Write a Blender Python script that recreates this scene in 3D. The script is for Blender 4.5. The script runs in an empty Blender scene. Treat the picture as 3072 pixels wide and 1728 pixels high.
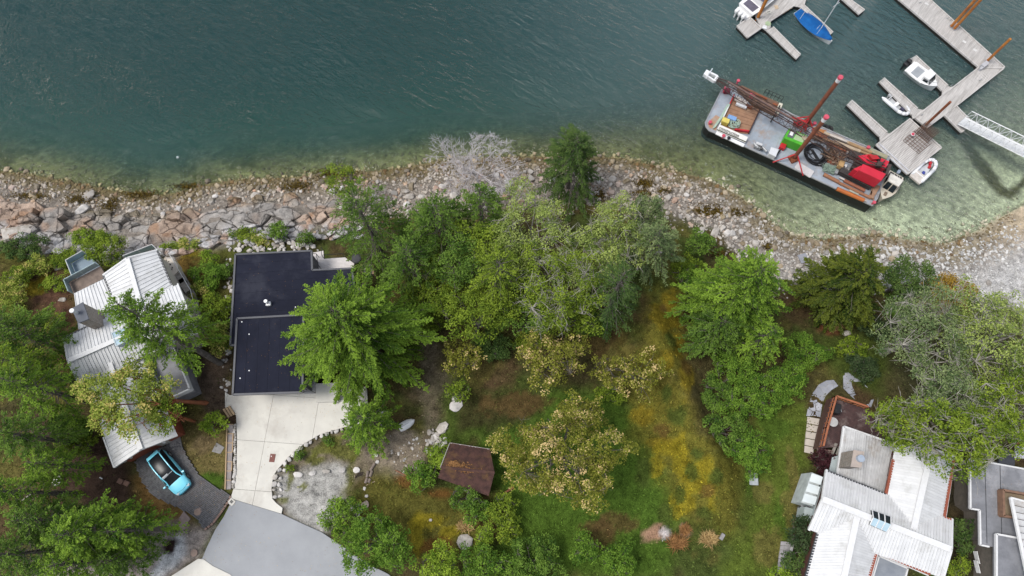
import bpy, bmesh, math, random
import numpy as np
from mathutils import Vector
random.seed(7); rng = np.random.default_rng(7)
R_ = math.radians
S = bpy.context.scene
# ------------------------------------------------------------ camera, sky, sun, exposure
CAMH, TILT, FPX = 70.0, R_(18.2), 2049.0
cam = bpy.data.cameras.new('camera'); camo = bpy.data.objects.new('camera', cam); S.collection.objects.link(camo)
camo.location = (0, 0, CAMH); camo.rotation_euler = (TILT, 0, 0)
cam.sensor_width = 36; cam.lens = 36 * FPX / 3072; cam.clip_start = 0.5; cam.clip_end = 3000
S.camera = camo
SUN_EL, SUN_AZ = R_(62), R_(262)
W = bpy.data.worlds.new('World'); S.world = W; W.use_nodes = True
nt = W.node_tree; bg = nt.nodes['Background']
sky = nt.nodes.new('ShaderNodeTexSky'); sky.sky_type = 'NISHITA'; sky.sun_disc = False
sky.sun_elevation = SUN_EL; sky.sun_rotation = SUN_AZ; sky.dust_density = 1.8; sky.air_density = 1.0
hs = nt.nodes.new('ShaderNodeHueSaturation'); hs.inputs['Saturation'].default_value = 0.42
nt.links.new(sky.outputs[0], hs.inputs['Color']); nt.links.new(hs.outputs[0], bg.inputs[0]); bg.inputs[1].default_value = 0.13
sl = bpy.data.lights.new('sun', 'SUN'); sl.energy = 1.5; sl.angle = R_(20); sl.color = (1, 0.96, 0.9)
so = bpy.data.objects.new('sun', sl); S.collection.objects.link(so)
sd = Vector((math.sin(SUN_AZ) * math.cos(SUN_EL), math.cos(SUN_AZ) * math.cos(SUN_EL), math.sin(SUN_EL)))
so.rotation_euler = sd.to_track_quat('Z', 'Y').to_euler(); so.location = (0, 0, 120)
S.view_settings.view_transform = 'Standard'; S.view_settings.look = 'None'; S.view_settings.exposure = 0.66
S.view_settings.gamma = 1.0; S.view_settings.use_curve_mapping = False
S.render.engine = 'CYCLES'; S.render.filter_size = 1.05
S.cycles.max_bounces = 6; S.cycles.diffuse_bounces = 2; S.cycles.glossy_bounces = 3; S.cycles.transparent_max_bounces = 8
S.cycles.transmission_bounces = 3; S.cycles.caustics_reflective = False; S.cycles.caustics_refractive = False
# ------------------------------------------------------------ geometry of the place
CT, ST = math.cos(TILT), math.sin(TILT)
def at(px, py, z=0.0):
    cx, cy = px - 1536.0, 864.0 - py
    wy, wz = cy * CT + FPX * ST, cy * ST - FPX * CT
    t = (z - CAMH) / wz
    return Vector((cx * t, wy * t, z))
def mpp(py, z):      # metres per photo pixel
    return (z - CAMH) / ((864.0 - py) * ST - FPX * CT)
def hashv(i, j, s):
    n = (i * 374761393 + j * 668265263 + s * 974711 + 12345) & 0xFFFFFFFF
    n = ((n ^ (n >> 13)) * 1274126177) & 0xFFFFFFFF
    return ((n ^ (n >> 16)) & 0xFFFF) / 65535.0
def vnoise(x, y, sc, seed=0):
    x = np.asarray(x, float) / sc; y = np.asarray(y, float) / sc
    i = np.floor(x).astype(np.int64); j = np.floor(y).astype(np.int64); fx, fy = x - i, y - j
    fx = fx * fx * (3 - 2 * fx); fy = fy * fy * (3 - 2 * fy)
    a, b, c, d = hashv(i, j, seed), hashv(i + 1, j, seed), hashv(i, j + 1, seed), hashv(i + 1, j + 1, seed)
    return (a * (1 - fx) + b * fx) * (1 - fy) + (c * (1 - fx) + d * fx) * fy
def fbm(x, y, sc, seed=0, o=4):
    r = 0; a = 0.5; t = 0
    for k in range(o):
        r = r + a * vnoise(x, y, sc / 2 ** k, seed + k); t += a; a *= 0.55
    return r / t
SHORE_PX = [(0,430),(60,436),(120,446),(200,462),(300,482),(400,492),(450,484),(520,462),(600,452),(700,447),(850,440),(1000,424),(1100,405),(1250,396),
            (1400,392),(1550,396),(1650,415),(1780,452),(1860,492),(1920,545),(1980,585),(2060,603),(2140,596),(2210,590),(2290,603),(2370,612),(2450,585),(2540,535),(2576,515)]
SH = [at(x * 1.1925, y * 1.1925, 0) for x, y in SHORE_PX]
shx = np.array([-700, -140] + [p.x for p in SH] + [75, 90, 140, 700]); shy = np.array([70, 41] + [p.y for p in SH] + [39, 44, 80, 300])
def sdist(x, y):
    x = np.asarray(x, float); y = np.asarray(y, float); best = np.full(x.shape, 1e9)
    for k in range(len(shx) - 1):
        ax, ay, bx, by = shx[k], shy[k], shx[k + 1], shy[k + 1]; dx, dy = bx - ax, by - ay
        t = np.clip(((x - ax) * dx + (y - ay) * dy) / (dx * dx + dy * dy), 0, 1)
        best = np.minimum(best, np.hypot(x - ax - t * dx, y - ay - t * dy))
    return np.where(y < np.interp(x, shx, shy), best, -best)
PD = [-300,-60,-25,-8,-2,0,4,8,12,18,26,45,150]
PL = [-30,-18,-9,-2.9,-.6,0,1.0,2.7,4.2,5.4,6.2,6.9,9]
PR = [-14,-6,-2.6,-1.0,-.25,0,.5,1.1,2.3,4.4,6,6.9,9]
BUMPS = []   # (x, y, sx, sy, rot, h)
def sstep(a, b, x):
    t = np.clip((np.asarray(x, float) - a) / (b - a), 0, 1); return t * t * (3 - 2 * t)
def hgt(x, y):
    x = np.asarray(x, float); y = np.asarray(y, float); d = sdist(x, y); w = sstep(2, 30, x)
    z = np.interp(d, PD, PL) * (1 - w) + np.interp(d, PD, PR) * w
    for (bx, by, sx, sy, rt, h) in BUMPS:
        u = (x - bx) * math.cos(rt) + (y - by) * math.sin(rt); v = -(x - bx) * math.sin(rt) + (y - by) * math.cos(rt)
        z = z + h * np.exp(-(u / sx) ** 2 - (v / sy) ** 2)
    return z
def hz(x, y): return float(hgt(np.array([x]), np.array([y]))[0])
def G(px, py, dz=0.0):
    z = 4.0
    for _ in range(7):
        p = at(px, py, z); z = hz(p.x, p.y) + dz
    return at(px, py, z)
for (px, py, sx, sy, rt, h) in [(2030,1150,1.5,5.5,R_(20),1.5),(2100,1400,2.2,4.6,R_(25),1.9),(1985,1370,1.1,2.6,R_(30),.8),(1240,1560,2.6,2.4,0,.8),(1960,1010,1.7,4,R_(15),1.0),(120,690,3.5,2.2,0,.9)]:
    p = G(px, py); BUMPS.append((p.x, p.y, sx, sy, rt, h))
# ------------------------------------------------------------ object helpers
ORG = {}
def link(o): S.collection.objects.link(o); return o
def thing(name, label, cat, loc, group=None):
    o = link(bpy.data.objects.new(name, None)); o.location = loc; o.empty_display_size = 0.2
    o['label'] = label; o['category'] = cat
    if group: o['group'] = group
    ORG[o.name] = Vector(loc); return o
class MB:
    def __init__(s): s.v = []; s.f = []
    def quad(s, *p):
        b = len(s.v); s.v += [tuple(q) for q in p]; s.f.append(tuple(range(b, b + len(p))))
    def hexa(s, bot, top):
        n = len(bot); b = len(s.v); s.v += [tuple(q) for q in bot] + [tuple(q) for q in top]
        s.f.append(tuple(range(b + n - 1, b - 1, -1))); s.f.append(tuple(range(b + n, b + 2 * n)))
        for i in range(n):
            j = (i + 1) % n; s.f.append((b + i, b + j, b + n + j, b + n + i))
        return s
    def prism(s, pts, z1, z0):      # world xy polygon (needs CCW)
        pts = ccw([(p[0], p[1]) for p in pts])
        return s.hexa([(x, y, z0) for x, y in pts], [(x, y, z1) for x, y in pts])
    def box(s, c, sx, sy, sz, rz=0.0):
        cs, sn = math.cos(rz), math.sin(rz); q = []
        for (a, b) in ((-1,-1),(1,-1),(1,1),(-1,1)):
            x, y = a * sx / 2, b * sy / 2; q.append((c[0] + x * cs - y * sn, c[1] + x * sn + y * cs))
        return s.hexa([(x, y, c[2] - sz / 2) for x, y in q], [(x, y, c[2] + sz / 2) for x, y in q])
    def beam(s, p, q, w, h=None):
        h = h or w; p, q = Vector(p), Vector(q); d = (q - p)
        if d.length < 1e-6: return s
        d.normalize(); up = Vector((0, 0, 1)) if abs(d.z) < .95 else Vector((1, 0, 0))
        a = d.cross(up).normalized() * w / 2; b = a.cross(d).normalized() * h / 2
        return s.hexa([p - a - b, p - a + b, p + a + b, p + a - b][::-1], [q - a - b, q - a + b, q + a + b, q + a - b][::-1])
    def tube(s, p, q, r, n=8, r2=None):
        r2 = r if r2 is None else r2; p, q = Vector(p), Vector(q); d = (q - p).normalized()
        up = Vector((0, 0, 1)) if abs(d.z) < .9 else Vector((1, 0, 0)); a = d.cross(up).normalized(); c = a.cross(d).normalized()
        bo = []; to = []
        for i in range(n):
            t = 2 * math.pi * i / n; k = a * math.cos(t) - c * math.sin(t); bo.append(p + k * r); to.append(q + k * r2)
        bo.reverse(); to.reverse(); return s.hexa(bo, to)
    def path(s, pts, r, n=6):
        for a, b in zip(pts[:-1], pts[1:]): s.tube(a, b, r, n)
        return s
    def ring(s, c, R, r, n=16, m=6):
        b = len(s.v)
        for i in range(n):
            t = 2 * math.pi * i / n
            for j in range(m):
                u = 2 * math.pi * j / m; k = R + r * math.cos(u); s.v.append((c[0] + k * math.cos(t), c[1] + k * math.sin(t), c[2] + r * math.sin(u)))
        for i in range(n):
            for j in range(m):
                s.f.append((b + i * m + j, b + ((i + 1) % n) * m + j, b + ((i + 1) % n) * m + (j + 1) % m, b + i * m + (j + 1) % m))
        return s
    def loft(s, rows, cap=True):
        b = len(s.v); n = len(rows[0])
        for r in rows: s.v += [tuple(q) for q in r]
        for k in range(len(rows) - 1):
            for i in range(n - 1): s.f.append((b + k * n + i, b + k * n + i + 1, b + (k + 1) * n + i + 1, b + (k + 1) * n + i))
        if cap:
            s.f.append(tuple(b + i for i in range(n - 1, -1, -1))); e = b + (len(rows) - 1) * n; s.f.append(tuple(e + i for i in range(n)))
        return s
def area2(p): return sum(p[i][0] * p[(i + 1) % len(p)][1] - p[(i + 1) % len(p)][0] * p[i][1] for i in range(len(p)))
def ccw(p): return list(p) if area2(p) > 0 else list(reversed(p))
def mesh_np(name, V, F, mat, org, attrs=None, smooth=False):
    me = bpy.data.meshes.new(name); V = np.asarray(V, np.float32) - np.array(org, np.float32); F = np.asarray(F, np.int32); k = F.shape[1]
    me.vertices.add(len(V)); me.vertices.foreach_set('co', V.ravel())
    me.loops.add(F.size); me.loops.foreach_set('vertex_index', F.ravel())
    me.polygons.add(len(F)); me.polygons.foreach_set('loop_start', np.arange(0, F.size, k, dtype=np.int32)); me.polygons.foreach_set('loop_total', np.full(len(F), k, np.int32))
    me.update(calc_edges=True); me.materials.append(mat)
    for an, (ty, dat) in (attrs or {}).items():
        a = me.attributes.new(an, ty, 'POINT'); a.data.foreach_set('color' if ty == 'FLOAT_COLOR' else 'value', np.asarray(dat, np.float32).ravel())
    me.polygons.foreach_set('use_smooth', np.full(len(F), smooth)); return me
def put(name, me, parent=None, org=None, kind=None, label=None):
    o = link(bpy.data.objects.new(name, me))
    if parent is not None: o.parent = parent; ORG[o.name] = ORG[parent.name]
    else:
        o.location = org or (0, 0, 0); ORG[o.name] = Vector(org or (0, 0, 0))
    if kind: o['kind'] = kind
    if label: o['label'] = label
    return o
def obj(name, mb, mat, parent=None, org=None, kind=None, label=None, smooth=False, bevel=0, fix=True):
    o3 = ORG[parent.name] if parent is not None else Vector(org or (0, 0, 0))
    me = bpy.data.meshes.new(name); me.from_pydata([(v[0] - o3[0], v[1] - o3[1], v[2] - o3[2]) for v in mb.v], [], mb.f)
    if fix:
        bm = bmesh.new(); bm.from_mesh(me)
        bmesh.ops.recalc_face_normals(bm, faces=bm.faces)
        if bevel: bmesh.ops.bevel(bm, geom=[e for e in bm.edges if len(e.link_faces) == 2 and e.calc_face_angle(0) > .5], offset=bevel, segments=1, affect='EDGES', clamp_overlap=True)
        bm.to_mesh(me); bm.free()
    me.materials.append(mat)
    if smooth:
        for p in me.polygons: p.use_smooth = True
    return put(name, me, parent, org, kind, label)
def solo(name, label, cat, mb, mat, loc, group=None, **k):
    o = obj(name, mb, mat, None, loc, **k); o['label'] = label; o['category'] = cat
    if group: o['group'] = group
    return o
def structure(o): o['kind'] = 'structure'; return o
# ------------------------------------------------------------ materials
def nodes(m): m.use_nodes = True; return m.node_tree.nodes, m.node_tree.links, m.node_tree.nodes['Principled BSDF']
def N(t, ty, **k):
    n = t.new(ty)
    for a, b in k.items():
        if a in ('op',): n.operation = b
        else: n.inputs[a.replace('_', ' ')].default_value = b
    return n
MC = {}
def M(name, c1, c2=None, rough=.6, sc=2.0, bump=0.0, metal=0.0, vary=0.0, spec=.4, stretch=None, c3=None, coat=0, thr=(.35, .65), bsc=None):
    if name in MC: return MC[name]
    m = bpy.data.materials.new(name); t, l, p = nodes(m)
    p.inputs['Roughness'].default_value = rough; p.inputs['Metallic'].default_value = metal; p.inputs['Specular IOR Level'].default_value = spec
    if coat: p.inputs['Coat Weight'].default_value = coat; p.inputs['Coat Roughness'].default_value = .08
    c2 = c2 or tuple(min(1, v * 0.72) for v in c1)
    geo = t.new('ShaderNodeNewGeometry'); mp = t.new('ShaderNodeMapping'); l.new(geo.outputs['Position'], mp.inputs['Vector'])
    if stretch: mp.inputs['Rotation'].default_value = (0, 0, stretch[0]); mp.inputs['Scale'].default_value = (1 / stretch[1], 1 / stretch[2], 1); mp.vector_type = 'TEXTURE'
    no = N(t, 'ShaderNodeTexNoise', Scale=sc, Detail=8.0, Roughness=.65); l.new(mp.outputs[0], no.inputs['Vector'])
    rp = t.new('ShaderNodeValToRGB'); rp.color_ramp.elements[0].position, rp.color_ramp.elements[1].position = thr
    rp.color_ramp.elements[0].color = (*c2, 1); rp.color_ramp.elements[1].color = (*c1, 1); l.new(no.outputs['Fac'], rp.inputs[0]); col = rp.outputs[0]
    if c3:
        n3 = N(t, 'ShaderNodeTexNoise', Scale=sc * .37, Detail=6.0, Roughness=.7); l.new(mp.outputs[0], n3.inputs['Vector'])
        r3 = t.new('ShaderNodeValToRGB'); r3.color_ramp.elements[0].position, r3.color_ramp.elements[1].position = .52, .66; l.new(n3.outputs['Fac'], r3.inputs[0])
        mx = t.new('ShaderNodeMix'); mx.data_type = 'RGBA'; l.new(r3.outputs[0], mx.inputs[0]); l.new(col, mx.inputs[6]); mx.inputs[7].default_value = (*c3, 1); col = mx.outputs[2]
    if vary:
        oi = t.new('ShaderNodeObjectInfo'); mr = N(t, 'ShaderNodeMapRange', To_Min=1 - vary, To_Max=1 + vary); l.new(oi.outputs['Random'], mr.inputs['Value'])
        vm = t.new('ShaderNodeVectorMath'); vm.operation = 'SCALE'; l.new(col, vm.inputs[0]); l.new(mr.outputs[0], vm.inputs['Scale']); col = vm.outputs[0]
    l.new(col, p.inputs['Base Color'])
    if bump:
        nb = N(t, 'ShaderNodeTexNoise', Scale=bsc or sc * 4, Detail=6.0, Roughness=.6); l.new(mp.outputs[0], nb.inputs['Vector'])
        bp = N(t, 'ShaderNodeBump', Strength=bump, Distance=.05); l.new(nb.outputs['Fac'], bp.inputs['Height']); l.new(bp.outputs[0], p.inputs['Normal'])
    MC[name] = m; return m
def attr_mat(name, rough=.9, vary=.0, detail=.5, bump=.5, sc=1.6, spec=.05, crack=0):
    m = bpy.data.materials.new(name); t, l, p = nodes(m); p.inputs['Roughness'].default_value = rough; p.inputs['Specular IOR Level'].default_value = spec
    a = t.new('ShaderNodeAttribute'); a.attribute_name = 'tone'; geo = t.new('ShaderNodeNewGeometry')
    n1 = N(t, 'ShaderNodeTexNoise', Scale=sc, Detail=10.0, Roughness=.7); l.new(geo.outputs['Position'], n1.inputs['Vector'])
    n2 = N(t, 'ShaderNodeTexNoise', Scale=sc * 7, Detail=5.0, Roughness=.75); l.new(geo.outputs['Position'], n2.inputs['Vector'])
    ad = N(t, 'ShaderNodeMath', op='ADD'); l.new(n1.outputs['Fac'], ad.inputs[0]); l.new(n2.outputs['Fac'], ad.inputs[1])
    mr = N(t, 'ShaderNodeMapRange', From_Min=.7, From_Max=1.3, To_Min=1 - detail, To_Max=1 + detail); mr.clamp = False; l.new(ad.outputs[0], mr.inputs['Value'])
    vm = t.new('ShaderNodeVectorMath'); vm.operation = 'SCALE'; l.new(a.outputs['Color'], vm.inputs[0]); l.new(mr.outputs[0], vm.inputs['Scale'])
    colr = vm.outputs[0]; hgtn = ad.outputs[0]
    if crack:
        va = t.new('ShaderNodeVectorMath'); va.operation = 'MULTIPLY_ADD'; l.new(n1.outputs['Color'], va.inputs[0]); va.inputs[1].default_value = (.9, .9, .9); l.new(geo.outputs['Position'], va.inputs[2])
        vo = t.new('ShaderNodeTexVoronoi'); vo.feature = 'DISTANCE_TO_EDGE'; vo.inputs['Scale'].default_value = crack; l.new(va.outputs[0], vo.inputs['Vector'])
        cr = N(t, 'ShaderNodeMapRange', From_Min=.0, From_Max=.05, To_Min=.38, To_Max=1.0); l.new(vo.outputs['Distance'], cr.inputs['Value'])
        v2 = t.new('ShaderNodeVectorMath'); v2.operation = 'SCALE'; l.new(colr, v2.inputs[0]); l.new(cr.outputs[0], v2.inputs['Scale']); colr = v2.outputs[0]
        a2 = N(t, 'ShaderNodeMath', op='ADD'); l.new(hgtn, a2.inputs[0]); l.new(cr.outputs[0], a2.inputs[1]); hgtn = a2.outputs[0]
    l.new(colr, p.inputs['Base Color'])
    if bump:
        bp = N(t, 'ShaderNodeBump', Strength=bump, Distance=.15); l.new(hgtn, bp.inputs['Height']); l.new(bp.outputs[0], p.inputs['Normal'])
    return m
def leaf_mat(name, c1, c2, c3=None):
    m = bpy.data.materials.new(name); m.use_nodes = True; t, l = m.node_tree.nodes, m.node_tree.links; t.clear()
    out = t.new('ShaderNodeOutputMaterial'); a = t.new('ShaderNodeAttribute'); a.attribute_name = 'tint'
    rp = t.new('ShaderNodeValToRGB'); e = rp.color_ramp.elements; e[0].color = (*c1, 1); e[1].color = (*c2, 1); e[0].position = .1; e[1].position = .8
    if c3: e[1].position = .64; n = e.new(.85); n.color = (*c3, 1)
    l.new(a.outputs['Fac'], rp.inputs[0])
    df = N(t, 'ShaderNodeBsdfPrincipled', Roughness=.55); df.inputs['Specular IOR Level'].default_value = .06; tr = t.new('ShaderNodeBsdfTranslucent'); mx = t.new('ShaderNodeMixShader'); mx.inputs[0].default_value = .22
    l.new(rp.outputs[0], df.inputs['Base Color']); l.new(rp.outputs[0], tr.inputs[0]); l.new(df.outputs[0], mx.inputs[1]); l.new(tr.outputs[0], mx.inputs[2]); l.new(mx.outputs[0], out.inputs[0])
    return m
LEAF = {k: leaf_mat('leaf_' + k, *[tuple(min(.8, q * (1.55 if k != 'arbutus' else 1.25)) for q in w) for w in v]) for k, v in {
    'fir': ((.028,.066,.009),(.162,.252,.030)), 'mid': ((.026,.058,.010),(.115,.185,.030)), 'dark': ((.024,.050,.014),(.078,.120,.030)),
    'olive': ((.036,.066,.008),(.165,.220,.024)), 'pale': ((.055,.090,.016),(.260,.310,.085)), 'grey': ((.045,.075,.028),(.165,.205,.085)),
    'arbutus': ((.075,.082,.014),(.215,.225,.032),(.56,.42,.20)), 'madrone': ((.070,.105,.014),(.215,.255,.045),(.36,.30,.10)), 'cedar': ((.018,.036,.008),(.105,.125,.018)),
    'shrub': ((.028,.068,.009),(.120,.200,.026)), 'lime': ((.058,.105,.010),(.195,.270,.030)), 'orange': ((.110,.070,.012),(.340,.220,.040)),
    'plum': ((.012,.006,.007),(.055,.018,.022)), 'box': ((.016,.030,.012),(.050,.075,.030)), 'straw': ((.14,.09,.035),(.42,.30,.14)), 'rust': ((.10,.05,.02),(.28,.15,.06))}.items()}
BARK = M('bark', (.17,.15,.13), (.07,.06,.05), .9, 3, .6)
BARKP = M('bark_pale', (.44,.42,.37), (.22,.20,.17), .9, 3, .4)
BARKR = M('bark_red', (.36,.12,.05), (.20,.08,.04), .6, 2, .2)
BARKD = M('bark_silver', (.66,.62,.62), (.46,.42,.43), .9, 3, .3)
WHITE = M('white_paint', (.78,.78,.78), (.66,.67,.68), .45, 3)
BLACK = M('black_plastic', (.02,.02,.022), (.012,.012,.013), .4, 4)
GLASS = M('dark_glass', (.02,.028,.033), (.012,.016,.02), .16, 2, spec=.4)
STEEL = M('grey_steel', (.36,.37,.38), (.22,.23,.24), .45, 3, metal=.2)
# ============================================================ GROUND
def wpoly(pts, z=None): return [(p.x, p.y) for p in ((G(*q) if z is None else at(q[0], q[1], z)) for q in pts)]
def inpoly(x, y, P):
    r = np.zeros(x.shape, bool); n = len(P)
    for i in range(n):
        (x1, y1), (x2, y2) = P[i], P[(i + 1) % n]
        if y1 == y2: continue
        c = ((y1 > y) != (y2 > y)) & (x < (x2 - x1) * (y - y1) / (y2 - y1) + x1); r ^= c
    return r
def pdist(x, y, P):      # signed distance, positive inside
    b = np.full(x.shape, 1e9); n = len(P)
    for i in range(n):
        (ax, ay), (bx, by) = P[i], P[(i + 1) % n]; dx, dy = bx - ax, by - ay; q = dx * dx + dy * dy + 1e-9
        t = np.clip(((x - ax) * dx + (y - ay) * dy) / q, 0, 1); b = np.minimum(b, np.hypot(x - ax - t * dx, y - ay - t * dy))
    return np.where(inpoly(x, y, P), b, -b)
def grid_axis(a, b, st, far, n):
    core = np.arange(a, b + st, st); k = (np.linspace(0, 1, n) ** 2.2)[1:]
    return np.concatenate([a - (far * k)[::-1], core, core[-1] + far * k])
DRIVE = [(676,1176),(690,1186),(737,1180),(908,1166),(944,1172),(1010,1168),(1100,1160),(1108,1268),(1060,1275),(1019,1286),(957,1305),(911,1333),(875,1362),(848,1392),(830,1412),(820,1430),(815,1466),(818,1497),(830,1510),(848,1524),(845,1541),(706,1499),(693,1494),(704,1457),(711,1400),(712,1317),(709,1246),(676,1222)]
ROAD = [(706,1500),(845,1542),(905,1570),(965,1597),(1030,1640),(1100,1690),(1165,1722),(1240,1790),(1240,2100),(440,2100),(440,1790),(512,1730),(608,1674),(622,1640),(646,1590),(672,1550),(690,1515)]
APRON = [(512,1730),(596,1676),(612,1678),(640,1698),(690,1722),(760,1790),(440,1800)]
PAVER = [(410,1405),(404,1388),(415,1370),(470,1345),(535,1320),(550,1345),(572,1385),(600,1425),(640,1455),(695,1483),(690,1496),(668,1530),(640,1568),(612,1588),(590,1555),(545,1530),(490,1505),(450,1480),(425,1445)]
hard = [wpoly(q) for q in (DRIVE, ROAD, APRON, PAVER)]
gx = grid_axis(-68, 68, .27, 600, 26); gy = grid_axis(-11, 45, .27, 500, 26)
GX, GY = np.meshgrid(gx, gy); X, Y = GX.ravel(), GY.ravel()
D = sdist(X, Y); Z = hgt(X, Y)
hardness = np.zeros(X.shape)
for P in hard: hardness = np.maximum(hardness, sstep(-.7, .15, pdist(X, Y, P)))
col = np.zeros((len(X), 3)); veg = np.zeros(len(X))
n1, n2, n3 = fbm(X, Y, 9, 1), fbm(X, Y, 2.6, 5), fbm(X, Y, .9, 9)
def C(*v): return np.array(v)[None, :]
def blend(m, c, v=None):
    global col, veg
    m = np.clip(m, 0, 1)[:, None]; col = col * (1 - m) + np.asarray(c) * m
    if v is not None: veg = veg * (1 - m[:, 0]) + v * m[:, 0]
blend(np.ones(len(X)), C(.060,.052,.022), .55)                                   # forest floor
blend(sstep(.45, .62, n1) * .9, C(.050,.070,.016), .8)
blend(sstep(.5, .7, n2) * .7, C(.078,.046,.026), .35)
blend(sstep(.58, .70, fbm(X, Y, 3.5, 21)) * .7, C(.12,.105,.03), .6)
def paint(pts, c, blur=1.0, wob=1.0, v=None, amt=1.0, z=None):
    P = wpoly(pts, z); bb = np.array(P); lo, hi = bb.min(0) - 4, bb.max(0) + 4
    k = np.where((X > lo[0]) & (X < hi[0]) & (Y > lo[1]) & (Y < hi[1]))[0]
    d = np.full(len(X), -9.0); d[k] = pdist(X[k], Y[k], P); d = d + (fbm(X, Y, 1.7, 33) - .5) * 2.2 * wob
    blend(sstep(-blur, blur, d) * amt, C(*c), v)
def spot(px, py, rx, ry, c, v=None, amt=1.0):
    p = G(px, py); q = mpp(py, p.z)
    d = 1 - np.hypot((X - p.x) / (rx * q), (Y - p.y) / (ry * q)) + (fbm(X, Y, 1.2, 44) - .5) * 1.3 + (fbm(X, Y, .5, 45) - .5) * .7
    blend(sstep(-.1, .35, d) * amt, C(*c), v)
GRASS, DRY, MOSS, DIRT, GRAV = (.055,.098,.014), (.125,.105,.030), (.205,.165,.014), (.070,.045,.030), (.34,.335,.325)
RUST = (.13,.060,.018)
paint([(0,690),(120,660),(330,690),(560,720),(690,720),(690,1180),(560,1200),(180,1180),(0,1000)], (.085,.085,.020), 2, 1.5, .95)
paint([(60,800),(230,800),(240,1000),(190,1150),(60,900)], (.085,.046,.030), 1.5, 1.3, .12)
for s in [(140,700,45,28),(110,860,40,40),(300,735,60,22),(520,740,70,26),(600,740,50,24),(650,700,26,16),(770,720,55,22),(560,760,40,22)]: spot(*s, MOSS if s[0] % 20 else (.17,.13,.014), .6, .8)
for s in [(540,790,50,30),(590,900,60,28),(580,830,60,18)]: spot(*s, RUST, .35, .6)
paint([(580,1060),(700,1050),(700,1240),(620,1270),(575,1160)], (.085,.062,.045), .8, .8, .12)
paint([(520,1240),(700,1240),(700,1480),(640,1450),(585,1400),(540,1320)], (.130,.105,.040), .6, .5, .7)
spot(640,1440,50,32,GRASS,.9); spot(615,1330,40,40,(.16,.12,.06),.3); spot(690,1260,30,20,DIRT,.2)
paint([(90,1230),(330,1280),(420,1420),(410,1560),(280,1540),(90,1440)], (.055,.035,.026), 1, 1, .08)
paint([(385,1430),(420,1420),(560,1530),(600,1600),(560,1640),(440,1600),(420,1520)], (.150,.090,.032), .8, .7, .6)
paint([(430,1590),(500,1560),(612,1590),(640,1580),(596,1676),(512,1735),(380,1790),(60,1790),(100,1690),(400,1690)], (.26,.225,.20), .7, .7, .05)
paint([(520,1610),(550,1608),(555,1660),(520,1700),(480,1735),(440,1735),(490,1660)], (.42,.425,.43), .4, .3, 0)
for s in [(507,1640,20,26),(526,1592,10,12)]: spot(*s, (.030,.018,.016), .2)
paint([(840,1380),(1010,1290),(1120,1300),(1180,1340),(1120,1420),(1040,1470),(1030,1400),(830,1430)], (.150,.125,.085), .8, 1, .30)
paint([(822,1430),(1010,1395),(1040,1420),(1045,1520),(990,1560),(960,1600),(905,1565),(850,1530),(825,1480)], (.33,.32,.30), .7, .9, .05)
for s in [(890,1350,40,18),(1000,1320,40,18),(970,1345,40,20),(1050,1440,14,60),(870,1440,10,30),(910,1460,14,12),(950,1380,30,14),(850,1500,20,8),(1040,1350,60,24)]: spot(*s, (.10,.105,.022), .7, .85)
paint([(1080,1300),(1260,1290),(1290,1400),(1220,1440),(1130,1420)], (.20,.165,.125), .8, 1.1, .2)
paint([(1270,1020),(1320,1000),(1340,1130),(1330,1280),(1270,1330),(1250,1180)], (.13,.105,.075), .7, 1.4, .3, .7)
paint([(1040,1480),(1130,1420),(1320,1480),(1480,1500),(1460,1650),(1300,1700),(1120,1600),(1060,1560)], (.095,.088,.020), 1, 1.2, .7)
for s in [(1290,1570,50,24),(1345,1595,30,20),(1250,1610,26,60)]: spot(*s, MOSS, .9, .75)
for s in [(1310,1640,50,24),(1230,1440,50,18),(1330,1480,50,16)]: spot(*s, RUST, .4, .8)
paint([(1340,1220),(1560,1160),(1860,1180),(1960,1240),(2060,1560),(1980,1740),(1480,1740),(1480,1480),(1420,1330),(1340,1320)], GRASS, 1.2, 1.2, .9)
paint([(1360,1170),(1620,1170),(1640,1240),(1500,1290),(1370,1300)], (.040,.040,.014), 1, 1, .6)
for s in [(1560,1210,120,40),(1800,1000,60,90),(1780,1600,60,40),(1850,1570,80,30),(1480,1560,60,60),(1330,880,60,60),(1240,900,30,80)]: spot(*s, (.085,.055,.022), .4, .8)
paint([(1960,870),(2030,880),(2060,1000),(2050,1180),(2120,1280),(2190,1350),(2230,1480),(2215,1590),(2080,1600),(1980,1420),(1900,1330),(1890,1180),(1920,1000)], (.112,.102,.018), 1.8, 1.8, .95)
for s in [(2010,900,30,40),(1995,960,55,60),(2030,1030,36,45),(2060,1140,30,70),(1990,1090,30,30),(1940,1240,50,40),(1980,1330,50,24)]: spot(*s, (.180,.135,.014), .9, .8)
for s in [(1995,1350,42,24),(2042,1340,20,60),(2050,1400,34,60),(1965,1390,18,50),(2090,1440,46,60),(2060,1500,30,50),(2130,1500,18,50),(2030,1520,24,40),(2120,1395,30,40)]: spot(*s, MOSS, .9, .75)
for s in [(2095,1360,26,24),(1930,1400,24,60),(2000,1560,24,60),(2110,1540,30,30),(2030,1250,26,40),(2075,1420,20,34),(2150,1420,26,30),(2010,1020,22,30),(2000,1180,20,40),(2040,1480,16,30)]: spot(*s, (.050,.070,.014), .9, .85)
for s in [(1985,1290,30,30),(2120,1480,24,24),(2055,1100,20,24),(1990,930,14,20)]: spot(*s, (.120,.075,.022), .5, .8)
paint([(2240,1240),(2420,1190),(2430,1400),(2390,1480),(2340,1740),(2150,1740),(2220,1590),(2240,1460)], (.080,.108,.018), 1, .9, .95)
for s in [(2330,1280,60,40),(2260,1440,24,60),(2350,1560,30,60)]: spot(*s, GRASS, .9, .8)
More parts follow.
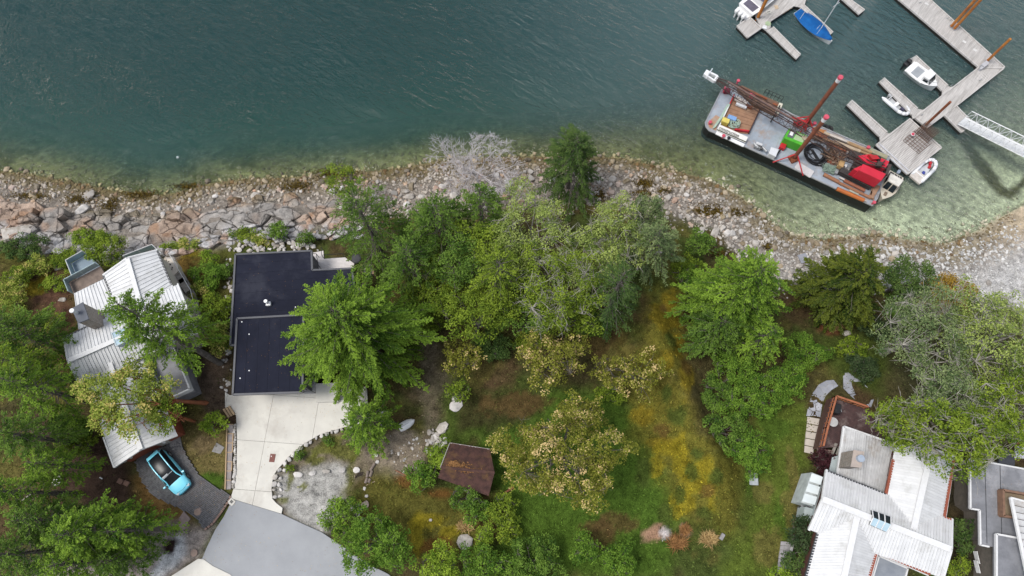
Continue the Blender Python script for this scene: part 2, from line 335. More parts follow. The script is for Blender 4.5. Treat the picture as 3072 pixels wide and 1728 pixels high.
for s in [(2380,1400,18,90),(2370,1540,24,60),(2300,1640,60,60),(2290,1480,30,40)]: spot(*s, (.125,.105,.032), .6, .7)
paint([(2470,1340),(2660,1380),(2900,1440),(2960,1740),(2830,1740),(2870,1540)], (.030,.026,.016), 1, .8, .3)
paint([(2430,1000),(2620,990),(2680,1080),(2640,1200),(2520,1140)], (.055,.075,.016), 1, .8, .8)
paint([(2660,960),(3100,900),(3100,1300),(2700,1250)], (.060,.058,.026), 1.2, 1.2, .6)
spot(1960,1600,38,26,(.28,.17,.11),.1); spot(1998,1604,18,18,(.45,.41,.40),0); spot(2056,1590,22,26,(.26,.15,.11),.1)
spot(2490,978,40,30,(.17,.07,.035),.1)
# beach, banks and sea bed
W_ = sstep(2, 30, X)
bw = 6.0 + 2.4 * fbm(X, Y, 7, 50) + 2 * sstep(-10, -30, X) - 1.0 * sstep(10, 22, X) + 8 * sstep(46, 62, X)
beach = sstep(.8, -.8, D - bw + (n2 - .5) * 3)
blend(beach * (D < 30), C(.20,.175,.15), 0)
blend(beach * sstep(3.4, .3, D + (n2 - .5) * 3), C(.13,.105,.055), 0)
blend(beach * sstep(3.4, .3, D + (n2 - .5) * 3) * sstep(14, 36, X) * .85, C(.27,.235,.175), 0)
blend(beach * sstep(50, 60, X) * sstep(5, 3, D), C(.42,.34,.24), 0)
blend(beach * sstep(2, 6, D) * sstep(20, 40, X), C(.40,.39,.38), 0)
sea = sstep(.4, -.8, D)
blend(sea, np.array([[.30,.29,.13]]) * (.75 + .6 * (n2[:, None] - .3)), 0)
blend(sea * sstep(20, 44, X), C(.66,.64,.48), 0)
blend(sea * sstep(.50, .62, fbm(X, Y, 4, 70)) * sstep(30, 10, X) * .8, C(.10,.105,.035), 0)
blend(sea * sstep(-4, -10, D) * sstep(30, 5, X), C(.06,.07,.045), 0)
paint([(2878,410),(2906,404),(2960,480),(3018,572),(3072,528),(3095,545),(3022,606),(2990,592),(2930,500)], (.060,.055,.010), .35, .35, 0, .9, z=-.6)  # gangway's shadow and reflection, painted as a dark stripe on the sea bed
for s in [(1930,548,26,16),(1930,580,26,16),(2130,635,50,20),(2210,640,16,12)]: spot(*s, (.13,.085,.015), 0)
rough = (1 - hardness) * sstep(-1, 1, D)
kn = pdist(X, Y, wpoly([(1960,870),(2040,880),(2070,1000),(2060,1180),(2140,1290),(2190,1400),(2210,1520),(2080,1560),(1990,1420),(1920,1330),(1900,1180),(1930,1000)])); Z = Z + sstep(-2.2, 1.4, kn) * (.2 + (fbm(X, Y, 2.0, 55) - .5) * 1.3)
Z = Z + rough * ((n2 - .5) * .5 + (n3 - .5) * .16) * (1 - .75 * beach) - hardness * .12
col *= 1.22; GROUND_M = attr_mat('ground_soil', .95, detail=.8, bump=.9, sc=1.5)
nx, ny = len(gx), len(gy)
I = np.arange(nx * ny).reshape(ny, nx)
F = np.stack([I[:-1, :-1].ravel(), I[:-1, 1:].ravel(), I[1:, 1:].ravel(), I[1:, :-1].ravel()], 1)
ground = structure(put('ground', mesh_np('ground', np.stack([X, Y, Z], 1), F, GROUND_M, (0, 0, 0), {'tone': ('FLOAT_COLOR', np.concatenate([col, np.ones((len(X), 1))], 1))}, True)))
def samp(arr, x, y):
    i = np.clip(np.searchsorted(gx, x), 0, nx - 1); j = np.clip(np.searchsorted(gy, y), 0, ny - 1); return arr[j * nx + i]
# ------------------------------------------------------------ WATER
wx = grid_axis(-68, 68, .62, 600, 20); wy = grid_axis(8, 66, .62, 600, 20); WX, WY = np.meshgrid(wx, wy); wX, wY = WX.ravel(), WY.ravel()
dep = np.maximum(0, -hgt(wX, wY)); op = 1 - np.exp(-(dep * (.80 - .20 * sstep(0, 40, wX))) ** 1.6)
lite = sstep(-10, 36, wX + (wY - 30) * .15)[:, None]
wc = np.array([[.0012,.0275,.0285]]) * (1 - lite) + np.array([[.036,.078,.085]]) * lite
gr = np.exp(-dep / 2.0)[:, None] * (1 - .8 * lite); gcol = np.array([[.026,.088,.058]]) * (1 - lite) + np.array([[.135,.170,.125]]) * lite; wc = wc * (1 - gr) + gcol * gr
m = bpy.data.materials.new('sea_water'); m.use_nodes = True; t, l = m.node_tree.nodes, m.node_tree.links; t.clear()
out = t.new('ShaderNodeOutputMaterial'); ac = t.new('ShaderNodeAttribute'); ac.attribute_name = 'tone'; ao = t.new('ShaderNodeAttribute'); ao.attribute_name = 'opacity'
geo = t.new('ShaderNodeNewGeometry')
def wave(rot, sx, sy, sc, det, dist):
    mp = t.new('ShaderNodeMapping'); mp.inputs['Rotation'].default_value = (0, 0, rot); mp.inputs['Scale'].default_value = (sx, sy, 1); mp.vector_type = 'TEXTURE'; l.new(geo.outputs['Position'], mp.inputs[0])
    n = N(t, 'ShaderNodeTexNoise', Scale=sc, Detail=det, Roughness=.6, Distortion=dist); l.new(mp.outputs[0], n.inputs['Vector']); return n.outputs['Fac']
w1, w2, w3 = wave(R_(-34), 2.3, .75, 1.15, 4, .5), wave(R_(-50), 1.4, .8, 3.2, 4, .4), wave(R_(-35), 2, 1, .10, 3, .3)
s1 = N(t, 'ShaderNodeMath', op='MULTIPLY_ADD'); l.new(w1, s1.inputs[0]); s1.inputs[1].default_value = 1.0; 
s2 = N(t, 'ShaderNodeMath', op='MULTIPLY'); l.new(w2, s2.inputs[0]); s2.inputs[1].default_value = .30; l.new(s2.outputs[0], s1.inputs[2])
bp = N(t, 'ShaderNodeBump', Strength=1.0, Distance=.8); l.new(s1.outputs[0], bp.inputs['Height'])
mr = N(t, 'ShaderNodeMapRange', From_Min=.35, From_Max=.65, To_Min=.45, To_Max=1.0); l.new(w3, mr.inputs[0]); l.new(mr.outputs[0], bp.inputs['Strength'])
df = t.new('ShaderNodeBsdfDiffuse'); l.new(ac.outputs['Color'], df.inputs[0])
tp = t.new('ShaderNodeBsdfTransparent'); tp.inputs[0].default_value = (.86,.94,.89,1)
bo = t.new('ShaderNodeMixShader'); l.new(ao.outputs['Fac'], bo.inputs[0]); l.new(tp.outputs[0], bo.inputs[1]); l.new(df.outputs[0], bo.inputs[2])
gl = N(t, 'ShaderNodeBsdfGlossy', Roughness=.06); l.new(bp.outputs[0], gl.inputs['Normal'])
fr = N(t, 'ShaderNodeFresnel', IOR=1.34); l.new(bp.outputs[0], fr.inputs['Normal'])
mx = t.new('ShaderNodeMixShader'); l.new(fr.outputs[0], mx.inputs[0]); l.new(bo.outputs[0], mx.inputs[1]); l.new(gl.outputs[0], mx.inputs[2]); l.new(mx.outputs[0], out.inputs[0])
nxw, nyw = len(wx), len(wy); I = np.arange(nxw * nyw).reshape(nyw, nxw)
F = np.stack([I[:-1, :-1].ravel(), I[:-1, 1:].ravel(), I[1:, 1:].ravel(), I[1:, :-1].ravel()], 1)
water = structure(put('water', mesh_np('water', np.stack([wX, wY, 0 * wX], 1), F, m, (0, 0, 0), {'tone': ('FLOAT_COLOR', np.concatenate([wc, np.ones((len(wX), 1))], 1)), 'opacity': ('FLOAT', op)}, True)))
# ------------------------------------------------------------ HARD SURFACES
def clip_half(P, px, py, nx_, ny_):
    r = []; n = len(P)
    for i in range(n):
        a, b = P[i], P[(i + 1) % n]; da = (a[0] - px) * nx_ + (a[1] - py) * ny_; db = (b[0] - px) * nx_ + (b[1] - py) * ny_
        if da <= 0: r.append(a)
        if (da < 0 < db) or (db < 0 < da): t_ = da / (da - db); r.append((a[0] + (b[0] - a[0]) * t_, a[1] + (b[1] - a[1]) * t_))
    return r
def clip_convex(P, Cx):
    Cx = ccw(Cx)
    for i in range(len(Cx)):
        a, b = Cx[i], Cx[(i + 1) % len(Cx)]; P = clip_half(P, a[0], a[1], b[1] - a[1], -(b[0] - a[0]))
        if len(P) < 3: return []
    return P
def drape_slab(name, P, dz, mat, parent=None, kind=None, cuts=2, thick=.3, label=None):
    bm = bmesh.new(); o3 = ORG[parent.name] if parent is not None else Vector((0, 0, 0))
    vs = [bm.verts.new((x, y, 0)) for x, y in ccw(P)]; f = bm.faces.new(vs); bmesh.ops.triangulate(bm, faces=[f])
    for _ in range(cuts): bmesh.ops.subdivide_edges(bm, edges=[e for e in bm.edges if e.calc_length() > 1.2], cuts=1, use_grid_fill=True)
    bmesh.ops.triangulate(bm, faces=bm.faces)
    xs = np.array([v.co.x for v in bm.verts]); ys = np.array([v.co.y for v in bm.verts]); zs = hgt(xs, ys)
    for v, z in zip(bm.verts, zs): v.co.z = z + dz
    r = bmesh.ops.extrude_face_region(bm, geom=list(bm.faces)); 
    for v in [g for g in r['geom'] if isinstance(g, bmesh.types.BMVert)]: v.co.z -= thick
    bmesh.ops.recalc_face_normals(bm, faces=bm.faces)
    for v in bm.verts: v.co -= o3
    me = bpy.data.meshes.new(name); bm.to_mesh(me); bm.free(); me.materials.append(mat)
    return put(name, me, parent, None, kind, label)
def voro(sites, i, gap, size, k=14):
    s = sites[i]; P = [(s[0] - size, s[1] - size), (s[0] + size, s[1] - size), (s[0] + size, s[1] + size), (s[0] - size, s[1] + size)]
    d = np.hypot(sites[:, 0] - s[0], sites[:, 1] - s[1])
    for j in np.argsort(d)[1:k]:
        if d[j] > 2.9 * size: break
        q = sites[j]; nx_, ny_ = (q - s) / d[j]; mxp = (q + s) / 2; P = clip_half(P, mxp[0] - nx_ * gap, mxp[1] - ny_ * gap, nx_, ny_)
        if len(P) < 3: return []
    return P
CONC = M('concrete_pale', (.66,.64,.58), (.58,.56,.51), .85, .6, .15, c3=(.50,.47,.42), bsc=14)
ASPH = M('asphalt', (.335,.345,.36), (.295,.305,.32), .9, .45, .35, c3=(.285,.295,.31), bsc=22)
drv = structure(put('driveway', bpy.data.meshes.new('driveway')))
Pd = wpoly(DRIVE); rot = R_(-4); ox, oy = Pd[0]
for a in range(-2, 8):
    for b in range(-6, 3):
        s = 4.3; g = .012
        q = [(a * s + g, b * s + g), (a * s + s - g, b * s + g), (a * s + s - g, b * s + s - g), (a * s + g, b * s + s - g)]
        q = [(ox + u * math.cos(rot) - v * math.sin(rot) + .3, oy + u * math.sin(rot) + v * math.cos(rot)) for u, v in q]
        c = clip_convex(Pd, q)
        if len(c) > 2 and abs(area2(c)) > .15: drape_slab('concrete_slab', c, .07, CONC, drv)
road = structure(drape_slab('road', wpoly(ROAD), .05, ASPH, cuts=4))
structure(drape_slab('footpath', wpoly(APRON), .11, CONC, cuts=3))
# brick pavers of the left drive, laid in a herringbone-like bond
pav = structure(put('paved_drive', bpy.data.meshes.new('paved_drive')))
Pp = wpoly(PAVER); mb = MB(); bb = np.array(Pp); rt = R_(-32); cx0, cy0 = bb.mean(0)
for i in range(-34, 35):
    for j in range(-62, 63):
        u, v = i * .27 + (.135 if j % 2 else 0), j * .135; x, y = cx0 + u * math.cos(rt) - v * math.sin(rt), cy0 + u * math.sin(rt) + v * math.cos(rt)
        if abs(x - cx0) < 7 and abs(y - cy0) < 7: mb.v.append((x, y, 0))
cand = np.array(mb.v); keep = pdist(cand[:, 0], cand[:, 1], Pp) > .03; cand = cand[keep]; cz = hgt(cand[:, 0], cand[:, 1]); mb = MB()
for (x, y, _), z in zip(cand, cz):
    mb.box((x, y, z + .02 + random.uniform(-.006, .006)), .255, .12, .1, rt)
obj('paver', mb, M('paver_brick', (.155,.152,.155), (.085,.084,.088), .85, 5.0, .2, c3=(.12,.10,.095), thr=(.4,.6)), pav, kind='stuff', fix=False)
mbb = MB(); BR = M('brown_brick', (.30,.20,.16), (.18,.12,.10), .85, 6)
edge = [(692,1486),(690,1497),(668,1531),(640,1569),(613,1590)]
for a, b in zip(edge[:-1], edge[1:]):
    p, q = G(*a, .06), G(*b, .06); n_ = max(1, int((q - p).length / .24))
    for k in range(n_):
        c0 = p.lerp(q, (k + .5) / n_); mbb.box((c0.x, c0.y, c0.z + random.uniform(-.01,.01)), .225, .16, .14, math.atan2(q.y - p.y, q.x - p.x))
obj('edging_brick', mbb, BR, pav, kind='stuff')
for q in ([(536,1558),(552,1534),(572,1556),(562,1570)], [(584,1530),(600,1522),(607,1532),(600,1545),(588,1545)], [(552,1550),(570,1553),(555,1590),(538,1580)]):
    drape_slab('paving_slab', wpoly(q), .075, M('reddish_concrete', (.31,.24,.215), (.24,.18,.16), .9, 3), pav)
for q, mt in (([(508,1320),(540,1308),(546,1340),(513,1354)], M('grey_slab', (.30,.29,.28), (.22,.21,.2), .9, 3)), ([(636,1355),(650,1328),(674,1342),(662,1362)], M('grey_slab', (.3,.29,.28)))):
    drape_slab('paving_slab', wpoly(q), .07, mt, pav)
# ------------------------------------------------------------ STONES
def hull_mesh(n, sx, sy, sz, seed, low=False):
    r = np.random.default_rng(seed); p = r.normal(size=(n, 3)); p /= np.linalg.norm(p, axis=1)[:, None]; p = np.sign(p) * np.abs(p) ** .72; p *= r.uniform(.82, 1.0, (n, 1)); p *= (sx, sy, sz)
    bm = bmesh.new(); [bm.verts.new(q) for q in p]; bmesh.ops.convex_hull(bm, input=bm.verts)
    for v in [v for v in bm.verts if not v.link_faces]: bm.verts.remove(v)
    if not low: bmesh.ops.dissolve_limit(bm, angle_limit=R_(9), verts=bm.verts, edges=bm.edges); bmesh.ops.triangulate(bm, faces=bm.faces)
    bm.verts.index_update(); V = np.array([v.co[:] for v in bm.verts]); F_ = np.array([[v.index for v in f.verts] for f in bm.faces]); bm.free(); return V, F_
def stone_mat(name, c1, c2, c3, vary=.25, sc=1.6): return M(name, c1, c2, .9, sc, .5, vary=vary, c3=c3, bsc=5)
ST_GREY = stone_mat('stone_grey', (.47,.44,.40), (.33,.30,.27), (.25,.22,.18))
ST_TAN = stone_mat('stone_tan', (.36,.30,.22), (.24,.19,.12), (.15,.12,.06))
ST_PINK = stone_mat('stone_pink', (.46,.36,.30), (.34,.28,.25), (.44,.27,.18), .2, .5)
ST_PALE = stone_mat('stone_pale', (.60,.57,.54), (.44,.42,.40), (.34,.33,.32), .18)
ST_DARK = stone_mat('stone_dark', (.22,.19,.15), (.12,.10,.07), (.08,.06,.03))
VAR = {}
for mt in (ST_GREY, ST_TAN, ST_PINK, ST_PALE, ST_DARK):
    VAR[mt.name] = []
    for k in range(7):
        V, F_ = hull_mesh(34, 1, random.uniform(.62,.95), random.uniform(.5,.75), 100 + k); VAR[mt.name].append(mesh_np('stone', V, F_, mt, (0, 0, 0)))
def stone(loc, r, mt, parent, rz=None, name='stone', fl=1.0):
    o = link(bpy.data.objects.new(name, random.choice(VAR[mt.name]))); o.parent = parent; o.location = Vector(loc) - ORG[parent.name]
    o.scale = (r, r * random.uniform(.85, 1.1), r * random.uniform(.8, 1.1) * fl); o.rotation_euler = (random.uniform(-.3,.3), random.uniform(-.3,.3), random.uniform(0, 6.28) if rz is None else rz); return o
def rock(px, py, rpx, mt, label, group=None, el=1.0, rz=0.0, fl=.8, name='boulder', dz=0):
    p = G(px, py); q = mpp(py, p.z); r = rpx * q; o = link(bpy.data.objects.new(name, random.choice(VAR[mt.name]))); o.location = p + Vector((0, 0, r * .25 * fl + dz))
    o.scale = (r * el, r, r * fl); o.rotation_euler = (random.uniform(-.15,.15), random.uniform(-.15,.15), rz); o['label'] = label; o['category'] = 'rock'
    if group: o['group'] = group
    return o
beach_o = structure(put('beach', bpy.data.meshes.new('beach')))
# big stones one by one, small shingle joined
cnt = 0; placed = []
def far_enough(x, y, r):
    for (a, b, c) in placed:
        if (a - x) ** 2 + (b - y) ** 2 < (.72 * (r + c)) ** 2: return False
    return True
cands = []
for k in range(9000):
    x = random.uniform(-58, 62); y = float(np.interp(x, shx, shy)) - random.uniform(-.6, 10); cands.append((x, y))
ca = np.array(cands); cd = sdist(ca[:, 0], ca[:, 1]); cb = samp(bw, ca[:, 0], ca[:, 1])
for (x, y), d, b in zip(cands, cd, cb):
    if cnt >= 290: break
    if d < -.5 or d > b + .4 or (x < -19 and d > 3.2): continue
    if x > 42 and random.random() < .8: continue
    r = random.choice([.28,.32,.36,.42,.5]) * (1.2 if d > 2.5 else .9)
    if not far_enough(x, y, r): continue
    placed.append((x, y, r)); cnt += 1
    mt = (ST_TAN if random.random() < .8 else ST_DARK) if d < 1.6 else random.choice([ST_GREY, ST_GREY, ST_PINK, ST_PALE, ST_TAN] if x < 20 else [ST_GREY, ST_PALE, ST_PALE, ST_GREY, ST_TAN])
    stone((x, y, hz(x, y) + r * .22), r, mt, beach_o)
lowv = [hull_mesh(13, 1, random.uniform(.65,.95), .62, 300 + k, True) for k in range(12)]
ns = 40000; x = rng.uniform(-66, 68, ns); y = np.interp(x, shx, shy) - rng.uniform(-2.6, 15, ns) ; d = sdist(x, y); b = samp(bw, x, y)
k = (d > -2.2) & (d < b + .6 + rng.normal(0, .5, ns)) & (rng.random(ns) < np.where(d < 0, np.exp(d * .9), 1)) & (rng.random(ns) < np.where(x < -19, np.clip(1.45 - d / 3.4, 0.07, 1), 1))
k &= ~((x > 56) & (d < 3) & (rng.random(ns) < .93))
x, y, d = x[k], y[k], d[k]; z = samp(Z, x, y); r = np.clip(rng.lognormal(math.log(.135), .48, len(x)), .06, .34) * (1 - .35 * sstep(40, 60, x))
VV, FF, CC = [], [], []; base = 0
for i in range(len(x)):
    V, F_ = lowv[i % 12]; a = rng.uniform(0, 6.28); ca_, sa = math.cos(a), math.sin(a); v = V * r[i]
    VV.append(np.stack([v[:, 0] * ca_ - v[:, 1] * sa + x[i], v[:, 0] * sa + v[:, 1] * ca_ + y[i], v[:, 2] + z[i] + r[i] * .2], 1)); FF.append(F_ + base); base += len(V)
    wet = float(sstep(1.9, .3, d[i] + rng.normal(0, .45)))
    c = np.array([.45,.40,.345]) * (1 - wet) + np.array([.20,.16,.09]) * wet; u = rng.random()
    if u < .15: c = c * np.array([.95,.78,.66])
    if d[i] < 0: c = np.array([.34,.30,.17]) if x[i] < 22 else np.array([.52,.48,.36])
    if x[i] > 12 and wet < .5: f_ = float(sstep(12, 45, x[i])); c = c * (1 - f_) + np.array([.56,.55,.53]) * f_
    CC.append(np.repeat((np.append(c * rng.uniform(.55, 1.15), 1))[None], len(V), 0))
put('shore_stones', mesh_np('shore_stones', np.concatenate(VV), np.concatenate(FF), attr_mat('shore_stone', .9, detail=.35, bump=.3, sc=3), (0, 0, 0), {'tone': ('FLOAT_COLOR', np.concatenate(CC))}), beach_o, kind='stuff')
# fractured bedrock ledges on the left shore
bed = structure(put('bedrock', bpy.data.meshes.new('bedrock')))
sites = []; AX = 1.75; SHR = -.25
for k in range(9500):
    x = random.uniform(-70, -7); d_ = random.uniform(.6, 13); y = float(np.interp(x, shx, shy)) - d_
    if k < 700: d_ = random.uniform(3.9, 7.2); y = float(np.interp(x, shx, shy)) - d_
    big = random.choice([1.7,2.2,2.6]) if k < 700 and random.random() < .5 else random.choice([.5,.8,1.3,1.9,2.2]) if 3.6 < d_ < 7.4 else random.choice([.38,.5,.7,1.0])
    if x > -20: big *= .75
    u, v = (x + SHR * y) / AX, y
    if all((u - a) ** 2 + (v - b) ** 2 > (.60 * (big + c)) ** 2 for a, b, c in sites): sites.append((u, v, big))
sa_ = np.array(sites); uv = sa_[:, :2]; xy = np.stack([uv[:, 0] * AX - SHR * uv[:, 1], uv[:, 1]], 1); sdb = sdist(xy[:, 0], xy[:, 1])
BEDM = attr_mat('bedrock_stone', .9, detail=.42, bump=.9, sc=1.1, crack=.6)
nb_ = 0
for i in np.argsort(sdb):
    lim = 9.3 if xy[i][0] < -14 else 8.2
    if sdb[i] < 2.6 + 1.0 * vnoise(xy[i][0], 0, 5, 3) or sdb[i] > lim or xy[i][0] > -16 or nb_ > 295: continue
    P = voro(uv, i, .014 + .03 * random.random(), 4.6, 34)
    if len(P) < 3: continue
    P = ccw([(a * AX - SHR * b, b) for a, b in P]); c = np.mean(P, 0); h0 = hz(*c); tx, ty = random.uniform(-.22,.22), random.uniform(-.1,.26); up = random.choice([.05,.15,.3,.5,.85]) * random.uniform(.8,1.2); nb_ += 1
    pts = []
    for a, b2 in zip(P, P[1:] + P[:1]):
        a, b2 = np.array(a), np.array(b2); L_ = np.hypot(*(b2 - a)); ns_ = max(1, int(L_ / .3))
        for q in range(ns_): pts.append(a + (b2 - a) * q / ns_ + (0 if q == 0 else 1) * np.array([random.uniform(-.06,.06), random.uniform(-.06,.06)]))
    rings = [(1.0, -.8), (.993, up * .5), (.965, up * .92), (.88, up), (.70, up + .02), (.5, up + .04), (.3, up + .05), (.12, up + .05)]; n_ = len(pts); V = []
    for sc_, dz in rings:
        for q in pts:
            X_, Y_ = c[0] + (q[0] - c[0]) * sc_, c[1] + (q[1] - c[1]) * sc_
            V.append((X_, Y_, h0 + dz + (X_ - c[0]) * tx - (Y_ - c[1]) * ty))
    V.append((c[0], c[1], h0 + up + .06)); V = np.array(V); k_ = len(V)
    V[n_:, 2] += (fbm(V[n_:, 0], V[n_:, 1], 1.5, 90, 4) - .5) * 1.05; F_ = []
    for kk in range(len(rings) - 1):
        for q in range(n_): q2 = (q + 1) % n_; F_ += [(kk * n_ + q, kk * n_ + q2, (kk + 1) * n_ + q2), (kk * n_ + q, (kk + 1) * n_ + q2, (kk + 1) * n_ + q)]
    e_ = (len(rings) - 1) * n_
    for q in range(n_): F_.append((e_ + q, e_ + (q + 1) % n_, k_ - 1))
    dd = sdist(V[:, 0], V[:, 1]); na, nb2 = fbm(V[:, 0], V[:, 1], 5, 61, 3), fbm(V[:, 0], V[:, 1], 1.6, 62, 3)
    pk = (sstep(.40, .56, na) * sstep(8, 6.2, dd))[:, None]; wh = sstep(6.6, 8.2, dd + (nb2 - .5) * 3)[:, None]; og = (sstep(.56, .68, nb2) * sstep(.35, .5, na))[:, None]
    cc = np.array([[.36,.335,.31]]) * (1 - pk) + np.array([[.44,.335,.265]]) * pk; cc = cc * (1 - wh) + np.array([[.50,.485,.48]]) * wh; cc = cc * (1 - og * .7) + np.array([[.40,.235,.14]]) * og * .7
    lo = sstep(4.2, 2.6, dd + (nb2 - .5) * 2)[:, None]; cc = cc * (1 - lo * .7) + np.array([[.20,.155,.085]]) * lo * .7; cc = cc * random.uniform(.82, 1.1)
    put('ledge_rock', mesh_np('ledge_rock', V, np.array(F_), BEDM, (0, 0, 0), {'tone': ('FLOAT_COLOR', np.concatenate([cc, np.ones((k_, 1))], 1))}, False), bed)
# ============================================================ VEGETATION
def unit(a): return a / (np.linalg.norm(a, axis=1)[:, None] + 1e-9)
def leaf_quads(P, Dv, Nv, L, Wd):
    Dv = unit(Dv); Sv = unit(np.cross(Dv, Nv)); n = len(P); L = np.broadcast_to(L, n)[:, None]; Wd = np.broadcast_to(Wd, n)[:, None]
    V = np.stack([P - Dv * L / 2, P + Sv * Wd / 2, P + Dv * L / 2, P - Sv * Wd / 2], 1).reshape(-1, 3); return V, np.arange(4 * n).reshape(n, 4)
def tubes(segs, n=5):      # segs: list of (p, q, r1, r2)
    V = []; F_ = []; b = 0
    for p, q, r1, r2 in segs:
        p, q = np.array(p, float), np.array(q, float); d = q - p; L_ = np.linalg.norm(d)
        if L_ < 1e-5: continue
        d /= L_; up = np.array([0, 0, 1.0]) if abs(d[2]) < .9 else np.array([1.0, 0, 0]); a = np.cross(d, up); a /= np.linalg.norm(a); c = np.cross(a, d)
        for (o, r) in ((p, r1), (q, r2)):
            for i in range(n): t_ = 2 * math.pi * i / n; V.append(o + (a * math.cos(t_) + c * math.sin(t_)) * r)
        for i in range(n): F_.append((b + i, b + (i + 1) % n, b + n + (i + 1) % n, b + n + i))
        b += 2 * n
    return np.array(V), np.array(F_)
def crown_put(t_, P, Dv, Nv, L, Wd, tint, key):
    V, F_ = leaf_quads(P, Dv, Nv, L, Wd); put('crown', mesh_np('crown', V, F_, LEAF[key], ORG[t_.name], {'tint': ('FLOAT', np.repeat(np.clip(tint, 0, 1), 4))}), t_)
def wood_put(t_, segs, mat, name='trunk', n=5):
    V, F_ = tubes(segs, n); put(name, mesh_np(name, V, F_, mat, ORG[t_.name], smooth=True), t_)
def fir(px, py, rx, ry, hc, key, label, group='conifers around the houses', dens=1.0, lean=(0, 0), bark=BARK, loose=.0, name='fir_tree', H=None, base=None, leaf=1.0, seed=None):
    dens *= 1.3
    g = G(px, py); zc = g.z + hc; c = at(px, py, zc); q = mpp(py, zc); gz = hz(c.x, c.y)
    bx, by = (c.x, c.y) if base is None else (G(*base).x, G(*base).y)
    gz = hz(bx, by); Rx, Ry = rx * q * 1.22, ry * q * 1.22; H = H or hc * 1.45; rg = np.random.default_rng(int(px * 7 + py) if seed is None else seed)
    t_ = thing(name, label, 'tree', (bx, by, gz), group); Rm = (Rx + Ry) / 2
    top = np.array([c.x + (c.x - bx) * .2 + lean[0], c.y + (c.y - by) * .2 + lean[1], gz + H]); bot = np.array([bx, by, gz - .4])
    mid = np.array([c.x, c.y, gz + H * .55])
    def trunk(h): 
        f = np.clip((h - gz + .4) / (H + .4), 0, 1); return (bot * (1 - f) ** 2 + 2 * (mid * 2 - .5 * (top + bot)) * f * (1 - f) * .5 + 2 * ((top + bot) / 2) * f * (1 - f) * .5 + top * f * f)
    h0 = gz + max(1.2, H - 1.35 * (H - hc) * 1.8 if H - hc > 0 else 1.2); h0 = min(h0, gz + hc * .45)
    segs = []; pr = .045 + .022 * H; prev = bot
    for k in range(1, 11): cur = trunk(gz + H * k / 10); segs.append((prev, cur, pr * (1 - .092 * (k - 1)), pr * (1 - .092 * k))); prev = cur
    nb = int((34 + 17 * Rm) * (1 - .35 * loose)); Ps, Ds, Ns, Ts, Ls = [], [], [], [], []
    lob = rg.uniform(.62, 1.12, 9)
    for i in range(nb):
        u = (i + rg.random()) / nb; h = h0 + (gz + H - h0) * u ** .85; az = i * 2.39996 + rg.normal(0, .25); la = .5 * lob[int((az % 6.283) / 6.284 * 9)] + .5
        Rr = 1 / math.sqrt((math.cos(az) / Rx) ** 2 + (math.sin(az) / Ry) ** 2); Lb = Rr * ((1 - u) ** .62) * la * rg.uniform(.72, 1.1) * (1.0 if u > .12 else .85) + .25
        dr = np.array([math.cos(az), math.sin(az), 0]); el = -.18 + .75 * u + rg.normal(0, .06); p0 = trunk(h)
        dead = rg.random() < .12 + .3 * loose
        cv = lambda s: p0 + dr * (Lb * s)[:, None] + np.array([0, 0, 1.0]) * (el * Lb * s - .22 * Lb * s * s)[:, None] + np.cross(dr, [0, 0, 1.0]) * (bend * Lb * s * s)[:, None]
        bend = rg.normal(0, .12); ss = np.linspace(0, 1, 5); pc = cv(ss); rb = .012 + .009 * Lb
        for k in range(4): segs.append((pc[k], pc[k + 1], rb * (1 - .23 * k), rb * (1 - .23 * (k + 1))))
        if dead: 
            if rg.random() < .7: continue
        nsp = max(4, int(Lb * 6.5 * dens * (1 - .4 * loose)))
        sp = rg.uniform(.16 if u > .5 else .3, 1, nsp); side = rg.choice([-1, 1], nsp); ls = (.30 * Lb * (1 - sp) ** .8 + .22) * rg.uniform(.6, 1.15, nsp); ang = side * rg.uniform(.55, 1.15, nsp) * (1 - .45 * sp)
        sd_ = np.stack([dr[0] * np.cos(ang) - dr[1] * np.sin(ang), dr[0] * np.sin(ang) + dr[1] * np.cos(ang), el - .44 * sp + rg.normal(-.05, .12, nsp)], 1); sd_ = unit(sd_); so_ = cv(sp)
        nl = np.maximum(2, (ls / .075 * dens).astype(int)); idx = np.repeat(np.arange(nsp), nl); f = rg.random(len(idx)) ** .8
        P = so_[idx] + sd_[idx] * (ls[idx] * f)[:, None] + rg.normal(0, .045, (len(idx), 3)); P[:, 2] -= .10 * f * ls[idx]
        Ps.append(P); Ds.append(sd_[idx] + rg.normal(0, .45, (len(idx), 3))); Ns.append(np.array([0, 0, 1.0]) + rg.normal(0, .45, (len(idx), 3)))
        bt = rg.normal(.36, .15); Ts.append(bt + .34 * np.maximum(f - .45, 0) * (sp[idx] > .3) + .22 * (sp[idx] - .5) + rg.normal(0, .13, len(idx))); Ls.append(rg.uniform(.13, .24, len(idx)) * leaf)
    L = np.concatenate(Ls); crown_put(t_, np.concatenate(Ps), np.concatenate(Ds), np.concatenate(Ns), L, L * .42, np.concatenate(Ts), key); wood_put(t_, segs, bark); return t_
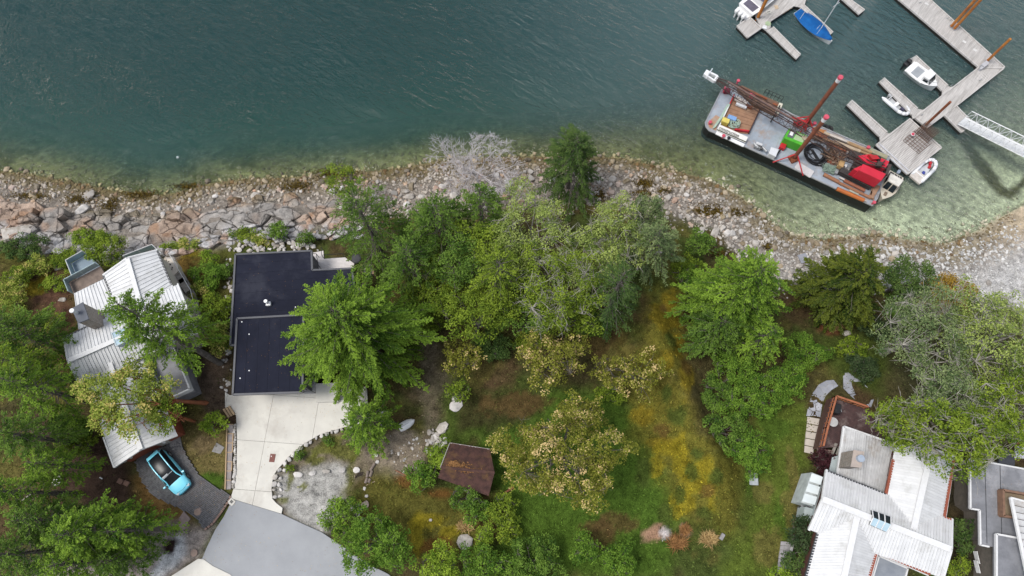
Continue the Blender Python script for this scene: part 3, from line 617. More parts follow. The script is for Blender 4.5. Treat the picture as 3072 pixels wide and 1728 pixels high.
def broad(px, py, rx, ry, hc, key, label, group='broadleaf trees and shrubs', dens=1.0, name='leafy_tree', bark=BARK, cl=.62, gap=.25, twigs=0, base=None, rz=None, leaf=1.0, cat='tree', flat=.55, spread=1.0):
    g = G(px, py); zc = g.z + hc; c = at(px, py, zc); q = mpp(py, zc); Rx, Ry = rx * q, ry * q; Rz = rz or max(.5, min((Rx + Ry) / 2 * .8, hc * .95)); rg = np.random.default_rng(int(px * 3 + py * 5))
    b = (c.x, c.y) if base is None else (G(*base).x, G(*base).y); gz = hz(*b); t_ = thing(name, label, cat, (b[0], b[1], gz), group)
    c = np.array(c); Rx *= 1.08; Ry *= 1.08; area = Rx * Ry * 3.14; nc = max(6, int(area / (cl * cl) * 1.75)); 
    v = unit(rg.normal(size=(nc, 3))); v[:, 2] = np.abs(v[:, 2]) * rg.choice([1, 1, 1, -.55], nc); rad = rg.uniform(.35, 1.0, nc) ** .5
    az = np.arctan2(v[:, 1], v[:, 0]); rad *= .84 + .20 * np.sin(az * 3 + rg.uniform(0, 6)) * rg.uniform(.4, 1) + .12 * np.sin(az * 5 + rg.uniform(0, 6))
    cc = c + v * rad[:, None] * np.array([Rx, Ry, Rz]); cc = cc[rg.random(nc) > gap * .5]; nc = len(cc); cr = cl * rg.uniform(.55, 1.15, nc)
    nl = np.maximum(6, (cr * cr * 150 * dens / leaf ** 1.6).astype(int)); idx = np.repeat(np.arange(nc), nl); n = len(idx); o = unit(rg.normal(size=(n, 3))); o[:, 2] = np.where(o[:, 2] < -.3, -o[:, 2], o[:, 2]); o *= (rg.uniform(.5, 1.05, n))[:, None]
    P = cc[idx] + o * cr[idx][:, None] * np.array([1, 1, flat]); P[:, 2] = np.maximum(P[:, 2], hgt(P[:, 0], P[:, 1]) + .03)
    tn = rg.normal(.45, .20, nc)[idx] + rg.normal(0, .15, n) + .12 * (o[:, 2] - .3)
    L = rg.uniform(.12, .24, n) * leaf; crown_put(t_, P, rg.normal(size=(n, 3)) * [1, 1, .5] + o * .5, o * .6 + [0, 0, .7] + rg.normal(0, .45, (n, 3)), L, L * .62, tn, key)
    base_p = np.array([b[0], b[1], gz - .3]); fork = np.array([b[0] * .55 + c[0] * .45, b[1] * .55 + c[1] * .45, gz + max(.2, (zc - gz) * .45)]); r0 = .035 + .018 * (hc + Rx); segs = [(base_p, fork, r0, r0 * .75)]
    nm = max(3, int(4 + Rx * 1.2)); mains = []
    for k in range(nm):
        a = 6.283 * k / nm + rg.normal(0, .3); e = c + np.array([math.cos(a) * Rx, math.sin(a) * Ry, 0]) * rg.uniform(.4, .75) + [0, 0, Rz * rg.uniform(-.1, .45)]; m_ = fork * .5 + e * .5 + rg.normal(0, .12 * Rx, 3); segs += [(fork, m_, r0 * .5, r0 * .34), (m_, e, r0 * .34, r0 * .12)]; mains += [m_, e]
    ms = np.array(mains)
    for k in range(min(nc, 60 + twigs)):
        j = k % nc; d = np.linalg.norm(ms - cc[j], axis=1); p = ms[int(np.argmin(d))]; e = cc[j] + rg.normal(0, .1, 3); m_ = (p + e) / 2 + rg.normal(0, .1, 3); segs += [(p, m_, .026, .02), (m_, e, .02, .01)]
    tips = [q_[1] for q_ in segs if q_[3] < .013] or [fork]
    for k in range(twigs):
        j = rg.integers(nc); d = rg.normal(size=3) * [1, 1, .35]; d /= np.linalg.norm(d); p = np.array(tips[rg.integers(len(tips))]); d[2] = abs(d[2]); Lt = rg.uniform(.5, 1.5); e = p + d * Lt; segs += [(p, (p + e) / 2 + rg.normal(0, .08, 3), .022, .015), ((p + e) / 2, e, .015, .006)]
        for s_ in range(2): f = p + (e - p) * rg.uniform(.3, .9); segs.append((f, f + (d + rg.normal(0, .7, 3)) * .4, .016, .006))
    wood_put(t_, [q_ for q_ in segs], bark, n=4); return t_
def bare_tree(px, py, R, hc, label, base, name='dead_tree', depth=6, mat=BARKD, seed=3):
    p0 = G(*base); tgt = at(px, py, p0.z + hc); rg = np.random.default_rng(seed); t_ = thing(name, label, 'tree', p0); segs = []; q = mpp(py, p0.z + hc); R = R * q
    d0 = np.array(tgt - p0); L0 = np.linalg.norm(d0); d0 /= L0
    def grow(p, d, L_, r, k):
        e = p + d * L_; segs.append((p, e, max(r, .016), max(r * .72, .013)))
        if k == 0: return
        for _ in range(3 if k > 2 else 3):
            nd = d * .75 + rg.normal(0, .52, 3) + [0, 0, -.02]; nd /= np.linalg.norm(nd); grow(p + d * L_ * rg.uniform(.55, 1.0), nd, L_ * rg.uniform(.62, .82), r * .6, k - 1)
    p = np.array(p0) - [0, 0, .3]; e = p + d0 * L0 * .55; segs.append((p, e, .17, .13))
    for k in range(7):
        a = 6.283 * k / 7; nd = d0 * .45 + np.array([math.cos(a), math.sin(a), .3]) * 1.0; nd /= np.linalg.norm(nd); grow(e + d0 * L0 * .06 * k, nd, R * .42, .075, depth - 2)
    wood_put(t_, segs, mat, n=3); return t_
LBL = []
# --- conifers
fir(1048,985,268,222,9.5,'fir','big bright green fir overhanging the black roof and pale driveway', dens=1.25, H=15, seed=5)
fir(1098,1262,78,84,5.0,'fir','lower fir bough mass hanging over the driveway edge below the big fir', dens=1.15, H=8)
fir(448,965,142,112,10.0,'fir','leaning conifer spread across the white metal roof on the left', base=(668,1094), H=13.5, dens=1.1, loose=.12)
fir(60,1000,125,115,7.5,'mid','dark conifer at the left edge, uppermost beside the bare brown slope')
fir(95,1160,115,105,8,'fir','conifer at the left edge level with the skylight of the left white house')
fir(30,1085,80,70,9,'lime','yellow green conifer top cut by the left frame edge', H=13)
fir(62,1305,98,88,8,'mid','broad conifer at the left edge level with the orange wooded arbutus')
fir(150,1392,72,62,6,'fir','small bright conifer on the brown slope left of the garage roof')
fir(40,1475,85,80,8,'fir','conifer at the left edge with a bare grey branch beside it')
fir(255,1600,120,110,8,'fir','tall conifer in the bottom left cluster nearest the mulch patch', dens=1.2)
fir(130,1560,105,90,7,'mid','dark conifer in the bottom left cluster, upper left one')
fir(60,1660,110,100,8,'mid','conifer filling the bottom left corner of the picture')
fir(380,1592,82,74,6.5,'fir','bright conifer of the bottom left cluster beside the pale gravel')
fir(220,1690,110,75,6.5,'fir','lowest conifer of the bottom left cluster above the gravel verge')
fir(350,1680,75,70,5,'mid','small conifer between the gravel verge and the bottom left cluster')
fir(1110,690,120,150,7.5,'mid','tall thin conifer on the shore above the white deck', loose=.45, base=(1165,800), H=13, leaf=.9)
fir(1320,680,130,115,8,'mid','mid green conifer with a broken grey stem in the shore grove', loose=.2)
fir(1235,790,105,100,7,'mid','dull green conifer just right of the white deck', loose=.25)
fir(1717,490,100,125,6.5,'dark','dark green conifer standing alone on the stony shore', H=10.5, dens=1.15)
fir(1445,640,90,90,8,'mid','conifer just below the bare silver tree in the grove', loose=.2)
fir(1500,830,115,120,8,'olive','olive conifer in the middle of the shore grove', loose=.15)
fir(1845,880,80,120,9,'dark','dark ivy clad conifer left of the gold mossy ridge', loose=.1, H=14, leaf=.85)
fir(1955,740,95,95,6.5,'grey','grey green conifer at the right end of the shore grove', loose=.25)
fir(2215,880,170,150,9,'fir','large bright conifer below the stony beach left of the dark cedar', H=14, dens=1.25)
fir(2150,985,110,90,5,'mid','lower dark conifer boughs around the stump left of the bright conifer', H=7)
fir(2265,1030,78,70,4.5,'fir','bright drooping conifer above the ivy bank', H=9)
fir(2545,850,150,140,6.5,'cedar','dark olive cedar with fan shaped boughs at the beach edge', dens=1.35, H=10.5, leaf=1.15, group='conifers around the houses')
broad(2865,1310,215,120,8,'olive','muted green tree with pale limbs spreading over the right white house roof', twigs=120, bark=BARKP, gap=.6, cl=.55, dens=.95)
broad(3025,1220,120,115,8,'olive','olive tree at the right edge above the grey flat roof', twigs=60, bark=BARKP, gap=.4, cl=.6)
broad(2690,1265,105,75,6.5,'olive','olive tree overhanging the brown deck', twigs=50, bark=BARKP, gap=.5, cl=.5)
# --- broad crowns
broad(1530,780,115,95,7.5,'pale','yellow green leafy tree in the core of the shore grove', gap=.3, twigs=20, dens=1.1)
broad(1450,730,85,80,8,'olive','small yellow green tree right of the broken grey stem', gap=.3)
broad(1760,800,110,95,6.5,'pale','pale leafy tree on the inland side of the stony point', gap=.35, twigs=40, bark=BARKP)
broad(1250,690,80,70,6,'mid','mid green leafy tree between the thin conifer and broken stem', gap=.35, twigs=14)
broad(1330,840,90,75,5,'olive','olive leafy tree at the lower left of the shore grove', gap=.3)
broad(1700,950,110,60,5,'olive','olive leafy tree at the foot of the pale twiggy tree', gap=.35)
broad(2100,735,60,44,2.5,'mid','leafy small tree at the top of the beach below the boulders', gap=.3, cl=.5)
broad(390,1195,150,120,6.5,'madrone','tan green arbutus spread over the lower left white roof', base=(624,1208), bark=BARKR, cl=.6, dens=1.25, gap=.2)
broad(500,1240,62,48,5.5,'olive','small green arbutus clump beside the orange leaning trunk', bark=BARKR)
broad(1686,1365,228,148,5.5,'arbutus','large flowering arbutus with cream blossom above the lawn', bark=BARK, gap=.75, dens=1.25, cl=.5, twigs=24, leaf=.9)
broad(1735,1235,75,55,5,'arbutus','upper flowering arbutus clump at the top of the large one', bark=BARK, gap=.4, cl=.5)
broad(1655,1075,118,92,4.5,'arbutus','yellow green arbutus with cream tips in the middle of the slope', gap=.5, cl=.5)
broad(1890,1120,135,75,3.2,'arbutus','low open yellow green arbutus beside the gold mossy ridge', gap=1.0, cl=.45, leaf=.9)
broad(1385,1075,65,65,2.5,'arbutus','small yellow shrub right of the big fir', gap=.5, cl=.45)
broad(1375,1175,42,32,1.8,'olive','little olive bush by the pair of pale boulders', cl=.4)
broad(1590,690,130,150,8.5,'pale','pale grove tree with a grey stem near the shore', twigs=110, bark=BARKP, dens=.75, gap=.6, cl=.6, leaf=.85)
broad(1670,860,150,135,8,'olive','pale tree full of dead grey branches in the middle of the grove', twigs=150, bark=BARKP, dens=.75, gap=.65, cl=.6, leaf=.85)
broad(1850,700,110,120,7,'pale','pale green tree at the edge of the stony point', twigs=60, bark=BARKP, dens=.8, gap=.5, cl=.6, leaf=.85)
broad(1940,640,70,60,5,'grey','small grey green tree nearest the stony point', twigs=20, cl=.6)
broad(1425,945,125,85,6,'olive','olive leafy tree below the shore grove', gap=.35)
broad(1390,790,95,90,7.5,'mid','mid green leafy tree in the left half of the grove', twigs=30, gap=.3)
broad(1255,905,70,60,3,'olive','dull bush in the dark gap right of the big fir', gap=.5)
broad(1570,960,80,55,5,'mid','shaded leafy tree below the pale grove tree', gap=.4)
broad(1025,545,60,70,6,'olive','thin yellow green sapling over the shore stones', gap=.6, twigs=20, dens=.7)
broad(2770,1010,150,165,8,'grey','grey leaved tree with many bare branches behind the flagstones', twigs=170, bark=BARKP, dens=.75, gap=.4, cl=.75)
broad(2960,1010,160,175,8.5,'pale','large pale tree with bare grey branches at the right edge', twigs=170, bark=BARKP, dens=.75, gap=.4, cl=.75)
broad(2850,1180,150,80,7,'grey','olive tree with white branches above the right house', twigs=90, bark=BARKP, dens=.9, gap=.3)
broad(2725,835,82,72,4.5,'dark','rounded dark green tree next to the beach', dens=1.3)
broad(2705,935,48,55,2.8,'shrub','bright green shrub beside the grey bare twigs', cat='shrub', name='shrub')
broad(2830,885,92,70,3.0,'orange','orange brown shrub by the grey shingle beach', cat='shrub', name='shrub', dens=1.2)
bare_tree(1412,495,165,6.2,'bare silver tree leaning over the shore stones', (1455,585), seed=4, depth=7)
bare_tree(2745,895,40,2.0,'small tangle of bare grey twigs below the round dark tree', (2760,915), depth=5, seed=9, name='dead_shrub')
# --- shrubs
def shrub(px, py, rx, ry, h, key, label, **k): k.setdefault('cl', .42); k.setdefault('dens', 1.3); k.setdefault('leaf', .85); return broad(px, py, rx, ry, h, key, label, name='shrub', cat='shrub', group='shrubs on the slope', **k)
SHR_ = [
 (318,752,68,62,2.4,'olive','olive shrub beside the glass floored deck'), (250,715,40,34,1.0,'lime','bright low shrub above the olive shrub near the ledge'), (200,780,50,40,.9,'olive','low olive shrub on the mossy slope left of the boulder'),
 (630,778,32,28,.9,'lime','bright green shrub left of the black roof, upper one'), (622,832,56,46,1.0,'shrub','bright green shrub left of the black roof, lower one'), (672,815,26,30,.8,'mid','dark shrub touching the west wall of the black roofed house'),
 (655,935,62,60,1.8,'olive','bushy olive shrub in the gap between the two left houses, upper'), (660,1010,60,55,1.6,'madrone','tan olive shrub in the gap between the two left houses, lower'),
 (838,692,34,30,1.6,'shrub','small round tree on the rocks above the black roof'), (918,715,26,24,1.3,'mid','second small tree on the rocks above the black roof, nearer the deck'),
 (645,1268,40,36,1.4,'lime','bright bush at the head of the timber steps'), (222,1290,58,45,1.8,'shrub','leafy bush left of the lower white roof'), (240,1330,60,40,1.2,'olive','dull bush beneath the leafy one left of the lower white roof'),
 (1265,1425,52,46,1.3,'shrub','bright shrub on the west side of the brown shed, lower clump'), (1318,1365,38,48,1.5,'lime','yellow green shrub against the brown shed, upper clump'),
 (1395,1495,50,36,1.6,'mid','shrub below the south eave of the brown shed'), (1430,1530,46,40,1.3,'shrub','shrub at the lower corner of the brown shed'), (1455,1615,26,60,1.1,'lime','narrow yellow green shrub beside the grey bank'),
 (1030,1555,66,72,2.2,'fir','green shrub hanging over the top of the road edge'), (1130,1630,118,100,3.2,'shrub','large green shrub at the road edge'), (1320,1690,68,62,2.2,'lime','yellow green shrub at the bottom edge left of centre'),
 (1450,1690,85,60,1.8,'shrub','green shrub at the bottom edge below the grey bank'), (1600,1685,95,85,1.6,'mid','dark bush at the bottom edge right of centre'), (1755,1645,42,52,1.5,'shrub','small bright bush on the lower lawn, left one'), (1855,1680,62,58,1.5,'shrub','small bright bush on the lower lawn, right one'),
 (1525,1600,40,36,.9,'olive','mossy olive bush on the lower lawn'), (1510,1530,55,50,1.2,'olive','tangled olive bush right of the brown shed'),
 (2160,960,70,70,1.8,'mid','dark bush left of the stump on the ivy bank'), (2120,900,60,60,1.8,'dark','dark bush at the top of the ivy bank'), (2190,1105,70,60,1.3,'shrub','ivy bush below the stump'), (2300,1170,95,65,1.4,'shrub','wide ivy bush on the bank, middle one'), (2365,1140,62,55,1.4,'shrub','ivy bush on the bank nearest the flagstones'),
 (2410,1060,75,60,1.6,'shrub','leafy bush right of the bright conifer'), (2230,1215,90,50,1.2,'shrub','ivy bush on the bank, lower left one'), (2180,1290,75,58,1.4,'mid','ivy bush above the yellow lawn, left end'), (2245,1345,70,56,1.5,'shrub','dense green bush above the white bench, upper'), (2265,1390,42,44,1.3,'shrub','dense green bush above the white bench, lower'),
 (2075,840,50,44,1.6,'shrub','leafy bush at the top of the gold mossy ridge'), (2055,800,60,36,1.3,'olive','olive bush under the shore boulders'),
 (2555,1045,55,32,.9,'olive','clipped olive mound left of the bare branched tree'), (2595,1110,48,42,1.2,'box','dark clipped round bush beside the flagstones'), (2560,1080,30,20,.6,'box','low dark hedge between the clipped bushes'), (2640,985,75,36,1.2,'box','dark shrub under the cedar'),
 (2470,1385,38,40,1.3,'plum','dark plum red shrub beside the lower white roof'), (2400,1610,40,70,1.5,'box','dark shrub in the gap west of the right white house'), (2380,1690,36,46,1.4,'dark','dark shrub beside the garden steps'), (2335,1725,44,26,1.2,'lime','bright shrub cut by the bottom frame edge'), (2880,1600,36,60,1.2,'dark','shrub in the passage between the two right houses'), (2868,1700,40,36,1.2,'olive','olive shrub at the bottom of the passage between houses'),
 (70,745,80,46,1.2,'dark','dark green shrub at the left edge under the grey ledge'), (40,880,50,60,1.2,'madrone','tan shrub at the left frame edge'), (150,960,36,40,1.0,'olive','olive shrub beside the bare brown slope'), (905,1362,14,12,.35,'mid','little dark bush in the gravel bed nearest the driveway'), (868,1400,14,12,.35,'olive','little olive bush in the gravel bed corner'),(975,1322,22,10,.35,'mid','low bush along the stone edging of the driveway')]
SHR_ += [(110,800,46,34,.7,'madrone','tan low brush on the mossy slope at the left'),(60,830,50,34,.8,'olive','olive low brush at the left edge below the dark shrub'),(160,850,40,30,.6,'olive','olive brush above the bare brown slope'),(290,715,36,26,.6,'lime','bright low brush between the ledge and olive shrub'),(565,735,44,22,.5,'madrone','rust tinted brush under the ledge north of the left house'),(520,745,30,18,.4,'olive','olive tuft at the corner of the left house roof'),(600,880,36,34,.8,'madrone','reddish brush between the hot tub and black roofed house'),(740,705,50,24,.5,'olive','mossy brush on the rocks at the corner of the black roof'),(780,720,40,18,.4,'madrone','golden brush on the rocks above the black roof'),(1290,950,50,70,1.0,'olive','low brush in the dark hollow right of the big fir'),(1480,1040,70,50,1.0,'dark','dark brush under the middle of the slope'),(1780,960,60,60,1.2,'mid','brush at the foot of the ivy clad conifer'),(1590,1030,60,30,.8,'olive','brush above the small yellow arbutus'),(1830,1180,50,36,.8,'olive','low bush under the yellow green shrub by the ridge'),(2150,1190,50,60,.9,'mid','dark low bush between the ridge and ivy bank'),(2110,1020,44,50,.9,'shrub','green low bush on the ridge side of the stump')]
for a in SHR_: shrub(*a)
for (px, py, rx, ry, h, key, lb) in [(2500,975,44,38,1.0,'straw','clump of dry straw coloured grass below the cedar'),(2030,1630,52,34,.8,'rust','clump of long dry grass on the lower lawn'),(2125,1620,40,34,.8,'straw','pile of dead yellow fronds on the lower lawn'),(1395,1580,40,24,.6,'straw','dry fallen stems beside the grey bank'),(2055,1590,24,28,.5,'rust','reddish brown heap of dead leaves on the lower lawn')]:
    g = G(px, py); q = mpp(py, g.z); rg = np.random.default_rng(int(px)); n = 420; a = rg.uniform(0, 6.283, n); L = rg.uniform(.4, 1.1, n); r0 = rg.random(n) ** .5 * .45
    c0 = np.stack([g.x + np.cos(a) * r0 * rx * q, g.y + np.sin(a) * r0 * ry * q, np.full(n, 0.)], 1); c0[:, 2] = hgt(c0[:, 0], c0[:, 1]) + .1
    a2 = a * .4 + rg.normal(0, 1.3, n); dv = np.stack([np.cos(a2), np.sin(a2), rg.uniform(-.1, .8, n)], 1); t_ = thing('dry_grass_clump', lb, 'plant', g)
    V, F_ = leaf_quads(c0 + unit(dv) * (L * .5)[:, None] * h, dv, rg.normal(0, .4, (n, 3)) + [0, 0, 1], L * h, .05); put('blades', mesh_np('blades', V, F_, LEAF[key], g, {'tint': ('FLOAT', np.repeat(rg.random(n), 4))}), t_)
nL = 5200; x = rng.uniform(-40, 2, nL); y = rng.uniform(-8, 20, nL); kk = samp(hardness, x, y) > .97; kk &= rng.random(nL) < np.where(fbm(x, y, 3, 91) > .5, .75, .12); x, y = x[kk], y[kk]; n = len(x)
V, F_ = leaf_quads(np.stack([x, y, hgt(x, y) + .085], 1), rng.normal(size=(n, 3)) * [1, 1, .1], rng.normal(0, .2, (n, 3)) + [0, 0, 1], rng.uniform(.04, .11, n), .04)
put('leaf_litter', mesh_np('leaf_litter', V, F_, LEAF['straw'], (0, 0, 0), {'tint': ('FLOAT', np.repeat(rng.random(n), 4))}), kind='stuff')
rp_ = []
for (x0, x1, y0, y1, z, k_) in ((715, 905, 960, 1170, 10.225, 60), (710, 930, 770, 945, 9.43, 34), (2915, 3070, 1390, 1520, 9.325, 40), (440, 560, 1070, 1180, 8.12, 60)):
    for _ in range(k_): rp_.append(at(x0 + (x1 - x0) * random.random() ** (.55 if k_ > 80 else 1), random.uniform(y0, y1), z)[:])
rp_ = np.array(rp_); n = len(rp_); V, F_ = leaf_quads(rp_, rng.normal(size=(n, 3)) * [1, 1, .05], rng.normal(0, .15, (n, 3)) + [0, 0, 1], rng.uniform(.04, .10, n), .04)
put('roof_litter', mesh_np('roof_litter', V, F_, LEAF['rust'], (0, 0, 0), {'tint': ('FLOAT', np.repeat(rng.random(n) * .7, 4))}), kind='stuff')
VV, FF, b_ = [], [], 0
for (px, py, rx, ry) in [(240,600,40,16),(430,585,50,14),(330,622,24,30),(1010,520,60,20),(890,560,44,18),(1930,552,30,18),(1925,585,28,14),(2120,632,40,20),(2210,640,22,12),(1800,590,16,30),(560,560,40,12),(90,590,50,12),(2150,760,40,10),(1990,575,24,10),(2300,740,14,18)]:
    g = G(px, py); q = mpp(py, g.z); n = int(rx * ry * .55); x = g.x + rng.normal(0, rx * q * .55, n); y = g.y + rng.normal(0, ry * q * .55, n)
    V, F_ = leaf_quads(np.stack([x, y, samp(Z, x, y) + rng.uniform(.1, .42, n)], 1), rng.normal(size=(n, 3)) * [1, 1, .4], rng.normal(0, .5, (n, 3)) + [0, 0, 1], rng.uniform(.12, .3, n), .11); VV.append(V); FF.append(F_ + b_); b_ += len(V)
V = np.concatenate(VV); put('seaweed', mesh_np('seaweed', V, np.concatenate(FF), leaf_mat('leaf_weed', (.035, .022, .006), (.15, .105, .02)), (0, 0, 0), {'tint': ('FLOAT', np.repeat(rng.random(len(V) // 4), 4))}), kind='stuff')
# --- ground cover: low leaves, grass and moss nobody could count
nG = 230000; x = rng.uniform(-66, 66, nG); y = rng.uniform(-10, 36, nG); d = sdist(x, y); vg = samp(veg, x, y); hd = samp(hardness, x, y)
k = (rng.random(nG) < vg * (.35 + 1.1 * fbm(x, y, 1.5, 77))) & (hd < .1) & (d > 5.5); x, y = x[k], y[k]; n = len(x); c = samp(col, x, y) * rng.uniform(.55, 1.9, n)[:, None]
gsh = rng.random(n) < .35; c[gsh] = c[gsh] * .6 + np.array([.045,.075,.012]) * .6
L = rng.uniform(.10, .30, n); P = np.stack([x, y, samp(Z, x, y) + rng.uniform(.01, .12, n)], 1)
V, F_ = leaf_quads(P, rng.normal(size=(n, 3)) * [1, 1, .5], rng.normal(0, .55, (n, 3)) + [0, 0, 1], L, L * rng.uniform(.2, .5, n))
put('ground_cover', mesh_np('ground_cover', V, F_, attr_mat('low_leaves', .8, detail=.15, bump=0), (0, 0, 0), {'tone': ('FLOAT_COLOR', np.repeat(np.concatenate([c, np.ones((n, 1))], 1), 4, 0))}), kind='stuff')
# ============================================================ BUILDINGS
WROOF = M('white_roof_metal', (.67,.675,.68), (.59,.595,.60), .5, 1.2, c3=(.50,.50,.49), vary=.05, spec=.2)
WROOF2 = M('weathered_roof_metal', (.56,.56,.56), (.43,.43,.43), .5, 1.4, c3=(.34,.31,.28), vary=.07)
TRIMW = M('white_trim', (.70,.70,.70), (.62,.62,.62), .5, 3, spec=.2)
GUT = M('dark_gutter', (.07,.075,.08), (.04,.04,.045), .4, 3)
REDW = M('red_cedar_trim', (.30,.085,.045), (.22,.06,.035), .6, 2)
CREAM = M('cream_wall', (.55,.50,.42), (.46,.42,.36), .8, 2)
STONEW = M('chimney_stone', (.36,.32,.28), (.17,.15,.13), .9, 7, .6, c3=(.25,.20,.16))
SKYL = M('skylight_glass', (.42,.55,.62), (.34,.47,.55), .08, 1, spec=.6)
MEMB = M('black_roof_membrane', (.0165,.0185,.032), (.012,.0135,.024), .8, .7, .1, vary=.04, c3=(.032,.034,.048), bsc=20, spec=.12)
DTRIM = M('charcoal_trim', (.085,.088,.10), (.07,.072,.082), .5, 3)
DWALL = M('charcoal_wall', (.12,.12,.13), (.09,.09,.10), .7, 3)
DECKW = M('deck_white_board', (.70,.66,.64), (.60,.56,.54), .7, 3)
DECKB = M('deck_brown_board', (.085,.045,.042), (.05,.028,.028), .6, 3, c3=(.16,.12,.11))
FLATG = M('grey_flat_roof', (.24,.245,.265), (.15,.155,.17), .6, .7, .2, c3=(.34,.34,.36))
def lerp(a, b, t): return Vector(a).lerp(Vector(b), t)
def slope(roof, A, B, C_, D_, n, mat, th=.05, rib=True):      # A-B eave, D-C ridge
    for k in range(n):
        g = .075; t0, t1 = k / n + g / n, (k + 1) / n - g / n
        p = [lerp(A, B, t0), lerp(A, B, t1), lerp(D_, C_, t1), lerp(D_, C_, t0)]
        mb = MB(); dz = Vector((0, 0, th)); mb.hexa([q - dz for q in p] if (p[1] - p[0]).cross(p[3] - p[0]).z > 0 else [q - dz for q in p][::-1], p if (p[1] - p[0]).cross(p[3] - p[0]).z > 0 else p[::-1])
        if rib: mb.beam(p[0] + Vector((0, 0, .02)), p[3] + Vector((0, 0, .02)), .055, .08)
        obj('roof_panel', mb, mat, roof)
def wing(house, roof, e1, e2, r1, r2, f1, f2, n, mat, zg, wall=None, inset=.92, lower=.12, rib=True):
    slope(roof, e1, e2, r2, r1, n, mat, rib=rib); slope(roof, f1, f2, r2, r1, n, mat, rib=rib)
    c = (Vector(e1) + e2 + f1 + f2) / 4
    def ins(p, z=None):
        q = c.lerp(Vector(p), inset); return (q.x, q.y, (p[2] - lower) if z is None else z)
    mb = MB(); mb.loft([[ins(e1, zg), ins(e1), ins(r1), ins(f1), ins(f1, zg)], [ins(e2, zg), ins(e2), ins(r2), ins(f2), ins(f2, zg)]]); obj('wall', mb, wall or CREAM, house)
def edges(house, name, segs, w, h, mat, parent=None):
    for a, b in segs: obj(name, MB().beam(a, b, w, h), mat, parent or house)
# ---- left white house
hz0 = 4.6; p0 = G(330, 1050); lh = thing('white_roof_house', 'white metal roofed house with crossing gables beneath a leaning conifer, left side', 'house', p0)
A = lambda x, y, z: at(x, y, z)
mb = MB(); mb.beam(A(205,1082,10.86), A(562,925,10.86), .42, .05).beam(A(382,776,10.26), A(436,965,10.26), .40, .05).beam(A(310,1035,9.96), A(422,1348,9.96), .40, .05)
lroof = obj('roof', mb, TRIMW, lh)
wing(lh, lroof, A(193,1013,9.6), A(534,853,9.6), A(205,1082,10.8), A(562,925,10.8), A(239,1152,9.6), A(592,1000,9.6), 36, WROOF, hz0)
wing(lh, lroof, A(310,827,9.2), A(368,975,9.2), A(382,776,10.2), A(446,985,10.2), A(472,752,9.2), A(540,905,9.2), 17, WROOF, hz0)
wing(lh, lroof, A(232,1060,8.9), A(343,1401,8.9), A(310,1035,9.9), A(422,1348,9.9), A(405,1010,8.9), A(532,1305,8.9), 30, WROOF, 5.2, REDW, .9)
slope(lroof, A(223,880,8.6), A(313,836,8.6), A(372,960,9.3), A(240,1015,9.3), 10, WROOF)
obj('wall', MB().prism([A(231,888,8.3), A(310,850,8.3), A(360,950,8.3), A(244,1000,8.3)], 8.45, hz0), CREAM, lh)
edges(lh, 'gutter', [(A(193,1013,9.58), A(283,970,9.58)), (A(472,752,9.2), A(515,855,9.2)), (A(310,827,9.2), A(335,885,9.2)), (A(435,1075,8.9), A(481,1183,8.9))], .16, .14, GUT)
edges(lh, 'fascia', [(A(310,825,9.1), A(382,774,10.1)), (A(382,774,10.1), A(473,750,9.1)), (A(343,1402,8.8), A(422,1349,9.8)), (A(422,1349,9.8), A(533,1306,8.8)), (A(311,1312,8.85), A(343,1402,8.85)), (A(534,852,9.5), A(562,924,10.7)), (A(562,924,10.7), A(593,1001,9.5)), (A(192,1013,9.5), A(204,1082,10.7)), (A(204,1082,10.7), A(238,1153,9.5))], .12, .2, TRIMW)
obj('chimney', MB().prism([A(216,926,12.4), A(247,908,12.4), A(264,956,12.4), A(234,967,12.4)], 12.4, 4), STONEW, lh); ch = lh.children[-1]
obj('chimney_cap', MB().prism([A(214,926,12.55), A(248,906,12.55), A(266,957,12.55), A(234,969,12.55)], 12.55, 12.41), M('slate_cap', (.075,.085,.11), (.05,.06,.08), .5, 2), ch)
q = A(231,939,12.55); obj('flue', MB().tube(q, q + Vector((0,0,.65)), .13, 10).tube(q + Vector((0,0,.65)), q + Vector((0,0,.78)), .2, 12), WHITE, ch)
sk = [A(335,999,10.75), A(376,984,10.75), A(402,1012,11.0), A(349,1038,11.0)]
s_ = obj('skylight', MB().hexa([p - Vector((0,0,.5)) for p in sk][::-1], sk[::-1]), SKYL, lh)
for i in range(4): obj('skylight_frame', MB().beam(sk[i], sk[(i + 1) % 4], .09, .1), M('pale_blue_frame', (.50,.58,.62)), s_)
for t_ in (.33, .66): obj('skylight_bar', MB().beam(lerp(sk[0], sk[3], t_), lerp(sk[1], sk[2], t_), .05, .06), M('pale_blue_frame', (.5,.58,.62)), s_)
dk = [A(435,1075,8.1), A(530,1045,8.1), A(578,1170,8.1), A(508,1203,8.1)]
fl = obj('roof_deck', MB().prism(dk, 8.1, 4.8), FLATG, lh)
for i in range(4): obj('parapet', MB().beam(lerp(dk[i], dk[(i + 1) % 4], -.01) + Vector((0,0,.3)), dk[(i + 1) % 4] + Vector((0,0,.3)), .14, .75), TRIMW, fl)
def railing(house, pts, h, mat, glass=None, n=None, z=0):
    r = obj('railing', MB().path([Vector(p) + Vector((0,0,h)) for p in pts], .03, 5), mat, house)
    for a, b in zip(pts[:-1], pts[1:]):
        a, b = Vector(a), Vector(b); k = max(1, int((b - a).length / 1.3))
        for i in range(k + 1): obj('post', MB().tube(lerp(a, b, i / k), lerp(a, b, i / k) + Vector((0,0,h)), .028, 5), mat, r)
        if glass: obj('glass_panel', MB().beam(a + Vector((0,0,h * .5)), b + Vector((0,0,h * .5)), .015, h * .8), glass, r)
GL2 = M('balcony_glass', (.30,.40,.43), (.26,.36,.39), .1, 2, spec=.6)
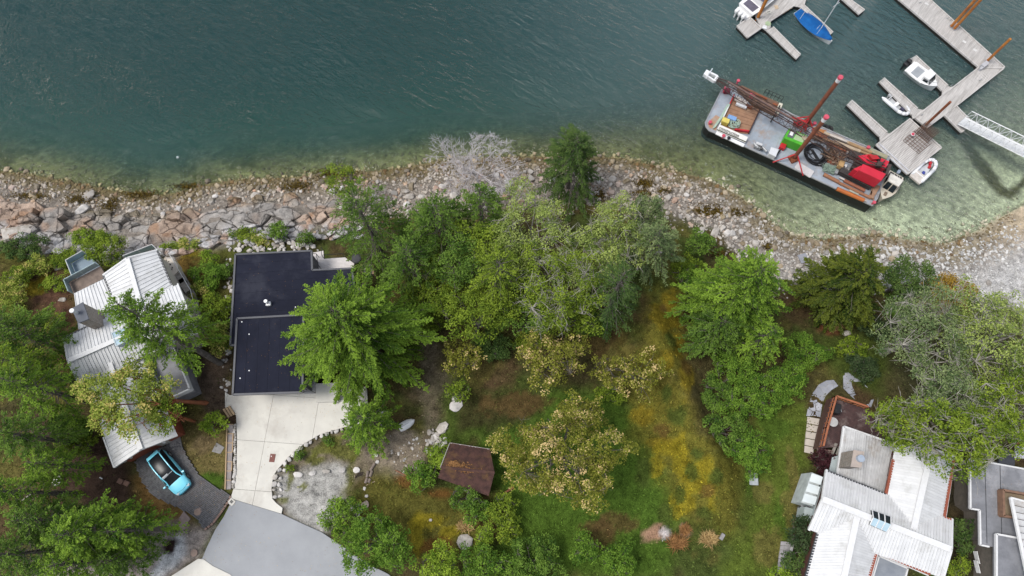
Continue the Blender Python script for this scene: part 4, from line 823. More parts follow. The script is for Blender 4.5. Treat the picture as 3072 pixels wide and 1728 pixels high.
d1 = [A(214,790,6.0), A(262,763,6.0), A(302,800,6.0), A(233,838,6.0)]; f1 = obj('deck', MB().prism(d1, 6.0, 5.8), M('blue_deck_floor', (.19,.255,.31), (.15,.205,.255), .4, 1.5), lh); railing(lh, [d1[3], d1[0], d1[1]], .95, TRIMW, GL2)
d2 = [A(208,848,6.4), A(300,798,6.4), A(320,830,6.4), A(222,882,6.4)]; obj('deck', MB().prism(d2, 6.4, 6.1), M('worn_deck_floor', (.22,.17,.14), (.13,.10,.085), .8, 2), lh); railing(lh, [d2[3], d2[0], d2[1]], .95, M('aqua_glass_rail', (.45,.58,.58)), GL2)
d3 = [A(497,772,5.8), A(520,770,5.8), A(585,880,5.8), A(612,985,5.8), A(590,1000,5.8), A(530,850,5.8)]; obj('deck', MB().prism(d3, 5.8, 5.5), M('pale_deck_floor', (.42,.39,.36), (.33,.30,.28), .8, 2), lh); railing(lh, [d3[1], d3[2], d3[3]], 1.0, TRIMW)
railing(lh, [A(384,778,6.6), A(470,744,6.6), A(497,770,6.6)], 1.0, TRIMW, GL2)
tub = thing('hot_tub', 'beige hot tub with dark jets on the side deck of the left house', 'tub', A(515,800,5.8))
tp = [A(501,776,6.7), A(518,775,6.7), A(534,795,6.7), A(533,815,6.7), A(519,828,6.7), A(505,805,6.7)]; obj('shell', MB().prism(tp, 6.7, 5.8), M('beige_acrylic', (.58,.52,.44), (.52,.46,.38), .4, 2), tub)
for (x, y) in ((506,785),(511,793),(517,803),(515,808)): q = A(x, y, 6.71); obj('jet', MB().tube(q, q + Vector((0,0,.03)), .07, 8), BLACK, tub)
for (x, y, l_) in ((545,835,'upper'),(560,862,'lower')):
    q = A(x, y, 5.8); solo('storage_bench', 'grey timber storage bench on the side deck, %s one' % l_, 'bench', MB().box(q + Vector((0,0,.3)), 1.5, .55, .6, R_(-52)).box(q + Vector((.03,.02,.63)), 1.6, .62, .06, R_(-52)), M('grey_timber', (.30,.28,.25), (.19,.17,.15), .9, 4), q)
obj('garage_door', MB().beam(lerp(A(358,1386,7.0), A(425,1352,7.0), 0), A(505,1322,7.0), .08, 2.0), M('garage_panel', (.50,.45,.40)), lh)
for (x, y) in ((392,1372),(492,1326)):
    q = A(x, y, 8.2); obj('wall_lamp', MB().box(q, .18, .18, .3, R_(25)), WHITE, lh)
# ---- black roofed house
bh = thing('black_roof_house', 'modern charcoal house with flat black membrane roofs behind the pale driveway', 'house', G(850, 1000))
U = [(707,764),(935,753),(937,811),(1056,806),(1088,1028),(692,1036)]; UZ = 9.4; Uw = [tuple(at(x, y, UZ)[:2]) for x, y in U]
Lw = [tuple(at(x, y, 10.2)[:2]) for x, y in [(712,956),(911,945),(908,1177),(699,1184)]]
uroof = obj('roof', MB().prism(Uw, UZ - .03, UZ - .35), DTRIM, bh)
groof = obj('garage_roof', MB().prism(Lw, 10.17, 9.75), DTRIM, bh)
def sheets(roof, P, z, axis, w, org):
    ux, uy = axis; k0 = -40
    for k in range(-40, 40):
        q = clip_half(clip_half(P, org[0] + ux * (k * w + .006), org[1] + uy * (k * w + .006), -ux, -uy), org[0] + ux * ((k + 1) * w - .006), org[1] + uy * ((k + 1) * w - .006), ux, uy)
        if len(q) > 2 and abs(area2(q)) > .2: mb = MB(); mb.prism(q, z + (.004 if k % 2 else .009), z - .02); obj('roof_sheet', mb, MEMB, roof)
c = np.mean(Uw, 0)
def shrink(P, s): cx_, cy_ = np.mean(P, 0); return [(cx_ + (x - cx_) * s, cy_ + (y - cy_) * s) for x, y in P]
a0 = np.array(Uw[0]) - np.array(Uw[5]); a0 /= np.linalg.norm(a0)
sheets(uroof, Uw, UZ, tuple(a0), .98, Uw[0]); sheets(groof, Lw, 10.2, (a0[1], -a0[0]), .98, Lw[0])
for P, z, r in ((Uw, UZ, uroof), (Lw, 10.2, groof)):
    for i in range(len(P)): p, q = P[i], P[(i + 1) % len(P)]; obj('parapet_edge', MB().beam((p[0], p[1], z - .02), (q[0], q[1], z - .02), .17, .26), DTRIM, r)
obj('wall', MB().prism(shrink(Uw, .95), UZ - .36, 4.0), DWALL, bh)
gw = shrink(Lw, .93); gw = [gw[0], gw[1], tuple(at(900,1153,10.2)[:2]), tuple(at(722,1160,10.2)[:2])]; obj('garage_wall', MB().prism(gw, 9.74, 5.0), DWALL, bh)
ga, gb = Vector((*gw[3], 0)), Vector((*gw[2], 0)); nrm = Vector(((gb - ga).y, -(gb - ga).x, 0)).normalized(); 
for (t0, t1, z0, z1, m_, nm) in ((.12, .86, 6.5, 9.0, M('garage_door_grey', (.40,.40,.42), (.36,.36,.38), .5, 3), 'garage_door'), (.02, .09, 6.8, 9.0, M('tan_door', (.45,.27,.10)), 'side_door'), (.90, .97, 7.4, 8.9, GLASS, 'window')):
    p, q = lerp(ga, gb, t0) + nrm * .03, lerp(ga, gb, t1) + nrm * .03; dr = obj(nm, MB().beam(p + Vector((0,0,(z0 + z1) / 2)), q + Vector((0,0,(z0 + z1) / 2)), .08, z1 - z0), m_, bh)
    if nm == 'garage_door':
        for k in range(1, 4): obj('door_panel', MB().beam(p + nrm * .03 + Vector((0,0,z0 + k * .62 - .3)), q + nrm * .03 + Vector((0,0,z0 + k * .62 - .3)), .05, .5), m_, dr)
q = A(807,913,9.42); v = obj('roof_vent', MB().box(q + Vector((0,0,.12)), .42, .36, .24, R_(4)), WHITE, bh); obj('vent_pipe', MB().tube(q + Vector((-.05,.06,.2)), q + Vector((-.05,.06,.75)), .12, 10).tube(q + Vector((-.05,.06,.75)), q + Vector((-.05,.06,.85)), .17, 10), WHITE, v)
for (x, y) in ((887,922),(748,1003),(726,966),(721,1135),(748,1112)): q = A(x, y, 10.21 if y > 955 else 9.42); obj('drain_cap', MB().tube(q, q + Vector((0,0,.07)), .06, 8), WHITE, bh)
dkP = [tuple(at(x, y, 6.9)[:2]) for x, y in [(938,758),(970,752),(972,776),(1035,772),(1062,790),(1062,815),(930,822)]]
wd = obj('white_deck', MB().prism(dkP, 6.87, 6.6), DTRIM, bh); mb = MB(); org = dkP[0]; ax = a0
for k in range(-60, 60):
    w = .15; q = clip_half(clip_half(dkP, org[0] + ax[0] * (k * w), org[1] + ax[1] * (k * w), -ax[0], -ax[1]), org[0] + ax[0] * ((k + 1) * w - .012), org[1] + ax[1] * ((k + 1) * w - .012), ax[0], ax[1])
    if len(q) > 2 and abs(area2(q)) > .01: mb.prism(q, 6.9, 6.86)
obj('deck_board', mb, DECKW, wd, kind='stuff')
railing(bh, [A(938,772,6.9), A(957,772,6.9), A(963,806,6.9)], 1.0, BLACK); railing(bh, [A(971,753,6.9), A(973,776,6.9), A(1036,772,6.9)], 1.0, BLACK)
solo('stair_well', 'dark stair opening with black rails in the white deck', 'stairs', MB().prism([A(940,790,6.94), A(954,790,6.94), A(956,806,6.94), A(940,807,6.94)], 6.94, 6.905), BLACK, A(948,800,6.9))
q = A(1072,782,7.0); t_ = thing('planter', 'black round planter on the corner of the white deck', 'planter', q); obj('pot', MB().tube(q, q + Vector((0,0,.6)), .42, 14, .5), BLACK, t_); obj('soil', MB().tube(q + Vector((0,0,.6)), q + Vector((0,0,.62)), .4, 14), M('potting_soil', (.05,.05,.055)), t_)
q = A(1108,818,6.6); t_ = thing('timber_crate', 'tan timber framed crate beside the white deck', 'crate', q); obj('body', MB().box(q + Vector((0,0,.5)), 1.2, .95, 1.0, R_(3)), M('crate_panel', (.34,.32,.30)), t_)
for s_ in (-.56, .56): obj('batten', MB().box(q + Vector((s_,0,.53)), .16, 1.0, 1.1, R_(3)), M('tan_timber', (.50,.36,.22), (.40,.28,.17), .8, 4), t_)
st = thing('side_stairs', 'grey outside stairs between the garage and the pale landing', 'stairs', G(927, 1150))
for k in range(11):
    y0, y1 = 1092 + k * 8, 1092 + k * 8 + 8.3; z = 7.6 - k * .11; obj('step', MB().prism([A(913,y0,z), A(946,y0 - 1,z), A(945,y1 - 1,z), A(912,y1,z)], z, z - .3), M('stair_tread', (.38,.375,.37), (.32,.315,.31), .8, 4), st)
railing(st, [A(947,1100,7.5), A(944,1178,6.5)], 1.0, BLACK)
solo('concrete_landing', 'pale concrete landing block under the big fir', 'landing', MB().prism([A(946,1150,6.75), A(1012,1147,6.75), A(1014,1204,6.75), A(948,1207,6.75)], 6.75, 6.0), CONC, A(980,1180,6.3), bevel=.03)
# ---- right white house
rh = thing('white_gabled_house', 'large white metal roofed house with crossing gables in the lower right', 'house', G(2640, 1560))
mb = MB(); mb.beam(A(2468,1497,11.26), A(2853,1648,11.26), .5, .05).beam(A(2795,1345,10.96), A(2738,1601,10.96), .5, .05).beam(A(2573,1542,11.06), A(2520,1790,11.06), .5, .05); rroof = obj('roof', mb, TRIMW, rh)
wing(rh, rroof, A(2480,1412,10.0), A(2856,1560,10.0), A(2468,1497,11.2), A(2853,1648,11.2), A(2427,1589,10.0), A(2828,1735,10.0), 44, WROOF, 5.8, M('dark_red_wall', (.11,.045,.032), (.07,.03,.025), .8, 3), .87)
wing(rh, rroof, A(2687,1333,9.9), A(2640,1570,9.9), A(2795,1345,10.9), A(2738,1601,10.9), A(2862,1372,9.9), A(2812,1635,9.9), 30, WROOF, 5.8, M('dark_red_wall', (.11,.045,.032), (.07,.03,.025), .8, 3), .87)
wing(rh, rroof, A(2464,1545,9.9), A(2398,1790,9.9), A(2573,1542,11.0), A(2520,1790,11.0), A(2652,1585,9.9), A(2590,1790,9.9), 30, WROOF, 5.8, M('dark_red_wall', (.11,.045,.032), (.07,.03,.025), .8, 3), .87)
slope(rroof, A(2514,1420,8.8), A(2533,1281,8.8), A(2600,1304,9.1), A(2586,1445,9.1), 1, WROOF2, rib=False)
for (a, b, c_, d_) in (((2533,1281),(2600,1304),(2586,1450),(2510,1430)), ((2600,1304),(2692,1337),(2657,1480),(2586,1450))):
    slope(rroof, A(*a, 8.85), A(*b, 9.1 if b[0] == 2600 else 8.8), A(*c_, 9.12 if c_[0] == 2586 else 8.82), A(*d_, 8.87 if d_[0] != 2586 else 9.12), 10, WROOF2)
edges(rh, 'fascia', [(A(2531,1280,8.8), A(2693,1336,8.8)), (A(2531,1280,8.8), A(2511,1425,8.8)), (A(2855,1557,9.9), A(2853,1648,11.1)), (A(2853,1648,11.1), A(2828,1735,9.9)), (A(2479,1410,9.95), A(2467,1497,11.1)), (A(2467,1497,11.1), A(2426,1590,9.9)), (A(2803,1349,10.8), A(2862,1371,9.85))], .16, .24, TRIMW)
edges(rh, 'gutter', [(A(2482,1414,9.95), A(2657,1485,9.95)), (A(2436,1587,9.9), A(2457,1592,9.9))], .24, .16, GUT)
edges(rh, 'red_eave', [(A(2657,1484,9.93), A(2680,1378,9.9)), (A(2861,1375,9.9), A(2832,1552,9.9)), (A(2832,1554,9.95), A(2856,1560,9.95)), (A(2629,1654,9.9), A(2606,1735,9.9)), (A(2629,1655,9.95), A(2790,1722,9.95))], .22, .16, REDW)
edges(rh, 'gutter', [(A(2456,1591,9.9), A(2415,1740,9.9))], .24, .16, GUT)
edges(rh, 'drip_edge', [(A(2654,1484,9.7), A(2676,1378,9.7)), (A(2864,1377,9.8), A(2836,1556,9.8)), (A(2452,1592,9.8), A(2411,1742,9.8)), (A(2633,1660,9.8), A(2612,1735,9.8)), (A(2633,1661,9.8), A(2785,1727,9.8))], .08, .1, TRIMW)
ct = [(2561,1351),(2592,1356),(2583,1402),(2553,1399)]; chm = obj('chimney', MB().prism([A(x, y, 11.2) for x, y in ct], 11.2, 8.5), STONEW, rh)
obj('chimney_cap', MB().prism([A(x, y, 11.25) for x, y in shrink(ct, 1.05)], 11.28, 11.21), M('tan_cap', (.42,.35,.30), (.34,.29,.26), .8, 3), chm)
q = A(2578,1376,11.28); obj('flue', MB().tube(q, q + Vector((0,0,.35)), .3, 14), M('galvanised_cap', (.42,.48,.56), (.36,.42,.5), .35, 3, metal=.3), chm)
sk = [A(2617,1531,11.2), A(2673,1551,11.2), A(2660,1596,11.2), A(2610,1574,11.2)]; mid = [lerp(sk[0], sk[3], .5) + Vector((0,0,.35)), lerp(sk[1], sk[2], .5) + Vector((0,0,.35))]
sl_ = obj('skylight', MB().loft([[sk[0] - Vector((0,0,.6)), sk[0], mid[0], sk[3], sk[3] - Vector((0,0,.6))], [sk[1] - Vector((0,0,.6)), sk[1], mid[1], sk[2], sk[2] - Vector((0,0,.6))]]), GLASS, rh)
for k in range(3):
    t0, t1 = k / 3 + .03, (k + 1) / 3 - .03; u = Vector((0,0,.025)); obj('skylight_pane', MB().hexa([lerp(mid[0], mid[1], t0) , lerp(mid[0], mid[1], t1), lerp(sk[3], sk[2], t1), lerp(sk[3], sk[2], t0)][::-1], [lerp(mid[0], mid[1], t0) + u, lerp(mid[0], mid[1], t1) + u, lerp(sk[3], sk[2], t1) + u, lerp(sk[3], sk[2], t0) + u][::-1]), SKYL, sl_)
for k in range(4): obj('skylight_bar', MB().path([lerp(sk[0], sk[1], k / 3), lerp(mid[0], mid[1], k / 3), lerp(sk[3], sk[2], k / 3)], .05, 5), TRIMW, sl_)
cp = [A(2636,1668,9.0), A(2722,1705,9.0), A(2700,1790,9.0), A(2600,1790,9.0)]; cn = obj('courtyard_canopy', MB().prism(cp, 9.0, 8.9), M('grey_canopy', (.27,.29,.32), (.20,.22,.25), .4, 1), rh)
for i in (0, 1, 3): obj('canopy_frame', MB().beam(cp[i] + Vector((0,0,.05)), cp[(i + 1) % 4] + Vector((0,0,.05)), .12, .12), TRIMW, cn)
dP = [A(2496,1193,7.4), A(2590,1225,7.4), A(2720,1275,7.4), A(2690,1345,7.4), A(2520,1340,7.4), A(2455,1345,7.4), A(2468,1285,7.4)]
dw = [(p.x, p.y) for p in dP]; dko = obj('brown_deck', MB().prism(dw, 7.35, 6.2), M('deck_frame', (.10,.05,.04)), rh); org = dw[0]; ax = np.array(dw[2]) - np.array(dw[0]); ax /= np.linalg.norm(ax); ax = np.array([-ax[1], ax[0]]); mb = MB()
for k in range(-120, 120):
    w = .14; q = clip_half(clip_half(dw, org[0] + ax[0] * (k * w), org[1] + ax[1] * (k * w), -ax[0], -ax[1]), org[0] + ax[0] * ((k + 1) * w - .012), org[1] + ax[1] * ((k + 1) * w - .012), ax[0], ax[1])
    if len(q) > 2 and abs(area2(q)) > .01: mb.prism(q, 7.4 + random.uniform(-.004, .004), 7.34)
obj('deck_board', mb, DECKB, dko, kind='stuff')
def woodrail(pts, h=.95):
    r = obj('railing', MB().beam(Vector(pts[0]) + Vector((0,0,h)), Vector(pts[1]) + Vector((0,0,h)), .16, .06), M('red_rail', (.36,.13,.06), (.26,.09,.045), .7, 3), rh); a, b = Vector(pts[0]), Vector(pts[1]); n = max(2, int((b - a).length / .5))
    for k in range(n + 1): obj('baluster', MB().beam(lerp(a, b, k / n), lerp(a, b, k / n) + Vector((0,0,h)), .07), M('red_rail', (.36,.13,.06)), r)
    obj('lower_rail', MB().beam(a + Vector((0,0,.3)), b + Vector((0,0,.3)), .05, .12), M('red_rail', (.36,.13,.06)), r)
for a, b in (((2496,1193),(2552,1212)), ((2552,1212),(2590,1225)), ((2496,1193),(2470,1285)), ((2470,1285),(2457,1340)), ((2640,1245),(2720,1275))): woodrail([A(*a, 7.4), A(*b, 7.4)])
q = A(2489,1269,7.4); t_ = thing('round_table', 'round grey patio table on the brown deck', 'table', q); obj('table_top', MB().tube(q + Vector((0,0,.70)), q + Vector((0,0,.75)), .42, 20), M('grey_table', (.48,.47,.46)), t_); obj('pedestal', MB().tube(q, q + Vector((0,0,.70)), .06, 8), STEEL, t_)
q = A(2501,1230,7.4); t_ = thing('barbecue', 'black barbecue with a steel side handle in the deck corner', 'barbecue', q); obj('body', MB().box(q + Vector((0,0,.45)), .55, .9, .9, R_(-16)), BLACK, t_, bevel=.05); obj('handle', MB().tube(q + Vector((.32,-.3,.8)), q + Vector((.22,.35,.8)), .03, 6), STEEL, t_)
stt = thing('deck_stairs', 'weathered brown timber steps between the deck and the plum red shrub', 'stairs', A(2475,1355,6.6))
for k in range(6): y0 = 1343 + k * 5.6; z = 7.2 - k * .13; obj('step', MB().prism([A(2452 + k,y0,z), A(2500 + k,y0 + 9,z), A(2498 + k,y0 + 14,z), A(2450 + k,y0 + 5,z)], z, z - .08), M('worn_brown_step', (.20,.14,.12), (.12,.08,.07), .8, 4), stt)
for (x, y, l_) in ((2505,1352,'left'),(2516,1362,'right')): solo('timber_board', 'grey loose board leaning by the deck steps, %s one' % l_, 'board', MB().beam(A(x - 12,y + 18,6.9), A(x + 4,y - 22,7.5), .25, .05), M('grey_timber', (.3,.28,.25)), A(x, y, 7))
gp = [A(2437,1417,8.6), A(2470,1428,8.8), A(2444,1518,8.8), A(2405,1507,8.6)]; gh = thing('lean_to_greenhouse', 'white panelled lean to greenhouse on the west wall of the right house', 'greenhouse', A(2440,1460,6.6)); obj('body', MB().prism([(p.x, p.y) for p in gp], 8.45, 6.2), M('greenhouse_wall', (.55,.60,.60)), gh)
for k in range(3): slope(gh, lerp(gp[0], gp[3], k / 3 + .01), lerp(gp[0], gp[3], (k + 1) / 3 - .01), lerp(gp[1], gp[2], (k + 1) / 3 - .01), lerp(gp[1], gp[2], k / 3 + .01), 1, M('polycarbonate', (.66,.71,.71), (.58,.64,.65), .25, 1), rib=False)
solo('storage_cabinet', 'grey green cabinet below the lean to greenhouse', 'cabinet', MB().prism([A(2415,1520,7.9), A(2452,1530,7.9), A(2440,1565,7.9), A(2408,1560,7.9)], 7.9, 6.3).prism([A(2450,1480,8.2), A(2466,1450,8.2), A(2452,1560,8.2), A(2438,1562,8.2)], 8.2, 6.3), M('grey_green_panel', (.40,.45,.45), (.33,.38,.38), .5, 2), A(2430,1540,6.6))
for i, (x, y, l_) in enumerate(((2404,1514,'upper'),(2400,1532,'lower'))):
    q = G(x, y); t_ = thing('garden_chair', 'dark framed garden chair with pale cushion west of the right house, %s one' % l_, 'chair', q, 'garden chairs')
    obj('cushion', MB().box(q + Vector((0,0,.48)), .5, .5, .08, R_(12)), M('pale_cushion', (.50,.50,.54)), t_); obj('backrest', MB().box(q + Vector((.26,.05,.75)), .07, .55, .55, R_(12)), M('pale_cushion', (.5,.5,.54)), t_); 
    for sx in (-1, 1): obj('armrest', MB().box(q + Vector((0,sx * .3,.62)), .6, .06, .05, R_(12)), BLACK, t_)
    for sx in (-1, 1):
        for sy in (-1, 1): obj('leg', MB().tube(q + Vector((sx * .24, sy * .28, 0)), q + Vector((sx * .24, sy * .28, .6)), .025, 5), BLACK, t_)
q = G(2524, 1395); solo('lower_awning', 'small grey awning between the plum red shrub and weathered roof', 'awning', MB().prism([A(2497,1372,8.0), A(2516,1366,8.0), A(2512,1420,8.0), A(2488,1412,8.0)], 8.0, 7.9), M('grey_green_panel', (.4,.45,.45)), q)
# ---- far right house
fh = thing('grey_flat_roof_house', 'grey flat roofed house cut by the right edge of the picture', 'house', G(2990, 1560))
P1 = [A(2909,1377,9.3), A(3130,1418,9.3), A(3130,1640,9.3), A(2966,1640,9.3), A(2940,1635,9.3), A(2938,1530,9.3), A(2910,1526,9.3)]; fr_ = obj('roof', MB().prism(P1, 9.3, 9.0), FLATG, fh)
edges(fh, 'roof_edge', [(P1[6], P1[0]), (P1[0], P1[1]), (P1[5], P1[6]), (P1[4], P1[5]), (P1[3], P1[4])], .13, .22, TRIMW, fr_)
obj('wall', MB().prism([A(x, y, 9.3) for x, y in [(2932,1398),(3130,1435),(3130,1630),(2985,1625),(2962,1610),(2958,1535),(2932,1515)]], 8.98, 5.5), M('brown_grey_wall', (.16,.14,.12), (.11,.10,.085), .8, 3), fh)
for k in (2955, 3000): obj('roof_seam', MB().beam(A(k,1392,9.31), A(k + 6,1630,9.31), .05, .02), GUT, fr_)
P2 = [A(2988,1602,9.8), A(3052,1614,9.8), A(3130,1660,9.8), A(3130,1800,9.8), A(2988,1800,9.8)]; f2 = obj('lower_roof', MB().prism(P2, 9.8, 9.4), FLATG, fh); edges(fh, 'roof_edge', [(P2[4], P2[0]), (P2[0], P2[1])], .15, .24, TRIMW, f2); obj('wall', MB().prism([A(x, y, 9.8) for x, y in [(3004,1618),(3056,1630),(3130,1672),(3130,1800),(3004,1800)]], 9.38, 5.5), M('brown_grey_wall', (.16,.14,.12)), fh)
P3 = [A(3031,1493,10.6), A(3080,1506,10.6), A(3140,1790,10.6), A(3094,1790,10.6)]; f3 = obj('metal_roof', MB().beam(P3[0] + Vector((0,0,.04)), P3[3] + Vector((0,0,.04)), .22, .2), TRIMW, fh); slope(f3, P3[3], P3[0], P3[1], P3[2], 14, WROOF2); edges(fh, 'fascia', [(P3[0], P3[1])], .14, .22, TRIMW, f3)
P4 = [A(3010,1470,10.0), A(3100,1486,10.0), A(3100,1560,10.0), A(3012,1548,10.0)]; f4 = obj('roof_well', MB().prism([(p.x, p.y) for p in P4], 9.42, 9.32), M('tan_deck_floor', (.26,.20,.13), (.19,.14,.09), .8, 2), fh)
for a, b in ((0, 1), (3, 0), (2, 3)): obj('well_wall', MB().beam(P4[a] - Vector((0,0,.3)), P4[b] - Vector((0,0,.3)), .18, .7), M('brown_trim', (.24,.14,.09), (.17,.10,.07), .7, 3), f4)
solo('cream_wall_panel', 'cream wall strip beside the lower grey flat roof', 'wall', MB().prism([A(2968,1640,7.6), A(2980,1642,7.6), A(2979,1780,7.6), A(2967,1780,7.6)], 7.6, 5.5), M('cream_paint', (.60,.52,.36)), G(2974,1700))
for (x, y, l_) in ((2937,1672,'upper'),(2938,1700,'lower')): solo('garden_bench', 'white slatted bench in the passage, %s one' % l_, 'bench', MB().box(G(x,y,.45), .5, 1.0, .06, .05).box(G(x - 7,y,.75), .06, 1.0, .5, .05).box(G(x,y + 12,.22), .45, .06, .42).box(G(x,y - 12,.22), .45, .06, .42), WHITE, G(x, y))
cs = [A(3046,1338,8.6), A(3110,1345,8.6), A(3110,1378,8.6), A(3044,1374,8.6)]; solo('lilac_canopy', 'pale lilac canopy cut by the right edge above the grey flat roof', 'canopy', MB().prism([(p.x, p.y) for p in cs], 8.6, 8.5), M('pale_lilac', (.46,.46,.52)), G(3060,1360))
solo('red_beam', 'orange red timber beam at the right edge below the olive conifer', 'beam', MB().beam(A(3048,1328,8.4), A(3120,1335,8.4), .22, .3), REDW, G(3060,1330))
solo('dark_pergola', 'dark pergola roof above the far right house', 'pergola', MB().prism([A(2998,1348,8.2), A(3046,1352,8.2), A(3044,1400,8.2), A(2996,1394,8.2)], 8.2, 8.0), M('dark_pergola_roof', (.07,.075,.09)), G(3020,1370))
# ---- brown shed
sh = thing('brown_shed', 'small brown shingled shed with moss beside the flowering arbutus', 'shed', G(1400,1410)); SHM = M('brown_shingle', (.088,.042,.034), (.042,.021,.018), .9, 2.2, .4, c3=(.12,.065,.028), thr=(.38,.62))
e1, e2, r1, r2, s1_, s2_ = A(1351,1329,8.3), A(1470,1348,8.3), A(1323,1402,9.2), A(1484,1418,9.2), A(1313,1434,8.5), A(1466,1488,8.5)
sr = obj('roof', MB().beam(r1 + Vector((0,0,.06)), r2 + Vector((0,0,.06)), .24, .06), SHM, sh); mb = MB()
for (a, b) in ((e1, e2), (s1_, s2_)):
    nr = 20 if a is e1 else 14
    for k in range(nr):
        t0, t1 = k / nr, (k + 1.25) / nr; pa, pb, qa, qb = lerp(a, r1, t0), lerp(b, r2, t0), lerp(a, r1, min(1, t1)), lerp(b, r2, min(1, t1)); m_ = 26
        for j in range(m_):
            u0, u1 = (j + .04 + (k % 2) * .5) / m_, min(1, (j + .96 + (k % 2) * .5) / m_); dz = Vector((0,0,.05 + random.uniform(0,.025)))
            if u0 >= 1: continue
            pp = [lerp(pa, pb, u0) + dz, lerp(pa, pb, u1) + dz, lerp(qa, qb, u1) + Vector((0,0,.01)), lerp(qa, qb, u0) + Vector((0,0,.01))]
            if (pp[1] - pp[0]).cross(pp[3] - pp[0]).z < 0: pp = pp[::-1]
            mb.hexa([p - Vector((0,0,.04)) for p in pp], pp)
obj('shingle', mb, SHM, sr, kind='stuff')
cs_ = (e1 + e2 + s1_ + s2_) / 4; ii = lambda p, z: (cs_.x + (p.x - cs_.x) * .9, cs_.y + (p.y - cs_.y) * .9, z)
obj('wall', MB().loft([[ii(e1, 5.6), ii(e1, 8.1), ii(r1, 9.0), ii(s1_, 8.3), ii(s1_, 5.6)], [ii(e2, 5.6), ii(e2, 8.1), ii(r2, 9.0), ii(s2_, 8.3), ii(s2_, 5.6)]]), M('shed_wall', (.09,.05,.04)), sh)
edges(sh, 'roof_edge', [(e1 + Vector((-.05,0,.05)), r1 + Vector((-.05,0,.02))), (e1, e2)], .06, .12, M('pale_edge', (.42,.38,.36)), sr)
for (x, y, rx, ry) in ((1375,1396,26,7),(1410,1412,30,8),(1360,1388,10,5)):
    c0 = A(x, y, 9.15); n = 90; P = np.stack([c0.x + rng.normal(0, rx * .016, n), c0.y + rng.normal(0, ry * .014, n), np.full(n, 9.2) + rng.uniform(-.02,.03, n)], 1); V, F_ = leaf_quads(P, rng.normal(size=(n, 3)) * [1,1,.1], rng.normal(0,.15,(n,3)) + [0,0,1], rng.uniform(.1,.22,n), .1)
    put('moss_patch', mesh_np('moss_patch', V, F_, LEAF['rust'], ORG[sh.name], {'tint': ('FLOAT', np.repeat(rng.random(n) * .6, 4))}), sr, kind='stuff')
# ============================================================ DOCKS
WOODG = M('dock_plank', (.56,.535,.51), (.40,.38,.36), .85, 3.0, .2, stretch=(R_(50), .25, 2.5), c3=(.33,.31,.29))
FLOATM = M('float_side', (.030,.030,.028), (.02,.02,.019), .8, 2, spec=.1)  # side darkened so its colour carries the dock's edge shadow and reflection
RUSTM = M('rusted_steel', (.27,.085,.035), (.16,.05,.025), .8, 2.2, .2, c3=(.10,.045,.03))
ORANGE = M('orange_steel', (.50,.20,.035), (.36,.12,.025), .7, 1.6, .2, c3=(.28,.09,.03))
PINK = M('faded_red_paint', (.62,.10,.15), (.45,.06,.09), .6, 4)
RED = M('red_paint', (.50,.022,.03), (.38,.016,.022), .45, 1.5, c3=(.30,.03,.025))
def proj(p):
    x, y, z = p[0], p[1], p[2] - CAMH; d = -(y * -ST + z * CT); v = (y * CT + z * ST); return 1536 + FPX * x / d, 864 - FPX * v / d
def topz(base, tip):
    best = (1e9, 0)
    for k in range(10, 600):
        z = base[2] + k * .04; q = proj((base[0], base[1], z)); e = math.hypot(q[0] - proj(base)[0], q[1] - proj(base)[1]) - math.hypot(tip[0] - proj(base)[0], tip[1] - proj(base)[1])
        if abs(e) < best[0]: best = (abs(e), z)
    return best[1]
DZ = .55
def dock(label, pts, axis, name='dock', cat='dock', w=.15, frame=True, holes=()):
    P = ccw([tuple(at(x, y, DZ)[:2]) for x, y in pts]); c = np.mean(P, 0); t_ = thing(name, label, cat, (c[0], c[1], 0)); a, b = at(*axis[0], DZ), at(*axis[1], DZ); ax = np.array([b.x - a.x, b.y - a.y]); ax /= np.linalg.norm(ax); mb = MB()
    obj('float', MB().prism(P, DZ - .06, -.25), FLOATM, t_)
    pr = np.array(P) @ ax; lo, hi = pr.min(), pr.max(); k = lo
    while k < hi:
        q = clip_half(clip_half(P, ax[0] * k, ax[1] * k, -ax[0], -ax[1]), ax[0] * (k + w - .02), ax[1] * (k + w - .02), ax[0], ax[1]); k += w
        if len(q) > 2 and abs(area2(q)) > .004: mb.prism(q, DZ + random.uniform(-.008, .008), DZ - .055)
    obj('plank', mb, WOODG, t_, kind='stuff')
    if frame:
        for i in range(len(P)):
            p, q = P[i], P[(i + 1) % len(P)]
            if math.hypot(p[0] - q[0], p[1] - q[1]) > 1.2: obj('edge_board', MB().beam((p[0], p[1], DZ + .02), (q[0], q[1], DZ - .02), .14, .22), WOODG, t_)
    return t_
def cleats(t_, px):
    for (x, y) in px: q = at(x, y, DZ + .06); obj('cleat', MB().beam(q - Vector((.16,.1,-.06)), q + Vector((.16,.1,.06)), .06).tube(q - Vector((0,0,.06)), q + Vector((0,0,.05)), .05, 6), STEEL, t_)
D1a = [(2660,-34),(2700,2),(2937,203),(3013,203),(2791,0),(2755,-34)]
t_ = dock('long grey plank dock running from the top edge to the right corner', D1a, ((2740,0),(2975,203))); cleats(t_, [(2842,55),(2852,60),(2760,8)])
for (x, y) in ((2780,12),(2893,125),(2925,150)): obj('deck_plate', MB().box(at(x, y, DZ + .02), .45, .3, .03, R_(-40)), M('pale_plate', (.68,.67,.65)), t_)
t_ = dock('wide grey plank walkway from the dock corner down to the square float', [(2934,204),(3010,206),(2871,316),(2781,383),(2744,354),(2830,284)], ((2975,205),(2760,370))); cleats(t_, [(2765,345),(2870,255),(2855,256),(2940,240)])
